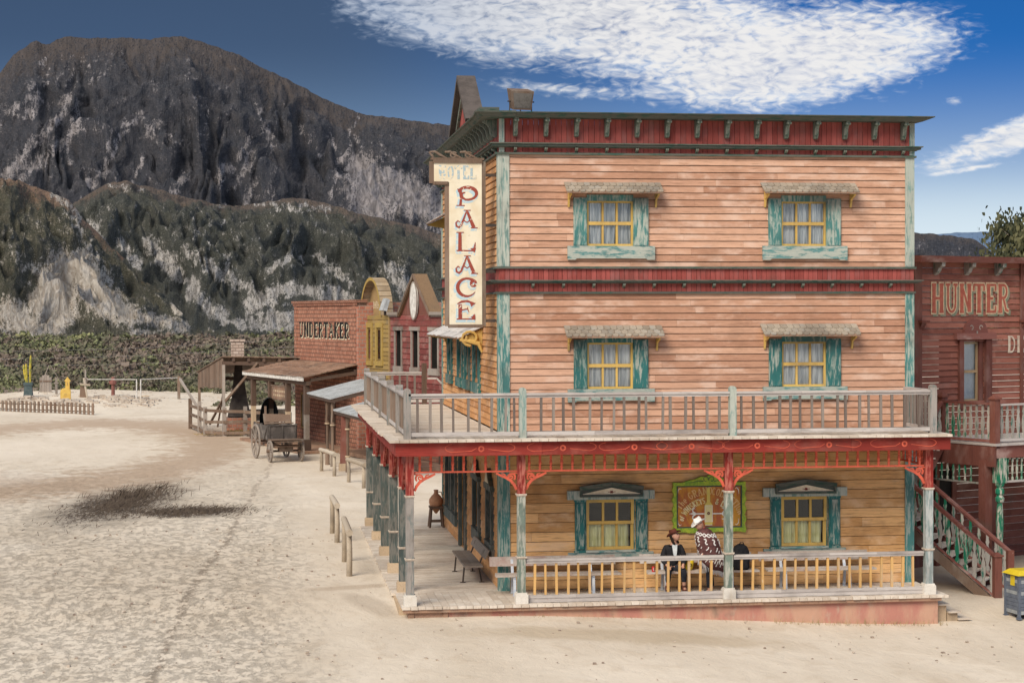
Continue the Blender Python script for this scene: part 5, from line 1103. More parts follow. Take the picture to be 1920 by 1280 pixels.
def seated():
    X, Y = 6.07, 1.28; t = thing('person', 'person in a brown hat and black jacket sitting on the middle porch bench looking up', 'person', (X, Y-.3, 0))
    o = Vector((X, Y-.3, 0)); Q = lambda x, y, z, r: (X+x-o.x, Y+y-o.y, z-o.z, r)
    hip = Q(0, .08, .52, (.15, .12)); wa = Q(0, .05, .70, (.13, .105)); chst = Q(.01, -.03, .92, (.155, .11)); nk = Q(.015, -.06, 1.08, (.07, .065)); hd = Q(.02, -.07, 1.17, .05)
    ch = [[hip, wa, chst, nk, hd]]
    for g in (-1, 1):
        knee = Q(g*.17, -.34, .50, .062); ank = Q(g*.19, -.33, .12, .042)
        ch.append([hip, Q(g*.09, .02, .51, .085), Q(g*.14, -.18, .52, .075), knee, Q(g*.18, -.33, .34, .055), ank, Q(g*.20, -.46, .045, .035)])
        sh = Q(g*.17, -.03, 1.0, .052); el = Q(g*.25, -.08, .72, .042); wr = Q(g*.175, -.27, .60, .026)
        ch.append([chst, sh, el, wr]); hand(ch, wr[:3], (-.2*g, -.75, -.32), (g, 0, 0))
    body = lim('body', ch, skin, t, 2)
    tr = [[Q(0, .08, .50, (.155, .12)), Q(0, .06, .60, (.14, .11))]]
    for g in (-1, 1): tr.append([Q(0, .08, .50, (.155, .12)), Q(g*.09, .02, .51, .095), Q(g*.14, -.18, .52, .086), Q(g*.17, -.34, .50, .074), Q(g*.18, -.335, .34, .066), Q(g*.185, -.33, .22, .058)])
    lim('trousers', tr, trous, t)
    jk = [[Q(0, .07, .50, (.17, .13)), Q(0, .05, .70, (.155, .125)), Q(.01, -.03, .92, (.18, .13)), Q(.012, -.035, 1.04, (.15, .115))]]
    for g in (-1, 1): jk.append([Q(.01, -.03, .92, (.18, .13)), Q(g*.18, -.03, .99, .07), Q(g*.26, -.08, .72, .062), Q(g*.185, -.24, .62, .046)])
    lim('jacket', jk, black, t)
    mb = MB(); v = [(X-.05, Y-.166, 1.06), (X+.07, Y-.166, 1.06), (X+.055, Y-.175, .86), (X+.02, Y-.180, .72), (X-.02, Y-.175, .86)]; mb.add([(*p,) for p in v]+[(p[0], p[1]+.05, p[2]) for p in v], [(0, 1, 2, 3, 4), (9, 8, 7, 6, 5)]+[(i, (i+1) % 5, (i+1) % 5+5, i+5) for i in range(5)]); mb.build('shirt', plain('white_shirt', (.72, .76, .76), (.55, .60, .62)), t)
    for g in (-1, 1):
        lim('boot', [[Q(g*.188, -.32, .20, .062), Q(g*.19, -.33, .07, .060), Q(g*.20, -.42, .05, .056), Q(g*.205, -.52, .042, .046)]], plain('brown_boot', (.13, .045, .03), (.08, .03, .02)), t)
    fr, h = head(t, (X+.03, Y-.10, 1.245), (.62, -.62, .38), (-.25, .1, 1))
    mb = MB(); n = 14; vs = [fr(.083*math.cos(a), -.02+.09*math.sin(a), z) for z, sc in ((.07, 1), (.0, 1), (-.10, 1), (-.16, 1)) for a in [PI+PI*i/n for i in range(n+1)]]
    vs2 = [fr(.092*math.cos(a), -.02+.112*math.sin(a), z) for z in (.07, .0, -.10, -.18) for a in [PI+PI*i/n for i in range(n+1)]]
    m_ = n+1; fs = []
    for b_ in (0, 4*m_):
        fs += [(b_+j*m_+i, b_+j*m_+i+1, b_+(j+1)*m_+i+1, b_+(j+1)*m_+i) for j in range(3) for i in range(n)]
    fs += [(3*m_+i, 3*m_+i+1, 7*m_+i+1, 7*m_+i) for i in range(n)]
    mb.add(vs+vs2, fs, raw=True); mb.build('hair', plain('dark_hair', (.035, .022, .016)), h, smooth=True)
    hat(t, fr, plain('brown_felt', (.16, .045, .028), (.10, .03, .02), 8), M['darkwood'])
seated()
def standing():
    X, Y = 6.78, .72; t = thing('person', 'person standing bent forward in a white cowboy hat and patterned maroon poncho', 'person', (X, Y, 0))
    Q = lambda x, y, z, r: (x, y, z, r)
    hip = Q(.02, .0, .92, (.13, .11)); wa = Q(0, 0, 1.08, (.12, .10)); chs = Q(-.06, .0, 1.30, (.15, .12)); nk = Q(-.13, 0, 1.43, .06); hd = Q(-.18, 0, 1.49, .05)
    ch = [[hip, wa, chs, nk, hd]]
    for g in (-1, 1):
        ch.append([hip, Q(.02, g*.08, .86, .088), Q(-.01+.03*g, g*.09, .50, .062), Q(.02+.05*g, g*.10, .10, .042), Q(-.12+.05*g, g*.10, .04, .034)])
        sh = Q(-.08, g*.16, 1.36, .055); el = Q(-.10, g*.22, 1.08, .042); wr = Q(-.20, g*.16, .90, .027)
        ch.append([chs, sh, el, wr]); hand(ch, wr[:3], (-.55, -.1*g, -.6), (0, g, 0))
    lim('body', ch, skin, t)
    tr = [[Q(.02, 0, .98, (.14, .12)), Q(.02, 0, .88, (.14, .12))]]
    for g in (-1, 1): tr.append([Q(.02, 0, .88, (.14, .12)), Q(.02, g*.08, .84, .10), Q(-.01+.03*g, g*.09, .50, .078), Q(.02+.05*g, g*.10, .14, .066)])
    lim('trousers', tr, trous, t)
    for g in (-1, 1):
        lim('shoe', [[Q(.05+.05*g, g*.10, .06, .056), Q(-.06+.05*g, g*.10, .055, .054), Q(-.17+.05*g, g*.10, .045, .044)]], black, t)
        mb = MB(); mb.box((X-.20+.05*g, Y+g*.10-.045, 0), (X+.10+.05*g, Y+g*.10+.045, .022)); mb.build('sole', M['white'], t)
    # poncho: draped sheet around the shoulders, hanging lower at the back (to the right)
    def pmat():
        def fn(tt):
            return tt.mix(tt.ramp(tt.noise(tt.co(), 14, 4), .4, .65), (.085, .035, .035), (.135, .06, .055))
        return mat('maroon_wool', fn, .95, .006)
    n = 40; rows = 12; th = []
    def prof(a, k):
        ca, sa = math.cos(a), math.sin(a); lean = -.13*(1-k)**1.2+.05*k
        low = .62-.16*max(0, ca)**2+.16*max(0, -ca)**1.5-.05*abs(sa) if True else 0
        z = 1.50-(1.50-low)*k; z = 1.485-(1.485-low)*(k**1.15)
        rx = .055+.19*min(1, k*2.8)**.6+.05*k; ry = .05+.24*min(1, k*3)**.55+.02*k; fold = 1+.05*math.sin(a*9+k*2)*k
        return (X+lean+rx*ca*fold, Y+ry*sa*fold, z)
    vs = []; fs = []
    for inner in (0, 1):
        for j in range(rows+1):
            for i in range(n):
                p = prof(2*PI*i/n, j/rows); c0 = (X-.1*(1-j/rows), Y); q = .965 if inner else 1; vs.append((c0[0]+(p[0]-c0[0])*q, c0[1]+(p[1]-c0[1])*q, p[2]-(.012 if inner and j < rows else 0)))
    K = (rows+1)*n
    for b_ in (0, K): fs += [(b_+(j-1)*n+i, b_+(j-1)*n+(i+1) % n, b_+j*n+(i+1) % n, b_+j*n+i) for j in range(1, rows+1) for i in range(n)]
    fs += [(rows*n+i, rows*n+(i+1) % n, K+rows*n+(i+1) % n, K+rows*n+i) for i in range(n)]+[(i, (i+1) % n, K+(i+1) % n, K+i) for i in range(n)]
    mb = MB(); mb.add(vs, fs, raw=True); pon = mb.build('poncho', pmat(), t, smooth=True)
    mb = MB(); cnt = 0
    def surf(a, k, e=.008): p = prof(a, k); c0 = (X-.1*(1-k), Y); d = Vector((p[0]-c0[0], p[1]-c0[1], 0)).normalized(); return Vector(p)+d*e
    def strip(pts, w_=.028):
        P_ = [surf(a, k, .010) for a, k in pts]
        for i in range(len(P_)-1):
            a, b = P_[i], P_[i+1]; d = (b-a).normalized(); c0 = Vector((X, Y, (a.z+b.z)/2)); nrm = ((a+b)/2-c0).normalized(); s_ = d.cross(nrm).normalized()*w_/2
            v = [a-s_, b-s_, b+s_, a+s_]; v = v+[q-nrm*.012 for q in v]
            mb.add(v, [(0, 1, 2, 3), (7, 6, 5, 4), (0, 1, 5, 4), (1, 2, 6, 5), (2, 3, 7, 6), (3, 0, 4, 7)], raw=True)
    for i in range(14):
        a = 2*PI*i/14; d = 2*PI/14; strip([(a, .22), (a+d/2, .265), (a+d, .22)], .02); strip([(a, .22), (a+d/2, .175), (a+d, .22)], .02)
    for i in range(9):
        a = 2*PI*i/9; strip([(a, .33), (a+.14, .31), (a+.20, .36), (a+.08, .40), (a+.14, .45), (a+.26, .43)], .024)
    for i in range(8): a = 2*PI*i/8+.3; strip([(a, .60), (a+.20, .54), (a+.24, .50)], .02); strip([(a+.3, .62), (a+.42, .56)], .016)
    for i in range(16):
        a = 2*PI*i/16; strip([(a, .86), (a+.26, .74)], .022); strip([(a+.06, .92), (a+.34, .80)], .018)
    mb.build('woven_pattern', plain('cream_wool', (.74, .72, .70), (.60, .58, .56)), pon)
    mb = MB()
    for i in range(64):
        a = 2*PI*i/64; p = surf(a, 1.0, 0); mb.tube([tuple(p), (p.x+.01*math.cos(a*7), p.y, p.z-.05), (p.x+.012*math.sin(i), p.y, p.z-R.uniform(.09, .13))], [.008, .007, .004], 4)
    mb.build('fringe', plain('fringe_wool', (.55, .52, .56), (.70, .68, .68)), pon)
    fr, h = head(t, (X-.23, Y-.01, 1.545), (-.90, -.25, -.50), (-.45, 0, .9))
    mb = MB(); mb.tube([(X-.13, Y-.02, 1.40), (X-.17, Y-.01, 1.46)], [.085, .07], 12); mb.build('scarf', plain('red_scarf', (.32, .05, .045), (.22, .035, .03), 9), t, smooth=True)
    hat(t, fr, plain('white_felt', (.80, .79, .76), (.70, .69, .66), 4), M['iron'], .175, crown=.12)
standing()
def small_items():
    t = thing('drink_can', 'small red and white drink can at the left end of the middle bench', 'can', (5.60, 1.15, .46))
    mb = MB(); mb.lathe((5.60, 1.15, .46), [(.028, 0), (.033, .008), (.033, .112), (.026, .122)], 14); mb.build('body', plain('red_can', (.55, .03, .03), (.50, .03, .03)), t, smooth=True)
    mb = MB(Fr((5.60, 1.15, .46), (1, 0), (0, -1))); mb.ribbon([(-.012, .03), (.01, .05), (-.008, .07), (.012, .10)], .012, .0345); mb.build('white_wave', M['white'], t)
    t = thing('snack_bag', 'yellow plastic snack bag lying on the bench beside the seated person', 'bag', (6.42, 1.25, .46))
    mb = MB(); n = 10; vs = []; fs = []
    for j in range(7):
        k = j/6
        for i in range(n): a = 2*PI*i/n; w_ = .09*(1-.35*abs(2*k-1)**3); d_ = .05*math.sin(PI*min(1, k+.02))+.004; vs.append((6.44+w_*math.cos(a)+.04*k, 1.28+d_*math.sin(a)-.05*k*0, .46+.30*k))
        if j: fs += [((j-1)*n+i, (j-1)*n+(i+1) % n, j*n+(i+1) % n, j*n+i) for i in range(n)]
    fs += [tuple(range(n)), tuple(range(6*n, 7*n))]
    mb.add(vs, fs); mb.build('pouch', plain('yellow_foil', (.78, .58, .04), (.62, .45, .03), 14, .4), t, smooth=True)
    mb = MB(Fr((6.47, 1.225, .6), (1, 0), (0, -1))); mb.ribbon(arc(-.01, -.01, .028, 0, 360, 10), .016, .009); mb.build('printed_ring', M['dark'], t)
    t = thing('cardboard_box', 'flat tan cardboard box on the middle bench next to the black backpack', 'box', (7.1, 1.28, .46))
    mb = MB(); mb.box((6.98, 1.12, .462), (7.42, 1.42, .53)); mb.build('base', plain('cardboard', (.52, .42, .24), (.44, .34, .19)), t)
    mb = MB(); mb.hexa([(6.98, 1.12, .532), (7.42, 1.12, .532), (7.42, 1.42, .532), (6.98, 1.42, .532), (6.99, 1.13, .545), (7.41, 1.13, .55), (7.41, 1.41, .555), (6.99, 1.41, .54)]); mb.build('lid', MATS['cardboard'], t)
    t = thing('backpack', 'black backpack leaning on the middle bench beside the porch post', 'backpack', (7.62, 1.25, .46))
    mb = MB(); n = 16; vs = []; fs = []
    for j, (k, w_) in enumerate(((0, .17), (.05, .20), (.25, .205), (.42, .19), (.52, .14), (.57, .06))):
        for i in range(n): a = 2*PI*i/n; c_, s_ = math.cos(a), math.sin(a); e = (abs(c_)**3+abs(s_)**3)**(-1/3); vs.append((7.62+w_*c_*e, 1.27+.11*s_*e*min(1, w_/.15), .46+k))
        if j: fs += [((j-1)*n+i, (j-1)*n+(i+1) % n, j*n+(i+1) % n, j*n+i) for i in range(n)]
    fs += [tuple(range(n)), tuple(range(5*n, 6*n))]
    mb.add(vs, fs); mb.build('main_pouch', black, t, smooth=True)
    mb = MB(); mb.box((7.50, 1.11, .50), (7.74, 1.16, .72)); mb.build('front_pocket', black, t)
    mb = MB(); mb.tube([(7.57, 1.22, 1.01), (7.60, 1.2, 1.07), (7.66, 1.2, 1.07), (7.69, 1.22, 1.0)], .012, 6); mb.build('handle', black, t)
small_items()
# ================================================================ street in front of the hotel
def lift(x, y, z):                            # same sight line, other height
    k = (CAM.z-z)/(CAM.z+.05); return CAM.x+(x-CAM.x)*k, CAM.y+(y-CAM.y)*k
def hitch(a, b, h, label):
    t = thing('hitching_rail', label, 'hitching rail', ((a[0]+b[0])/2, (a[1]+b[1])/2, gz(*a)), 'round log hitching rails along the street')
    d = (Vector((*b, 0))-Vector((*a, 0))).normalized()
    for p, g in ((a, 1), (b, -1)):
        q = (p[0]+d.x*.18*g, p[1]+d.y*.18*g); z = gz(*q); mb = MB(); mb.tube([(q[0], q[1], z-.2), (q[0]+.01, q[1], z+h*.5), (q[0], q[1], z+h-.04)], [.075, .07, .065], 10); mb.build('post', M['log'], t, smooth=True)
    mb = MB(); mb.tube([(a[0], a[1], gz(*a)+h), ((a[0]+b[0])/2, (a[1]+b[1])/2, gz(*a)+h+.015), (b[0], b[1], gz(*b)+h)], [.085, .078, .08], 12); mb.build('top_log', M['log'], t, smooth=False)
hitch((-.95, 5.1), (-.95, 8.1), 1.05, 'log hitching rail nearest the viewer beside the hotel side porch')
hitch((-.98, 11.7), (-1.04, 14.2), 1.02, 'log hitching rail second from the viewer, left of the far hotel posts')
hitch((-.24, 32.6), (-.72, 35.4), .86, 'log hitching rail just right of the wagon, below the tin awnings')
hitch((.62, 27.4), (.12, 30.1), .86, 'pale log hitching rail between the wagon and the hotel porch posts')
def wagon():
    a = math.atan2(-1.0, .27); ox, oy = -2.35, 41.7; z0 = gz(ox, oy)
    d = (math.sin(rad(14)), -math.cos(rad(14))); fr = Fr((ox, oy, z0), d, (-d[1]*-1, d[0]*-1) if False else (d[1], -d[0]))   # s forward, o to the left of travel (world -x)
    t = thing('wagon', 'old dark timber farm wagon with four spoked wheels parked on the sandy street', 'wagon', (ox, oy, z0))
    wm = wood('wagon_wood', (.075, .065, .06), (.15, .13, .115), (.24, .21, .19), axis='n', dark=.5)
    def wheel(s, o, r):
        mb = MB(fr); mb.tube([(s, o-.14, r), (s, o+.14, r)], [.085, .07], 10); w_ = mb.build('wheel', M['bwood'], t)
        mb = MB(fr); n = 28
        ring = [[(s+q*math.cos(2*PI*i/n), o+e, r+q*math.sin(2*PI*i/n)) for q, e in ((r, -.035), (r, .035), (r-.075, .03), (r-.075, -.03))] for i in range(n)]
        vs = sum(ring, []); mb.add(vs, [(4*i+j, 4*i+(j+1) % 4, 4*((i+1) % n)+(j+1) % 4, 4*((i+1) % n)+j) for i in range(n) for j in range(4)]); mb.build('rim', wood('wheel_wood', (.22, .18, .15), (.34, .29, .25), None, axis='n', dark=.5), w_)
        for i in range(12): mb = MB(fr); an = 2*PI*i/12+.1; mb.tube([(s+.07*math.cos(an), o, r+.07*math.sin(an)), (s+(r-.06)*math.cos(an), o, r+(r-.06)*math.sin(an))], [.028, .02], 6); mb.build('spoke', MATS['wheel_wood'], w_)
    W2 = .68
    for o in (-W2, W2): wheel(-1.25, o, .74); wheel(1.25, o, .46)
    mb = MB(fr)
    for s, r in ((-1.25, .74), (1.25, .46)): mb.tube([(s, -W2, r), (s, W2, r)], .045, 8)
    mb.build('axle', M['iron'], t); 
    mb = MB(fr); mb.box((-1.3, -.05, .55), (1.4, .05, .65)); mb.box((1.0, -.55, .62), (1.5, .55, .70)); mb.box((1.1, -.3, .44), (1.4, .3, .62)); mb.build('undercarriage', M['bwood'], t)
    mb = MB(fr); 
    for i in range(6): mb.box((-1.75, -.60+.2*i, .86), (1.85, -.41+.2*i, .90))
    mb.build('bed', M['bwood'], t)
    for o in (-.62, .60):
        mb = MB(fr)
        for i in range(3): mb.hexa([(-1.8, o, .92+.20*i), (.75, o, .92+.2*i), (.75, o+.03, .92+.2*i), (-1.8, o+.03, .92+.2*i), (-1.8, o, 1.11+.2*i), (.75, o, 1.11+.2*i), (.75, o+.03, 1.11+.2*i), (-1.8, o+.03, 1.11+.2*i)])
        for s in (-1.7, -.5, .7): mb.box((s-.03, o-.03, .86), (s+.03, o+.06, 1.56))
        mb.bar((.68, o+.05, 1.5), (.1, o+.05, .9), .04, .06); mb.bar((-.5, o+.05, 1.5), (.1, o+.05, .9), .04, .06); mb.build('side_board', wm, t)
    mb = MB(fr); mb.box((.72, -.58, .92), (.78, .59, 1.5)); mb.box((.70, -.62, 1.5), (.82, .63, 1.54)); 
    for o in (-.58, -.02, .54): mb.box((.785, o, .94), (.81, o+.05, 1.5))
    mb.build('front_board', wm, t)
    mb = MB(fr); mb.hexa([(.82, -.66, .91), (1.75, -.66, .93), (1.75, .66, .93), (.82, .66, .91), (.82, -.66, .95), (1.75, -.66, .97), (1.75, .66, .97), (.82, .66, .95)]); mb.build('footboard', M['bwood'], t)
    mb = MB(fr); mb.box((-.1, -.60, 1.56), (.35, .60, 1.60)); mb.hexa([(-.12, -.60, 1.62), (-.08, -.60, 1.62), (-.08, .60, 1.62), (-.12, .60, 1.62), (-.26, -.60, 1.92), (-.22, -.60, 1.92), (-.22, .60, 1.98), (-.26, .60, 1.98)])
    mb.build('seat', M['bwood'], t)
    mb = MB(fr); mb.box((-.3, .45, 1.4), (-.22, .53, 2.3)); mb.build('stake', M['bwood'], t)
wagon()
def buggy():
    x, y = -2.7, 50.2; t = thing('buggy_hood', 'black rounded leather cart hood standing behind the undertaker porch posts', 'cart hood', (x, y, -.05))
    mb = MB(); n = 14; A = [(x+.46*math.cos(PI*i/n), .95+1.3*math.sin(PI*i/n)**.8) for i in range(n+1)]; vs = [(a, y-.5, b) for a, b in A]+[(a, y+.5, b) for a, b in A]
    mb.add(vs, [(i, i+1, n+2+i, n+1+i) for i in range(n)]+[tuple(range(n+1, 2*n+2))]); mb.open = True; mb.build('hood', plain('black_leather', (.018, .02, .02), (.03, .034, .034), 5, .7), t)
    mb = MB(); mb.box((x-.45, y-.5, .45), (x+.45, y+.5, .95)); mb.build('seat_box', M['dark'], t)
    for g in (-1, 1):
        mb = MB(); n = 20; X_ = x+g*.5; vs = []
        for i in range(n): an = 2*PI*i/n; vs += [(X_+e, y+q*math.cos(an), .45+q*math.sin(an)) for q, e in ((.5, -.02), (.5, .02), (.44, .02), (.44, -.02))]
        mb.add(vs, [(4*i+j, 4*i+(j+1) % 4, 4*((i+1) % n)+(j+1) % 4, 4*((i+1) % n)+j) for i in range(n) for j in range(4)])
        for i in range(8): an = PI*i/8; mb.bar((X_, y+.45*math.cos(an), .45+.45*math.sin(an)), (X_, y-.45*math.cos(an), .45-.45*math.sin(an)), .03, .03)
        mb.build('wheel', M['darkwood'], t)
buggy()
DN = Vector((-.27, .963)).normalized(); NN = (-DN.y, DN.x)   # street direction (away) and outward normal
NN = (-.963, -.27)
def undertaker():
    P = (1.23, 45.5); fr = Fr((P[0], P[1], -.05), DN, NN); t = thing('undertaker_building', 'orange brick building with UNDERTAKER painted on its tall front and a shingled porch', 'building', (P[0], P[1], -.05))
    a = DN; M['brick_u'] = bricks('orange_brick_front', (.33, .135, .085), (.45, .22, .15), (.10, .065, .05), (a[0], a[1]), w_=.30, h_=.095)
    mb = MB(fr); mb.box((-.0, -.35, 0), (9.7, 0, 6.75))
    mb.build('front_wall', M['brick_u'], t)
    mb = MB(fr); mb.box((-.28, -8, 0), (-.004, .0, 6.8)); mb.build('near_wall', M['brick2'], t); mb = MB(fr); mb.box((9.4, -8, 0), (9.7, -.354, 6.3)); mb.build('side_wall', M['brick2'], t)
    mb = MB(fr); mb.box((-.29, -.4, 6.66), (9.85, .06, 6.78)); mb.box((-.33, -.42, 6.785), (9.92, .12, 6.90)); mb.build('parapet', M['brick_u'], t)
    for s in (0.0, 9.25): mb = MB(fr); mb.box((s+.02, .0, 4.0), (s+.45, .04, 6.65)); mb.build('pilaster', M['brick_u'], t)
    mb = MB(fr); mb.box((0, -8, 5.6), (9.4, -.36, 5.7)); mb.build('roof', M['roofing'], t)
    # lettering: s runs away from the viewer, the text reads from far (left) to near (right)
    m1 = MB(fr); m2 = MB(fr); W = twidth('UNDERTAKER', .66, 1.0); k = 8.05/W
    f = lambda x, y: (8.9-x*k, 5.17+y)
    text(m1, 'UNDERTAKER', lambda x, y: (8.85-x*k, 5.12+y), .66, .26, 1.0, o=.012, thin=.09, grow=.02); text(m2, 'UNDERTAKER', f, .66, .26, 1.0, o=.02, thin=.10)
    for x_ in [8.9-i*.81 for i in range(10)]: m2.ribbon([(x_-.15, 5.2), (x_-.3, 5.15)], .08, .03); m2.ribbon([(x_-.08, 5.85), (x_-.25, 5.8)], .07, .031)
    m1.build('letter_shadow', M['cream'], t); m2.build('lettering', M['dark'], t)
    mb = MB(fr); text(mb, 'IX', lambda x, y: (1.9-x*2, 4.25+y), .42, .07, 1.0, o=.02) if False else None
    mb = MB(fr); mb.box((7.45, .0, .72), (8.4, .03, 2.3)); w_ = mb.build('window', plain('window_board', (.20, .17, .13), (.26, .22, .17), 3), t)
    mb = MB(fr)
    for b in (((7.35, 0, .62), (7.45, .08, 2.4)), ((8.4, 0, .62), (8.5, .08, 2.4)), ((7.451, 0, 2.3), (8.399, .08, 2.4)), ((7.451, 0, .62), (8.399, .08, .72))): mb.box(*b)
    mb.build('frame', M['ydark'], w_)
    mb = MB(fr); mb.box((3.2, .0, .1), (4.3, .06, 2.3)); d = mb.build('door', M['bwood'], t)
    mb = MB(fr); mb.bar((4.25, .09, .15), (3.25, .09, 2.2), .03, .12); mb.box((3.1, 0, .1), (3.19, .1, 2.4)); mb.box((4.31, 0, .1), (4.4, .1, 2.4)); mb.build('brace', M['darkwood'], d)
    # porch
    mb = MB(fr); zf, zb = 3.42, 3.98; O0, O1 = .0, 2.55
    n = 9
    for i in range(n):
        a0, a1 = O0+(O1-O0)*i/n, O0+(O1-O0)*(i+1)/n+.05; h = lambda o: zb+(zf-zb)*(o-O0)/(O1-O0)
        s = -.2
        while s < 10.1:
            e = min(s+R.uniform(.5, 1.3), 10.15); j = R.uniform(0, .02); mb.hexa([(s, a0, h(a0)-.03), (e-.01, a0, h(a0)-.03), (e-.01, a1, h(a1)-.02), (s, a1, h(a1)-.02), (s, a0, h(a0)), (e-.01, a0, h(a0)), (e-.01, a1, h(a1)+.035+j), (s, a1, h(a1)+.035+j)]); s = e
    mb.build('porch_roof', M['bwood_h'], t)
    mb = MB(fr); mb.box((-.2, 2.56, zf-.17), (10.15, 2.60, zf+.03)); mb.build('eave_board', M['white'], t)
    mb = MB(fr); mb.box((-.1, 2.2, zf-.36), (10.0, 2.4, zf-.18)); mb.box((-.1, .02, 3.5), (10, .15, 3.75))
    for s in (-.1, 3.2, 6.5, 9.9): mb.hexa([(s, .15, 3.5), (s+.12, .15, 3.5), (s+.12, 2.2, zf-.2), (s, 2.2, zf-.2), (s, .15, 3.65), (s+.12, .15, 3.65), (s+.12, 2.2, zf-.05), (s, 2.2, zf-.05)])
    mb.build('porch_beam', M['darkwood'], t)
    for s in (.05, 3.0, 5.9, 9.0):
        mb = MB(fr); mb.box((s, 2.2, 1.75), (s+.26, 2.42, 3.05)); p = mb.build('porch_post', M['ox'] if False else M['darkwood'], t)
        mb = MB(fr)
        for q in (0, .18): mb.box((s+.01+q*.9, 2.21, .25), (s+.09+q*.9, 2.41, 1.75))
        mb.build('pale_shaft', M['tan_block'] if s > .1 else M['greywood'], p)
        mb = MB(fr); mb.box((s-.05, 2.15, .1), (s+.31, 2.47, .62)); mb.build('base', M['darkwood'], p)
    for s in (3.0, 5.9): mb = MB(fr); mb.bar((s+.25, 2.3, 2.6), (s+.9, 2.3, 3.1), .07, .08); mb.build('knee_brace', M['darkwood'], t)
    mb = MB(fr); mb.box((-.3, .02, 0.0), (10.1, 2.75, .12)); mb.build('porch_floor', M['bwood_h'], t)
    b = thing('hanging_board', 'small grey notice board hanging between the undertaker porch posts', 'sign', tuple(fr((4.4, 2.3, 2.2))))
    mb = MB(fr); mb.box((3.2, 2.27, 2.25), (5.8, 2.33, 2.85)); mb.build('board', M['bwood_h'], b)
    mb = MB(fr); mb.box((3.15, 2.24, 2.18), (5.85, 2.36, 2.25)); mb.box((3.15, 2.24, 2.85), (5.85, 2.36, 2.90)); mb.build('frame', M['bwood'], b)
    mb = MB(fr)
    for i in range(2):
        for j in range(7): mb.box((3.5+.3*j, 2.331, 2.38+.2*i), (3.68+.3*j, 2.336, 2.48+.2*i))
    mb.build('faded_marks', M['tan_block'], b)
undertaker()
def street_fronts():
    P = (1.75, 45.3)
    # yellow building -------------------------------------------------
    fr = Fr((P[0], P[1], -.05), DN, NN); t = thing('yellow_building', 'narrow yellow clapboard building with an arched hood gable between brick and red fronts', 'building', (P[0], P[1], -.05))
    H = [(-.55, .0, 4.25, 5.55), (-1.95, -1.3, 4.25, 5.55)]
    mb = MB(fr); siding(mb, -3.02, .66, 2.4, 6.2, .2, H, lap=.03); siding(mb, -3.02, .66, 0, 2.4, .3, (), lap=.03); mb.build('front_wall', M['ysiding'], t)
    mb = MB(fr); cx, hw, zt = -.62, 1.30, 1.62; poly = [(cx+hw*math.cos(rad(a)), 6.15+zt*math.sin(rad(a))) for a in range(0, 181, 12)]; mb.prism(poly, -.33, -.28); mb.build('arch_panel', M['ydark'], t)
    mb = MB(fr); n = 18
    for i in range(n):
        a0, a1 = PI*i/n, PI*(i+1)/n
        q = [(cx+(hw+e)*math.cos(a), 6.2+(zt+e)*math.sin(a)) for a in (a0+.01, a1-.01) for e in (0, .08)]
        mb.hexa([(q[0][0], -.5, q[0][1]), (q[1][0], -.5, q[1][1]), (q[1][0], .10, q[1][1]), (q[0][0], .10, q[0][1]), (q[2][0], -.5, q[2][1]), (q[3][0], -.5, q[3][1]), (q[3][0], .10, q[3][1]), (q[2][0], .10, q[2][1])])
    mb.build('arch_hood', wood('hood_boards', (.28, .20, .12), (.44, .33, .21), (.36, .31, .25), axis='n'), t)
    mb = MB(fr); mb.ribbon([(cx+(hw+.02)*math.cos(a), 6.2+(zt+.02)*math.sin(a)) for a in [PI*i/20 for i in range(21)]], .14, .104); mb.build('arch_trim', M['ychurch'], t)
    mb = MB(fr); W = twidth('SADDLES', .3, .8) if False else 1.7
    for i in range(9): mb.ribbon([(cx+.62-.15*i, 6.5+.02*(i % 2)), (cx+.62-.15*i, 6.5+.34-.03*(i % 3))], .05, -.27); mb.ribbon([(cx+.60-.15*i, 6.5+(.03, .17, .31)[i % 3]), (cx+.53-.15*i, 6.5+(.03, .17, .31)[i % 3])], .045, -.2695)
    mb.build('faded_lettering', M['cream'], t)
    for h in H:
        mb = MB(fr); mb.box((h[0]+.05, -.12, h[2]+.05), (h[1]-.05, -.09, h[3]-.05)); w_ = mb.build('window', plain('amber_glass', (.16, .10, .03), (.07, .06, .05), 2, .3), t)
        mb = MB(fr)
        for b in (((h[0]-.16, 0, h[2]-.1), (h[0]+.04, .07, h[3]+.1)), ((h[1]-.04, 0, h[2]-.1), (h[1]+.16, .07, h[3]+.1)), ((h[0]-.16, 0, h[3]+.101), (h[1]+.16, .08, h[3]+.32)), ((h[0]-.18, 0, h[2]-.3), (h[1]+.18, .1, h[2]-.101))): mb.box(*b)
        mb.build('casing', M['ychurch'], w_)
    for s in (-3.02, .58): mb = MB(fr); mb.box((s, .0, 0), (s+.1, .06, 6.2)); mb.build('corner_board', M['ydark'], t)
    mb = MB(fr); mb.box((-3.0, -6, 5.6), (.6, -.1, 5.7)); mb.build('roof', M['roofing'], t)
    # lamp on the roof edge between the two fronts
    q = thing('spotlight', 'small grey spotlight on the eave between the yellow and red buildings', 'spotlight', tuple(fr((-2.75, .2, 6.25))))
    mb = MB(fr); mb.hexa([(-3.0, .35, 6.42), (-2.5, .35, 6.42), (-2.5, .15, 6.38), (-3.0, .15, 6.38), (-3.0, .15, 6.95), (-2.5, .15, 6.95), (-2.5, .0, 6.88), (-3.0, .0, 6.88)]); mb.build('housing', M['tin'], q)
    mb = MB(fr); mb.box((-2.78, .1, 6.2), (-2.72, .2, 6.4)); mb.build('mount', M['iron'], q)
    # red building ----------------------------------------------------
    t = thing('red_building', 'crimson clapboard building with steep gable and oval plaque between the yellow front and hotel', 'building', (P[0], P[1]-3, -.05)); t['_o'] = tuple(t.location)
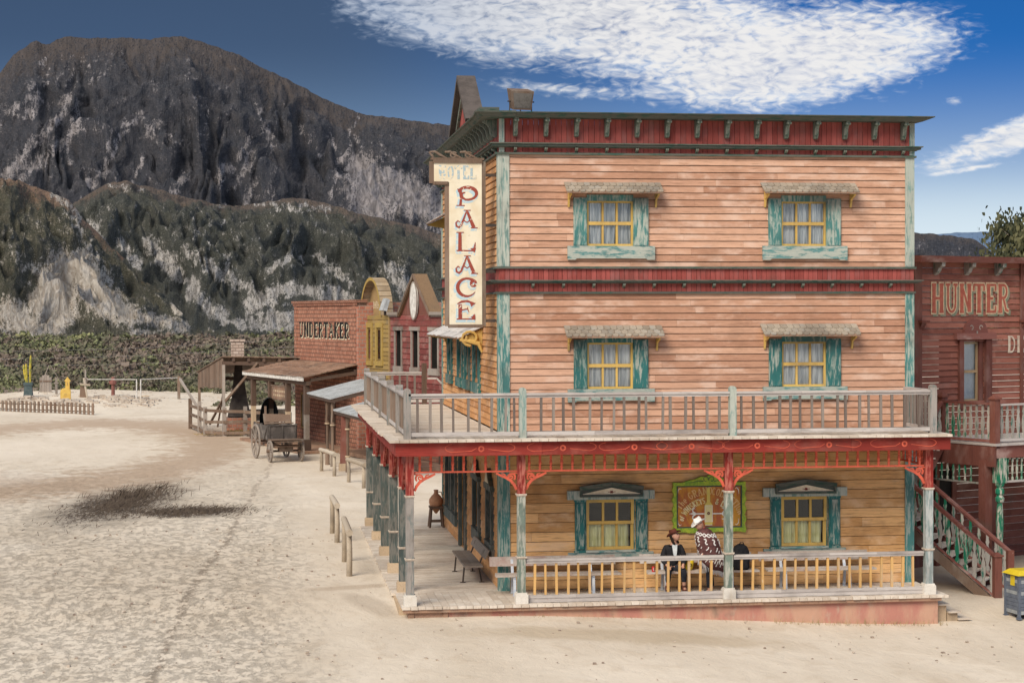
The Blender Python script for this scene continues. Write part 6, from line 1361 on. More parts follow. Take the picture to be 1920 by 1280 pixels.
    H = [(-4.5, -3.75, 4.0, 5.55), (-6.6, -5.85, 4.0, 5.55), (-8.9, -8.05, 4.0, 5.55)]
    mb = MB(fr); siding(mb, -11.5, -3.06, 2.4, 6.2, .24, H, lap=.035, lmin=1, lmax=3); siding(mb, -11.5, -3.06, 0, 2.4, .3, (), lap=.03); mb.build('front_wall', M['rsiding'], t)
    mb = MB(fr); mb.prism([(-8.1, 6.21), (-4.4, 6.21), (-6.25, 8.5-.75)], -.04, .0); mb.build('gable_wall', M['ox'], t)
    mb = MB(fr)
    for g, s in ((1, -4.25), (-1, -8.25)):
        mb.hexa([(s, -.5, 6.15), (s-g*.14, -.5, 6.15), (-6.25, -.5, 7.78), (-6.25, -.5, 7.95), (s, .12, 6.15), (s-g*.14, .12, 6.15), (-6.25, .12, 7.78), (-6.25, .12, 7.95)])
    mb.build('gable_roof', wood('gable_boards', (.20, .125, .07), (.32, .21, .12), None, axis='n'), t)
    for g, s in ((1, -4.25), (-1, -8.25)): mb = MB(fr); mb.bar((s, .14, 6.18), (-6.25, .14, 7.9), .03, .14); mb.build('barge_board', M['bwood'], t)
    for a, b in ((-4.3, -3.0), (-11.5, -8.2)): mb = MB(fr); mb.box((a, -.4, 6.21), (b, .16, 6.34)); mb.box((a, -.4, 6.14), (b, .10, 6.205)); mb.build('eaves', M['greywood'], t)
    mb = MB(fr); mb.prism([(-6.25+.42*math.cos(a), 6.82+.78*math.sin(a)) for a in [2*PI*i/24 for i in range(24)]], .04, .12); mb.build('oval_plaque', M['white'], t)
    mb = MB(fr); mb.ribbon([(-6.25+.42*math.cos(a), 6.82+.78*math.sin(a)) for a in [2*PI*i/28 for i in range(29)]], .07, .125); mb.build('plaque_rim', M['greywood'], t)
    for h in H:
        mb = MB(fr); mb.box((h[0], -.5, h[2]), (h[1], -.45, h[3])); mb.box((h[1]-.03, -.45, h[2]), (h[1], -.03, h[3])); mb.box((h[0], -.45, h[2]), (h[0]+.03, -.03, h[3])); w_ = mb.build('window', M['dark'], t)
        mb = MB(fr); sash(mb, h[0]+.02, h[1]-.02, h[2]+.02, h[3]-.02, 2, 3, o=-.32, fw=.06, bw=.04, mid=.05); mb.build('sash', M['white'], w_)
        mb = MB(fr); mb.box((h[0]-.12, 0, h[2]), (h[0], .06, h[3])); mb.box((h[1], 0, h[2]), (h[1]+.12, .06, h[3])); mb.box((h[0]-.2, 0, h[3]+.001), (h[1]+.2, .09, h[3]+.16)); mb.box((h[0]-.2, 0, h[2]-.28), (h[1]+.2, .09, h[2]-.001)); mb.build('casing', M['greywood'], w_)
    mb = MB(fr); mb.box((-11.4, -6, 5.8), (-3.1, -.1, 5.9)); mb.build('roof', M['roofing'], t)
    # tin awnings -----------------------------------------------------
    def awning(label, A, B, zf, zb, dep, posts, loc):
        t = thing('tin_awning', label, 'awning', loc); A = Vector((*A, 0)); B = Vector((*B, 0)); L = (B-A).length; d = (B-A).normalized(); n_ = Vector((-d.y, d.x, 0)); n_ = n_ if n_.x > 0 else -n_
        f2 = Fr((A.x, A.y, 0), (d.x, d.y), (n_.x, n_.y)); k = int(L/.26); mb = MB(f2)
        for i in range(k):
            s0, s1 = L*i/k, L*(i+1)/k; mb.hexa([(s0, 0, zf), (s1, 0, zf), (s1, dep, zb), (s0, dep, zb), (s0, 0, zf+.02), (s1, 0, zf+.02), (s1, dep, zb+.02), (s0, dep, zb+.02)], .4); mb.hexa([(s0, -.02, zf+.021), (s0+.05, -.02, zf+.021), (s0+.05, dep, zb+.021), (s0, dep, zb+.021), (s0, -.02, zf+.06), (s0+.05, -.02, zf+.06), (s0+.05, dep, zb+.06), (s0, dep, zb+.06)], .9)
        mb.build('tin_roof', M['tin'], t)
        mb = MB(f2); mb.box((0, .02, zf-.12), (L, .1, zf-.01)); mb.hexa([(L-.1, .1, zf-.14), (L, .1, zf-.14), (L, dep, zb-.14), (L-.1, dep, zb-.14), (L-.1, .1, zf-.01), (L, .1, zf-.01), (L, dep, zb-.01), (L-.1, dep, zb-.01)]); mb.hexa([(0, .1, zf-.14), (.1, .1, zf-.14), (.1, dep, zb-.14), (0, dep, zb-.14), (0, .1, zf-.01), (.1, .1, zf-.01), (.1, dep, zb-.01), (0, dep, zb-.01)]); mb.build('beam', M['darkwood'], t)
        for s in posts:
            mb = MB(f2); mb.tube([(s, .15, -.06), (s, .15, .55)], [.10, .085], 10); mb.tube([(s, .15, .55), (s, .15, .6), (s, .15, 1.6), (s, .15, 1.66), (s, .15, zf-.1)], [.10, .06, .055, .085, .05], 8); p = mb.build('post', M['bwood'], t)
            mb = MB(f2)
            for z in (.56, 1.64): mb.tube([(s, .15, z), (s, .15, z+.05)], .11, 10)
            mb.build('collar', M['tan_block'], p)
            mb = MB(f2); mb.bar((s, .15, 1.7), (s+.45, .15, zf-.12), .05, .06); mb.bar((s, .15, 1.7), (s-.45, .15, zf-.12), .05, .06); mb.build('brace', M['darkwood'], p)
    awning('upper grey tin awning on timber posts in front of the yellow building', (-1.07, 42.63), (-.28, 37.0), 2.72, 3.30, 2.4, (4.2, 5.45), (-.6, 40, 0))
    awning('lower grey tin awning on timber posts in front of the red building', (-.15, 36.6), (.70, 31.0), 2.28, 2.72, 1.9, (2.2,), (.3, 34, 0))
    f3 = Fr((P[0], P[1], -.05), DN, NN)
    t = thing('boardwalk', 'low dark boardwalk under the tin awnings', 'boardwalk', (1, 40, -.05)); mb = MB(f3)
    s = -11
    while s < -.4: mb.box((s, .05, 0), (s+.2, 1.5, .16)); s += .21
    mb.build('planks', M['bwood_h'], t); mb = MB(f3); mb.box((-11, 1.42, -.1), (-.4, 1.48, -.004)); mb.build('edge', M['darkwood'], t)
    t = thing('brick_pier', 'patch of orange brick wall with timber posts under the lower tin awning', 'wall', (1.3, 35.5, -.05)); mb = MB(f3); mb.box((-9.6, .04, .17), (-6.0, .16, 2.35)); mb.build('brick_face', M['brick'], t)
    for s in (-9.9, -5.95): mb = MB(f3); mb.box((s, .04, .17), (s+.25, .3, 2.6)); mb.build('timber', M['darkwood'], t)
    t = thing('red_post', 'leaning dark red timber post with a pale foot beside the lower tin awning', 'post', (.2, 35.2, -.05)); mb = MB(); mb.bar((.18, 35.2, .25), (.24, 35.25, 2.3), .26, .2); mb.build('shaft', M['ox'], t); mb = MB(); mb.box((.0, 35.05, -.1), (.34, 35.4, .25)); mb.build('foot', M['tan_block'], t)
street_fronts()
def forge():
    t = thing('forge_shed', 'open grey timber forge shed with a sloping roof and hanging boards at its left end', 'shed', (-4.5, 58, -.05)); zg = -.06
    F0, F1 = Vector((-5.0, 57.7, 0)), Vector((-1.2, 54.2, 0)); d = (F1-F0).normalized(); bk = Vector((-6.6, 66.5, 0))-F0; fr = Fr((F0.x, F0.y, 0), (d.x, d.y), (bk.x, bk.y)); L = (F1-F0).length+.6; B = bk.length
    mb = MB(fr); n = 16
    for i in range(n): s0, s1 = -.15+(L+.15)*i/n, -.15+(L+.15)*(i+1)/n; mb.hexa([(s0, -.25, 4.02), (s1-.01, -.25, 4.02), (s1-.01, B, 2.95), (s0, B, 2.95), (s0, -.25, 4.08), (s1-.01, -.25, 4.08), (s1-.01, B, 3.01), (s0, B, 3.01)])
    mb.build('roof', M['bwood'], t)
    mb = MB(fr); mb.box((-.1, -.05, 3.62), (L, .1, 3.80)); mb.box((-.1, B-.4, 2.6), (L, B-.25, 2.78))
    for i in range(5): s = .6+i*1.05; mb.box((s, -.22, 3.81), (s+.14, .5, 3.98))
    mb.build('beam', M['darkwood'], t)
    mb = MB(fr); k = 14
    for i in range(k): o0, o1 = .05+(B-.4)*i/k, .05+(B-.4)*(i+1)/k; zt = 4.0-(o0+.25)*1.07/(B+.25); mb.box((-.06, o0+.01, 2.45-.35*(i/k)+R.uniform(-.08, .08)), (0, o1-.01, zt-.02))
    mb.build('end_boards', M['bwood'], t)
    for s, o, h in ((0, 0, 3.62), (.02, B-.35, 2.6), (L-.2, 0, 3.62), (L-.2, B-.35, 2.6)): mb = MB(fr); mb.box((s-.09, o-.09, zg-.1), (s+.09, o+.09, h)); mb.build('post', M['greywood'] if o == 0 else M['bwood'], t)
    mb = MB(fr); mb.bar((.1, -.12, 1.75), (2.35, -.12, 3.75), .10, .12); mb.build('brace', M['bwood'], t)
    mb = MB(fr); mb.bar((.05, .3, 1.9), (.05, B*.55, 0.3), .1, .1); mb.bar((.1, 2.5, .3), (.1, .4, 2.4), .08, .08); mb.build('side_brace', M['bwood'], t)
    h = thing('forge_hood', 'dark conical forge hood rising to a pale stone chimney inside the shed', 'forge', (-4.2, 60, -.05))
    mb = MB(); mb.hexa([(-4.85, 59.4, .85), (-3.65, 59.4, .85), (-3.65, 60.6, .85), (-4.85, 60.6, .85), (-4.62, 59.7, 1.9), (-3.85, 59.7, 1.9), (-3.85, 60.4, 1.9), (-4.62, 60.4, 1.9)]); mb.hexa([(-4.62, 59.7, 1.901), (-3.85, 59.7, 1.901), (-3.85, 60.4, 1.901), (-4.62, 60.4, 1.901), (-4.45, 59.8, 3.7), (-4.1, 59.8, 3.7), (-4.1, 60.3, 3.7), (-4.45, 60.3, 3.7)]); mb.build('hood', plain('sooty_clay', (.10, .085, .075), (.06, .05, .045), 3), h)
    mb = MB(); mb.box((-4.9, 59.3, -.1), (-3.6, 60.7, .80)); mb.build('hearth', M['brick2'], h)
    mb = MB(); mb.box((-4.66, 59.9, 3.6), (-3.98, 60.5, 4.85)); mb.box((-4.72, 59.84, 4.78), (-3.92, 60.56, 4.9)); mb.build('chimney', M['stone'], h)
    c = thing('corral_fence', 'grey split-rail corral fence around the forge with worn posts', 'fence', (-5, 58, -.05))
    P = [(-6.96, 64.4), (-6.35, 61.0), (-5.95, 57.9), (-4.95, 57.2), (-3.9, 57.0), (-2.6, 54.6), (-1.7, 52.8)]
    for i, (x, y) in enumerate(P): mb = MB(); z = gz(x, y); hh = 1.62 if i < 2 else 1.5; mb.box((x-.10, y-.1, z-.1), (x+.10, y+.1, z+hh+R.uniform(-.05, .08))); mb.build('post', M['greywood'] if i else M['bwood'], c)
    for (x0, y0), (x1, y1) in zip(P[:-1], P[1:]):
        for z in (.15, .72, 1.25): mb = MB(); mb.bar((x0, y0-.12, z+R.uniform(-.04, .04)), (x1, y1-.12, z+R.uniform(-.04, .04)), .06, .15); mb.build('rail', M['bwood'], c)
    mb = MB(); mb.bar((-7.6, 66.4, 2.6), (-6.3, 61.5, 1.0), .1, .14); mb.build('slanted_rail', M['greywood'], c)
    s = thing('straw_bedding', 'yellowish straw heap on the corral floor behind the front rails', 'straw', (-4.2, 57.6, -.05)); mb = MB()
    for i in range(500):
        x, y = R.gauss(-4.2, .8), R.gauss(57.9, .35); z = .02+.2*R.random()*math.exp(-((x+4.2)/1.1)**2); a = R.random()*PI; mb.bar((x, y, z), (x+.25*math.cos(a), y+.25*math.sin(a), z+R.uniform(-.05, .06)), .02, .015)
    mb.build('stalks', plain('straw', (.46, .33, .12), (.28, .20, .09), 9), s)
    b = thing('timber_trough', 'pale plank trough behind the corral rails', 'trough', (-3.2, 59.5, -.05)); mb = MB(); mb.box((-4.6, 61.5, .5), (-1.6, 62.1, 1.1)); mb.build('trough_body', M['log'], b)
    for x in (-4.4, -1.9): mb = MB(); mb.box((x, 61.6, -.1), (x+.15, 62.0, .495)); mb.build('leg', M['bwood'], b)
forge()
# ---------------------------------------------------------------- cemetery
def cemetery():
    YM = plain('marker_yellow', (.72, .50, .13), (.60, .38, .09), 4)
    def at(x, y, z=None):
        lo, hi = -.3, 1.6
        for _ in range(30):
            zz = (lo+hi)/2; px, py = lift(x, y, zz)
            if gz(px, py) > zz: lo = zz
            else: hi = zz
        return px, py, zz
    # mound is part of the ground; picket fence in front
    A, B = at(-13.53, 80.0), at(-20.2, 85.8); t = thing('picket_fence', 'low dark wooden picket fence in front of the graveyard mound', 'fence', A)
    a, b = Vector(A), Vector(B); d = (b-a).normalized(); fr = Fr((a.x, a.y, 0), (d.x, d.y), (-d.y, d.x)); L = (b-a).length+3
    k = 0; s = 0
    while s < L:
        p = fr((s, 0, 0)); z = gz(p.x, p.y); mb = MB(fr); w_ = .095; h = R.uniform(.66, .74); mb.prism([(s, z-.1), (s+2*w_, z-.1), (s+2*w_, z+h-.08), (s+w_*1.6, z+h), (s+w_*.4, z+h), (s, z+h-.08)], -.02, .02); mb.build('picket', M['bwood'], t); s += .375
    for z in (.16, .50): mb = MB(fr); mb.bar((0, -.04, z-.05), (L, -.04, z-.05), .03, .06); mb.build('rail', M['darkwood'], t)
    X, Y, Z = at(-17.21, 98.9); t = thing('grave_marker', 'yellow church-shaped grave marker with a steeple standing on the mound', 'gravestone', (X, Y, Z)); fr = Fr((X, Y, Z), (1, 0), (0, -1))
    mb = MB(fr); mb.prism([(-.34, -.1), (.34, -.1), (.34, .72), (.22, .86), (.0, .92), (-.22, .86), (-.34, .72)], -.1, .1); mb.build('body', YM, t)
    mb = MB(fr); mb.prism([(-.05, .6), (.30, .6), (.33, .80), (.26, .84), (.26, 1.36), (.34, 1.36), (.12, 1.66), (-.10, 1.36), (-.02, 1.36), (-.02, .84)], -.13, -.101) ; mb.build('steeple', YM, t)
    mb = MB(fr)
    for z in (.40, .5): mb.ribbon([(-.1, z), (.12, z)], .03, .102)
    mb.ribbon([(.12, 1.08), (.12, 1.2)], .06, -.1); mb.ribbon([(.09, 1.25), (.15, 1.25)], .05, -.0995); mb.build('incised_marks', M['ydark'], t)
    X, Y, Z = at(-20.7, 105.7); t = thing('cactus_pot', 'tapered dark green pedestal planter holding yellow columnar cacti', 'planter', (X, Y, Z)); fr = Fr((X, Y, Z), (1, 0), (0, -1)); pm = plain('dark_green_planter', (.06, .09, .095), (.10, .13, .13), 5)
    mb = MB(fr); mb.hexa([(-.30, -.3, -.2), (.36, -.3, -.2), (.36, .3, -.2), (-.30, .3, -.2), (-.22, -.24, .85), (.26, -.24, .85), (.26, .24, .85), (-.22, .24, .85)]); mb.build('pedestal', pm, t)
    mb = MB(fr); mb.box((-.28, -.28, .855), (.32, .28, 1.05)); mb.build('rim', pm, t)
    ym = plain('yellow_cactus', (.55, .42, .06), (.22, .24, .06), 5)
    c = thing('cactus', 'three yellow columnar cacti growing from the dark planter', 'cactus', (X, Y, Z+1.05))
    for x0, x1, h in ((-.10, -.28, 1.28), (-.03, -.12, 1.35), (.16, .20, 1.95)): mb = MB(fr); mb.tube([(x0, 0, 1.0), ((x0+x1)/2-.03, 0, 1.0+h*.5), (x1, 0, 1.0+h*.9), (x1, 0, 1.0+h)], [.06, .085, .07, .02], 9); mb.build('column', ym, c)
    X, Y, Z = at(-16.37, 104.9); t = thing('grave_cross', 'leaning pale wooden cross in front of a dark slab on the mound', 'cross', (X, Y, Z)); fr = Fr((X, Y, Z), (1, 0), (0, -1))
    mb = MB(fr); mb.bar((.16, .05, -.1), (-.10, .05, 1.36), .11, .12); mb.bar((-.35, .12, .95), (.36, .12, .86), .08, .12); mb.build('timbers', M['log'], t)
    mb = MB(fr); mb.hexa([(-.4, -.2, -.1), (.1, -.2, -.1), (.1, -.05, -.1), (-.4, -.05, -.1), (-.34, -.2, .82), (.0, -.2, .78), (.0, -.05, .78), (-.34, -.05, .82)]); mb.build('slab', M['bwood'], t)
    X, Y, Z = at(-14.57, 108.4); t = thing('grave_post', 'carved dull red grave post on the right side of the mound', 'grave post', (X, Y, Z)); mb = MB(); mb.lathe((X, Y, Z), [(.16, -.1), (.13, .1), (.12, .75), (.24, .8), (.24, 1.0), (.15, 1.05), (.14, 1.22), (.06, 1.3)], 8); mb.build('shaft', plain('dull_red', (.27, .11, .09), (.20, .085, .07), 6), t)
    mb = MB(); mb.box((X-.28, Y-.05, Z+.82), (X-.2, Y+.05, Z+1.0)); mb.build('side_arm', MATS['dull_red'], t)
    X, Y, Z = at(-20.5, 115.5); t = thing('headboard', 'round-topped grey plank headboard behind the dark planter', 'gravestone', (X, Y, Z)); fr = Fr((X, Y, Z), (1, 0), (0, -1)); mb = MB(fr)
    vb = [(-.32, .36, .95)]; 
    for i in range(5): x0 = -.42+.17*i; hh = 1.0+.28*math.cos((x0+.08)/.42*PI/2); mb.box((x0, -.04, -.1), (x0+.16, .04, max(.9, hh)))
    mb.build('planks', M['greywood'], t); mb = MB(fr); mb.box((-.44, .045, .75), (.46, .08, .85)); mb.build('crosspiece', M['bwood'], t)
    for k, (x, y, h, lb) in enumerate(((-19.3, 112.3, 1.15, 'short grey stake between the plank headboard and yellow marker'), (-17.0, 112.0, 1.7, 'thin upright stake with a small crosspiece right of the yellow marker'), (-27.0, 116, 1.2, 'broad weathered plank post at the left end of the mound'))):
        X, Y, Z = at(x, y); t = thing('stake', lb, 'stake', (X, Y, Z)); mb = MB(); w_ = (.08, .05, .16)[k]; mb.box((X-w_, Y-.05, Z-.1), (X+w_, Y+.05, Z+h)); mb.build('upright', M['greywood'], t)
        mb = MB(); mb.box((X-w_*2.2, Y-.08, Z+h*.62), (X+w_*2.2, Y-.051, Z+h*.62+.1)); mb.build('crosspiece', M['greywood'], t)
    g0 = at(-12.2, 101.4); g1 = at(-9.2, 101.0); t = thing('field_gate', 'white metal gate frame at the right of the graveyard mound', 'gate', g0); wm = M['white']
    for x in (g0[0]-.10, g0[0]+.18): mb = MB(); mb.tube([(x, g0[1], g0[2]-.2), (x, g0[1], 1.75)], .045, 6); mb.build('post', wm, t)
    mb = MB(); mb.tube([(g0[0]+.2, g0[1], 1.72), (g1[0], g1[1], 1.74)], .03, 6); mb.build('top_bar', wm, t)
    mb = MB(); mb.tube([(g0[0]-.1, g0[1], 1.72), (g0[0]-3.6, g0[1]+1.5, 1.70)], .025, 6); mb.build('long_bar', wm, t)
    mb = MB(); mb.tube([(g0[0]+.2, g0[1], .55), (g0[0]+.75, g0[1], .58)], .035, 6); mb.build('latch', M['tan_block'], t)
    mb = MB(); mb.box((g1[0]-.1, g1[1]-.1, -.1), (g1[0]+.1, g1[1]+.1, 1.85)); mb.build('gate_post', M['bwood'], t)
    sm = plain('pale_rubble', (.56, .49, .41), (.40, .33, .27), 5)
    def pile(name, label, cx, cy, rx, ry, n, top, s0=.12):
        X, Y, Z = at(cx, cy); t = thing(name, label, 'stones', (X, Y, Z)); mb = MB()
        for i in range(n):
            a = R.random()*2*PI; q = R.random()**.5; x, y = X+rx*q*math.cos(a), Y+ry*q*math.sin(a); z = gz(x, y)+top*(1-q)*R.random(); s = s0*R.uniform(.6, 1.4)
            v = [(x+s*sx*R.uniform(.7, 1.2), y+s*sy*R.uniform(.7, 1.2), z+s*.55*sz*R.uniform(.7, 1.1)) for sz in (-1, 1) for sx, sy in ((-1, -1), (1, -1), (1, 1), (-1, 1))]; mb.hexa(v)
        mb.build('stones', sm, t)
    pile('stone_pile', 'heap of pale stones at the foot of the cactus planter', -20.3, 100.5, 1.6, 2.2, 90, .35, .15)
    pile('stone_pile', 'heap of pale stones around the base of the yellow marker', -17.0, 96.0, 1.3, 1.8, 70, .3, .15)
    pile('stone_pile', 'strip of flat pale stones running down the right slope of the mound', -13.2, 99.5, 2.6, 3.4, 120, .12, .16)
    mb = MB()
    for i in range(420):
        a = R.random()*2*PI; q = R.random()**.5; x, y = -16+10.5*q*math.cos(a), 99+14*q*math.sin(a); z = gz(x, y); s = R.uniform(.03, .12); mb.hexa([(x+s*sx*R.uniform(.7, 1.2), y+s*sy*R.uniform(.7, 1.2), z+s*.4*sz) for sz in (-1, 1) for sx, sy in ((-1, -1), (1, -1), (1, 1), (-1, 1))])
    tag(mb.build('loose_stones', sm), 'loose pale stones scattered over the graveyard mound', 'stones', kind='stuff')
    # cables across the scrub
    for i, (z0, z1, lb) in enumerate(((3.0, 4.6, 'highest of three thin cables strung over the scrub beyond the graveyard'), (2.35, 3.9, 'middle of three thin cables strung over the scrub beyond the graveyard'), (1.9, 2.9, 'lowest of three thin cables strung over the scrub beyond the graveyard'))):
        mb = MB(); mb.tube([(-36+44*k/12, 128, z0+(z1-z0)*k/12-.5*math.sin(PI*k/12)) for k in range(13)], .006, 4); tag(recenter(mb.build('cable', M['tin']), (-14, 128, z0)), lb, 'cable', 'thin cables over the scrub')
    # extra posts of a loose fence behind
    t = thing('leaning_poles', 'thin crossed wooden poles behind the plank headboard', 'poles', tuple(at(-19.9, 113.0))); X, Y, Z = at(-19.9, 113)
    for dx in (-.5, .75): mb = MB(); mb.tube([(X+dx*.1, Y, Z+2.0), (X+dx*1.6, Y, Z)], .03, 5); mb.build('pole', M['greywood'], t)
cemetery()
# ================================================================ HUNTER building
A24 = (math.cos(rad(24)), math.sin(rad(24))); N24 = (A24[1], -A24[0]); FH = Fr((14.25, 6.64, 0), A24, N24)
def hunter():
    t = thing('hunter_building', 'dark red clapboard building lettered HUNTER with a balcony, right of the hotel', 'building', tuple(FH((0, 0, -.7))))
    D = (.81, 1.62, 3.9, 5.45); B = -.9
    mb = MB(FH); siding(mb, -.7, 9, 3.0, 7.5, .155, [D], lap=.028, lmin=1.2, lmax=3.5); mb.build('upper_wall', M['hsiding'], t)
    mb = MB(FH); siding(mb, -.7, 9, B, 2.9, .19, (), lap=.024); mb.build('lower_wall', M['hsiding_dk'], t)
    mb = MB(FH); mb.box((-.9, -.3, B), (-.64, .06, 7.5)); mb.build('corner_trim', M['ox'], t)
    mb = MB(FH); mb.box((-.8, -9, B), (-.7, -.31, 7.2)); mb.build('left_wall', M['hsiding_dk'], t)
    mb = MB(FH); mb.box((2.9, .03, 3.0), (3.0, .07, 7.5)); mb.build('vertical_trim', M['ox'], t)
    mb = MB(FH); mb.hexa([(-1.0, -.3, 7.5), (9, -.3, 7.5), (9, .38, 7.48), (-1.0, .38, 7.48), (-1.0, -.3, 7.67), (9, -.3, 7.67), (9, .46, 7.64), (-1.0, .46, 7.64)]); mb.build('eaves', M['ox_h'], t)
    mb = MB(FH); mb.box((-.6, -9, 7.1), (9, -.3, 7.2)); mb.build('roof', M['roofing'], t)
    for s in (-.22, .87, 1.97, 3.1, 4.2): mb = MB(FH); mb.prism([(.02, 7.48), (.34, 7.48), (.33, 7.38), (.22, 7.34), (.17, 7.24), (.05, 7.16), (.02, 7.2)], s, s+.12, 's'); mb.build('eaves_bracket', M['green_grey'], t)
    for s in (-.78, 2.88): mb = MB(FH); mb.box((s, .0, 5.94), (s+.28, .2, 6.0)); mb.prism([(.01, 5.94), (.16, 5.94), (.05, 5.75), (.01, 5.75)], s+.05, s+.2, 's'); mb.build('ledge', M['ox'], t)
    # lettering
    W = twidth('HUNTER', .72, .66); k = 2.92/W; f = lambda dx, dz: (lambda x, y: (-.30+x*k+dx, 6.22+y+dz))
    m0, m1, m2 = MB(FH), MB(FH), MB(FH)
    text(m0, 'HUNTER', f(.07, -.05), .70, .15, .66, o=.030, grow=.04, thin=.09); text(m1, 'HUNTER', f(0, 0), .70, .15, .66, o=.037, grow=.045, thin=.09); text(m2, 'HUNTER', f(0, 0), .70, .12, .66, o=.045, thin=.06)
    m0.build('letter_shadow', plain('faded_green', (.17, .22, .15), (.30, .25, .18), 7), t); m1.build('letter_outline', plain('faded_outline', (.66, .52, .34), (.50, .34, .22), 10), t); m2.build('lettering', plain('letter_red', (.44, .13, .085), (.34, .09, .06), 8), t)
    mb = MB(FH); text(mb, 'DE', lambda x, y: (2.45+x, 5.16+y), .40, .085, .8, o=.032, thin=.05, grow=.0); mb.build('lettering_white', plain('old_white', (.66, .58, .46), (.50, .38, .30), 10), t)
    # door / window with curtain
    s0, s1, z0, z1 = D
    mb = MB(FH); sash(mb, s0+.02, s1-.16, z0, z1-.02, 1, 2, o=-.10, fw=.045, mid=.07); w_ = mb.build('balcony_window', wood('tan_sash', (.36, .25, .14), (.48, .35, .21), None, axis='v'), t)
    mb = MB(FH); mb.box((s1-.15, -.14, z0), (s1-.02, -.02, z1)); mb.build('inner_jamb', M['ox'], w_)
    mb = MB(FH)
    for b in (((s0-.15, 0, z0-.2), (s0, .09, z1+.05)), ((s1, 0, z0-.2), (s1+.20, .09, z1+.05))): mb.box(*b)
    mb.build('casing', M['ox'], w_)
    mb = MB(FH); mb.box((s0-.30, 0, z1+.051), (s1+.32, .13, z1+.22)); cx = (s0+s1)/2+.02; mb.prism([(cx+.42*math.cos(rad(a)), z1+.22+.36*math.sin(rad(a))) for a in range(0, 181, 12)], .0, .10); mb.build('arched_lintel', M['ox_h'], w_)
    mb = MB(FH)
    for g in (-1, 1): mb.ribbon(arc(cx+g*.17, z1+.36, .055, -90 if g < 0 else 0, 150 if g < 0 else 250, 8), .03, .104)
    mb.ribbon([(cx, z1+.27), (cx, z1+.20)], .05, .135); mb.build('carving', M['greywood'], w_)
    mb = MB(FH); folds(mb, s0+.04, s1-.18, z0, z1, -.15, amp=.012, per=.3); mb.build('curtain', plain('plain_white_curtain', (.84, .87, .86), (.70, .74, .74), 2), w_)
    mb = MB(FH); mb.add([(s0, -.12, z0), (s1-.16, -.12, z0), (s1-.16, -.12, z1), (s0, -.12, z1)], [(0, 1, 2, 3)]); mb.open = True; mb.build('pane', M['glass'], w_)
    room(FH, s0, s1, z0, z1).build('interior', M['dark'], w_)
    # balcony
    O = 2.67
    mb = MB(FH)
    s = -.85
    while s < 8: mb.box((s, .05, 2.96), (s+.19, O+.12, 3.02)); s += .195
    mb.build('balcony_floor', M['rail_h'], t)
    mb = MB(FH); mb.box((-.75, O-.02, 2.66), (8, O+.06, 2.955)); mb.build('fascia', M['ox_h'], t)
    mb = MB(FH); mb.box((-.83, .1, 2.45), (-.76, O+.05, 2.955)); mb.build('end_fascia', M['ox'], t)
    mb = MB(FH); mb.box((-.6, .3, 2.55), (8, .4, 2.95)); mb.box((-.6, 1.4, 2.55), (8, 1.5, 2.95)); mb.build('joist', M['darkwood'], t)
    def spl(): 
        mb = MB(); mb.prism([(-.05, 0), (.05, 0), (.05, .10), (.025, .13), (.05, .24), (.06, .34), (.045, .48), (.02, .58), (.045, .64), (.03, .70), (.03, .82), (-.03, .82), (-.03, .70), (-.045, .64), (-.02, .58), (-.045, .48), (-.06, .34), (-.05, .24), (-.025, .13), (-.05, .10)], -.012, .012); return mb
    R1 = [(-.70+.19*i, O-.02) for i in range(1, 24)]
    rl = None
    mb = MB(FH); mb.box((-.60, O-.08, 3.93), (8, O+.05, 3.97)); mb.box((-.60, O-.05, 3.06), (8, O+.02, 3.12)); rl = mb.build('balcony_railing', M['rail_h'], t)
    mb = MB(FH); mb.hexa([(-.80, .9, 3.95), (-.68, .9, 3.95), (-.68, O-.1, 3.95), (-.80, O-.1, 3.95), (-.80, .9, 4.0), (-.68, .9, 4.0), (-.68, O-.1, 4.0), (-.80, O-.1, 4.0)]); mb.box((-.78, .9, 3.04), (-.70, O-.1, 3.10)); mb.build('side_rail', M['ox_h'], rl)
    rz = rad(24)
    for i, (s, o) in enumerate(R1):
        b = spl().build('baluster', M['green_grey'], None); p = FH((s, o, 3.12)); place(b, rl, p); b.rotation_euler = (0, 0, rz)
    for i in range(8):
        b = spl().build('baluster', M['green'] if i < 4 else M['green_grey'], None); place(b, rl, FH((-.74, 1.05+.2*i, 3.12))); b.rotation_euler = (0, 0, rz+PI/2)
    for s, o in ((-.82, O-.12), (-.82, .78)):
        mb = MB(FH); mb.box((s, o, 2.9), (s+.18, o+.18, 4.08)); mb.box((s-.03, o-.03, 4.081), (s+.21, o+.21, 4.12)); mb.hexa([(s-.02, o-.02, 4.121), (s+.2, o-.02, 4.121), (s+.2, o+.2, 4.121), (s-.02, o+.2, 4.121), (s+.06, o+.06, 4.2), (s+.12, o+.06, 4.2), (s+.12, o+.12, 4.2), (s+.06, o+.12, 4.2)]); mb.build('railing_post', M['ox'], rl)
    # supports and friezes
    mb = MB(FH); mb.box((-.85, O-.45, B), (-.62, O-.22, 2.6)); mb.build('dark_post', M['ox'], t)
    c = FH((-.55, O-.04, 0)); mb = MB(); mb.lathe((c.x, c.y, 0), [(.07, B), (.08, -.2), (.06, .0), (.085, .1), (.075, .5), (.095, 1.1), (.07, 1.5), (.06, 1.55), (.10, 1.6), (.11, 1.68), (.07, 1.74), (.11, 1.8), (.11, 1.88), (.07, 1.93), (.11, 2.0), (.11, 2.05)], 12); gp = mb.build('turned_post', M['green'], t, smooth=False)
    mb = MB(FH); mb.box((-.67, O-.16, 2.05), (-.43, O+.08, 2.66)); mb.build('square_head', M['green'], gp)
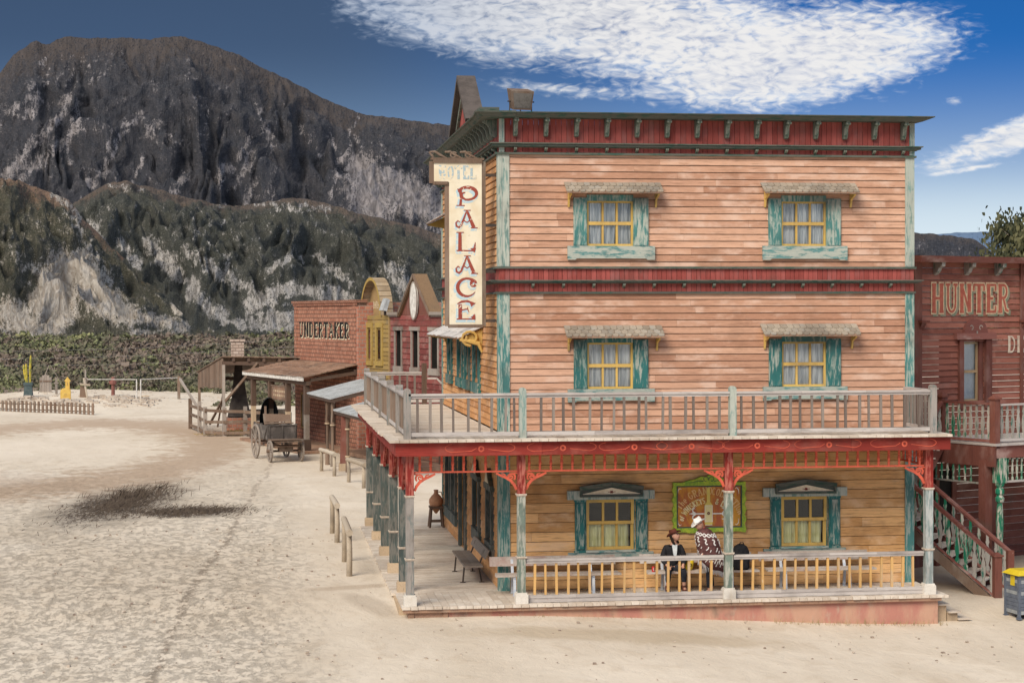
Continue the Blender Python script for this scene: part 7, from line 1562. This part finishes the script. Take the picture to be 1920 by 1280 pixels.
    mb = MB(FH); mb.box((-.43, O-.06, 2.05), (8, O+.02, 2.10)); fz = mb.build('spindle_frieze', M['rail_h'], t)
    for i in range(22):
        mb = MB(); mb.lathe((0, 0, 0), [(.03, 0), (.035, .06), (.015, .1), (.03, .2), (.035, .26), (.03, .32), (.015, .42), (.035, .46), (.035, .54)], 6); b = mb.build('spindle', M['green'], None); place(b, fz, FH((-.30+.16*i, O-.02, 2.1)))
    mb = MB(FH); mb.box((-.80, .2, 2.0), (-.75, O-.5, 2.04)); mb.build('side_frieze_rail', M['green_grey'], fz)
    for i in range(9): mb = MB(); mb.lathe((0, 0, 0), [(.03, 0), (.035, .06), (.015, .1), (.03, .2), (.035, .26), (.03, .32), (.015, .42)], 6); b = mb.build('spindle', M['green'], None); place(b, fz, FH((-.78, .3+.2*i, 2.04)))
    mb = MB(FH); mb.box((-.1, .04, B), (.35, .09, 2.1)); mb.build('doorway', M['dark'], t); mb = MB(FH); mb.box((-.22, .03, B), (-.11, .14, 2.2)); mb.box((.351, .03, B), (.5, .14, 2.2)); mb.build('door_jamb', M['ox'], t)
    mb = MB(FH); mb.box((1.75, .03, .4), (1.95, .12, 2.0)); mb.box((1.6, .03, .3), (2.2, .2, .399)); mb.build('ground_window', M['ox'], t)
    mb = MB(FH); s = -.6
    while s < 2.5: mb.box((s, .1, -.78), (s+.2, 1.2, -.66)); s += .205
    mb.build('front_boardwalk', M['rail_h'], t)
    return spl
SPL = hunter()
def stairs():
    t = thing('staircase', 'outdoor timber staircase with shaped green balusters climbing to the red building balcony', 'staircase', (13.2, 2.7, -.72))
    FR = Fr((14.02, 2.25, 0), (-.82, .573), (.573, .82)); L, z1, z0, W = 2.46, -.75, 1.42, 1.3; n = 11
    for i in range(n):
        k = (i+.5)/n; mb = MB(FR); zt = z1+(z0-z1)*(i+1)/n; mb.box((L*k-.15, .05, zt-.035), (L*k+.15, W-.05, zt)); mb.build('tread', M['deck'], t)
    for o in (0, W):
        mb = MB(FR); mb.hexa([(-.02, o-.03, z1-.10), (-.02, o+.03, z1-.10), (L, o+.03, z0-.27), (L, o-.03, z0-.27), (-.02, o-.03, z1+.18), (-.02, o+.03, z1+.18), (L, o+.03, z0+.05), (L, o-.03, z0+.05)]); mb.build('stringer', M['bwood'] if o == 0 else M['ox'], t)
        e = 0 if o == 0 else .1; sl = 2.0/L
        mb = MB(FR); mb.bar((-e, o, .50-e*sl), (L, o, 2.50), .10, .055); mb.bar((-e, o, .44-e*sl), (L, o, 2.44), .05, .05); hr = mb.build('handrail', M['ox_h'], t)
        mb = MB(FR); mb.bar((0, o, -.48), (L, o, 1.52), .06, .05); mb.build('bottom_rail', M['ox_h'], t)
        for i in range(12):
            k = (i+.5)/12; mb = SPL(); b = mb.build('baluster', M['green_grey'] if i < 3 or i == 6 else M['green'], None); place(b, hr, FR((L*k, o, -.46+2.0*k))); b.rotation_euler = (0, 0, math.atan2(-.573, .82)); b.scale = (1, 1, 1.1)
    mb = MB(); mb.box((14.70, 3.22, -.9), (14.86, 3.38, .50)); mb.build('newel_post', M['ox'], t)
    mb = MB(); mb.box((13.93, 2.13, -.9), (14.11, 2.31, .50)); mb.box((13.90, 2.10, .501), (14.14, 2.34, .54)); mb.hexa([(13.92, 2.12, .541), (14.12, 2.12, .541), (14.12, 2.32, .541), (13.92, 2.32, .541), (14.0, 2.2, .60), (14.04, 2.2, .60), (14.04, 2.24, .60), (14.0, 2.24, .60)]); mb.build('newel_post', M['ox'], t)
    mb = MB(); mb.box((11.95, 3.75, 1.30), (12.72, 5.4, 1.38)); mb.build('landing', M['deck'], t)
    # upper flight up to the balcony
    a = FH((-.9, .95, 0)); ax_ = (a.x, a.y); bx_ = (12.72, 4.75)
    for i in range(8):
        k = (i+.5)/8; x, y, z = bx_[0]+(a.x-bx_[0])*k, bx_[1]+(a.y-bx_[1])*k, 1.38+(3.0-1.38)*(i+1)/8; mb = MB(); mb.box((x-.12, y-.1, z-.035), (x+.12, y+.8, z)); mb.build('tread', M['deck'], t)
    mb = MB(); mb.bar((bx_[0], bx_[1]-.1, 1.3), (a.x, a.y-.1, 2.9), .06, .25); mb.build('upper_stringer', M['ox'], t)
    mb = MB(); mb.bar((bx_[0], bx_[1]-.1, 2.40), (a.x, a.y-.1, 3.98), .10, .06); h2 = mb.build('upper_handrail', M['ox_h'], t)
    for i in range(7): k = (i+.6)/7; b = SPL().build('baluster', M['green_grey'], None); place(b, h2, (bx_[0]+(a.x-bx_[0])*k, bx_[1]-.1+(a.y-bx_[1])*k, 1.5+1.58*k))
    for x, y in ((12.02, 3.85), (12.62, 4.6), (12.62, 5.3)): mb = MB(); mb.box((x-.06, y-.06, -.9), (x+.06, y+.06, 1.295)); mb.build('landing_post', M['ox'], t)
stairs()
def bin_():
    x, y, z = 13.92, .30, gz(13.9, .3); g = plain('slate_slat', (.085, .10, .135), (.13, .15, .19), 4, .6); pg = plain('pale_slat', (.32, .34, .35), (.22, .24, .26), 6, .6); t = thing('waste_bin', 'dark grey slatted waste bin with a yellow lid beside the stair post', 'bin', (x, y, z)); fr = Fr((x, y, z), (math.cos(rad(8)), math.sin(rad(8))), (math.sin(rad(8)), -math.cos(rad(8))))
    for i in range(10):
        mb = MB(fr); mb.box((-.30, .24, .10+.086*i), (.36, .27, .18+.086*i)); mb.box((-.335, -.30, .10+.086*i), (-.31, .22, .18+.086*i)); mb.box((.37, -.30, .10+.086*i), (.39, .22, .18+.086*i)); mb.build('slat', pg if i in (0, 5, 8) else g, t)
    for s in (-.36, .36):
        for o in (.22, -.34): mb = MB(fr); mb.box((s, o, .0), (s+.06, o+.06, 1.0)); mb.box((s-.02, o-.02, -.005), (s+.08, o+.08, .03)); mb.build('leg', g, t)
    mb = MB(fr); mb.box((-.30, -.28, .08), (.36, .235, .95)); mb.build('liner', M['dark'], t)
    mb = MB(fr); mb.hexa([(-.40, -.38, .97), (.46, -.38, .97), (.46, .32, .97), (-.40, .32, .97), (-.28, -.25, 1.07), (.34, -.25, 1.07), (.34, .2, 1.07), (-.28, .2, 1.07)]); mb.build('lid', plain('yellow_lid', (.66, .50, .03), (.56, .42, .02), 3, .45), t)
    mb = MB(fr); mb.tube([(.03, .272, .78), (.03, .285, .78)], .07, 14); mb.build('round_opening', M['dark'], t)
    mb = MB(fr); mb.box((-.342, -.10, .72), (-.338, .08, .94)); mb.build('yellow_label', MATS['yellow_lid'], t)
    mb = MB(fr); mb.ribbon([(.14, .88), (.14, .80), (.20, .80)], .022, .274); mb.build('emblem', MATS['yellow_lid'], t)
bin_()
def tree():
    # eucalyptus rising behind the red building
    c = (33.6, 44, 0); t = thing('eucalyptus_tree', 'tall drooping eucalyptus tree rising behind the red building roof', 'tree', c); rs = random.Random(11)
    mb = MB(); mb.tube([(c[0], c[1], -.5), (c[0]+.2, c[1], 3), (c[0]-.1, c[1], 6), (c[0]+.3, c[1], 9)], [.35, .28, .2, .08], 8); cl = []
    for i in range(16):
        a = rs.random()*2*PI; z = rs.uniform(4.5, 8); e = (c[0]+math.cos(a)*rs.uniform(1.5, 2.9), c[1]+math.sin(a)*rs.uniform(1.5, 2.8), z+rs.uniform(1, 3)); mb.tube([(c[0], c[1], z-.5), ((c[0]+e[0])/2, (c[1]+e[1])/2, (z+e[2])/2+.4), e], [.1, .06, .02], 5); cl.append(e)
    mb.build('trunk', M['log'], t)
    for i in range(40): a_ = rs.random()*2*PI; q_ = rs.random()**.5*2.4; cl.append((c[0]+q_*math.cos(a_), c[1]+q_*math.sin(a_), 7.4+3.6*(1-(q_/2.6)**2)*rs.uniform(.3, 1)))
    mb = MB()
    for e in cl:
        tone = rs.random(); 
        for k in range(420):
            x, y, z = e[0]+rs.gauss(0, .42), e[1]+rs.gauss(0, .42), e[2]+rs.gauss(0, .42)-abs(rs.gauss(0, .35)); l = rs.uniform(.14, .30); w_ = rs.uniform(.04, .08); a = rs.random()*2*PI; dx, dy = math.cos(a), math.sin(a); sx = rs.uniform(-.08, .08)
            mb.add([(x-dx*w_, y-dy*w_, z), (x+dx*w_, y+dy*w_, z), (x+dx*w_+sx, y+dy*w_, z-l*.6), (x+sx*1.5, y, z-l), (x-dx*w_+sx, y-dy*w_, z-l*.6)], [(0, 1, 2, 3, 4)], min(1, max(0, tone*.6+rs.random()*.5)))
    mb.open = True
    def fn(t_): r = t_.attr('rnd'); return t_.mix(t_.ramp(r, .15, .9), (.030, .040, .022), (.13, .125, .06))
    mb.build('crown', mat('eucalyptus_leaf', fn, .7), t)
tree()
# ------------------------------------------------------------------ small litter near the hotel
def debris():
    mb = MB(); rs = random.Random(3)
    for i in range(4200):
        a = rs.random()*2*PI; q = abs(rs.gauss(0, .5)); tail = rs.random() < .3
        if tail: x, y = -5.4+rs.gauss(0, .95), 20.6+rs.gauss(0, .8)
        else: u, v = 1.5*q*math.cos(a), 5.8*q*math.sin(a); x, y = -7.7+u+.14*v, 23.0+v
        h = rs.uniform(.03, .16)*(1.5 if not tail and v > 2 else .8); z = gz(x, y)-.01; dx = rs.uniform(-.05, .22); dy = rs.uniform(-.1, .1)
        mb.tube([(x, y, z), (x+dx*.5, y+dy*.5, z+h*.6), (x+dx, y+dy, z+h)], [.010, .008, .003], 3)
    for cx, cy in ((-7.3, 25.6), (-6.7, 26.6), (-7.9, 25.0)):
        for i in range(26): z = gz(cx, cy); x = cx+rs.gauss(0, .12); mb.tube([(x, cy+rs.gauss(0, .2), z), (x+rs.uniform(.05, .2), cy, z+.25), (x+rs.uniform(.1, .45), cy+rs.gauss(0, .1), z+rs.uniform(.30, .50))], [.012, .009, .003], 3)
    tag(mb.build('dry_brush', plain('dry_twig', (.085, .062, .048), (.15, .115, .085), 6)), 'low patch of dark dry twigs lying on the sand left of the hotel', 'dry brush', kind='stuff')
    mb = MB()
    for i in range(700):
        x, y = R.uniform(-9, 13), R.uniform(-7, 16)
        if -.3 < x < 11.9 and y > -.25: continue
        z = gz(x, y)+.01; s = R.choice((.008, .012, .02, .03)); mb.hexa([(x+s*sx*R.uniform(.7, 1.3), y+s*sy*R.uniform(.7, 1.3), z+s*.6*sz) for sz in (-1, 1) for sx, sy in ((-1, -1), (1, -1), (1, 1), (-1, 1))])
    tag(mb.build('ground_pebbles', plain('pebble', (.50, .42, .34), (.26, .20, .16), 2)), 'small pebbles scattered on the sandy ground around the hotel', 'pebbles', kind='stuff')
    mb = MB()
    for i in range(160):
        x = R.uniform(8.0, 11.9); y = R.uniform(-.28, -.02); z = gz(x, y); mb.tube([(x, y, z-.01), (x+R.uniform(-.05, .05), y-R.uniform(0, .05), z+R.uniform(.03, .12))], [.006, .002], 3)
    for i in range(60):
        x = R.uniform(2, 8); y = R.uniform(-.22, -.02); z = gz(x, y); mb.tube([(x, y, z-.01), (x+R.uniform(-.05, .05), y-R.uniform(0, .05), z+R.uniform(.02, .06))], [.005, .002], 3)
    tag(mb.build('dry_weeds', plain('dry_weed', (.42, .32, .16), (.24, .19, .10), 5)), 'dry weed stubble along the foot of the porch plinth', 'weeds', kind='stuff')
debris()
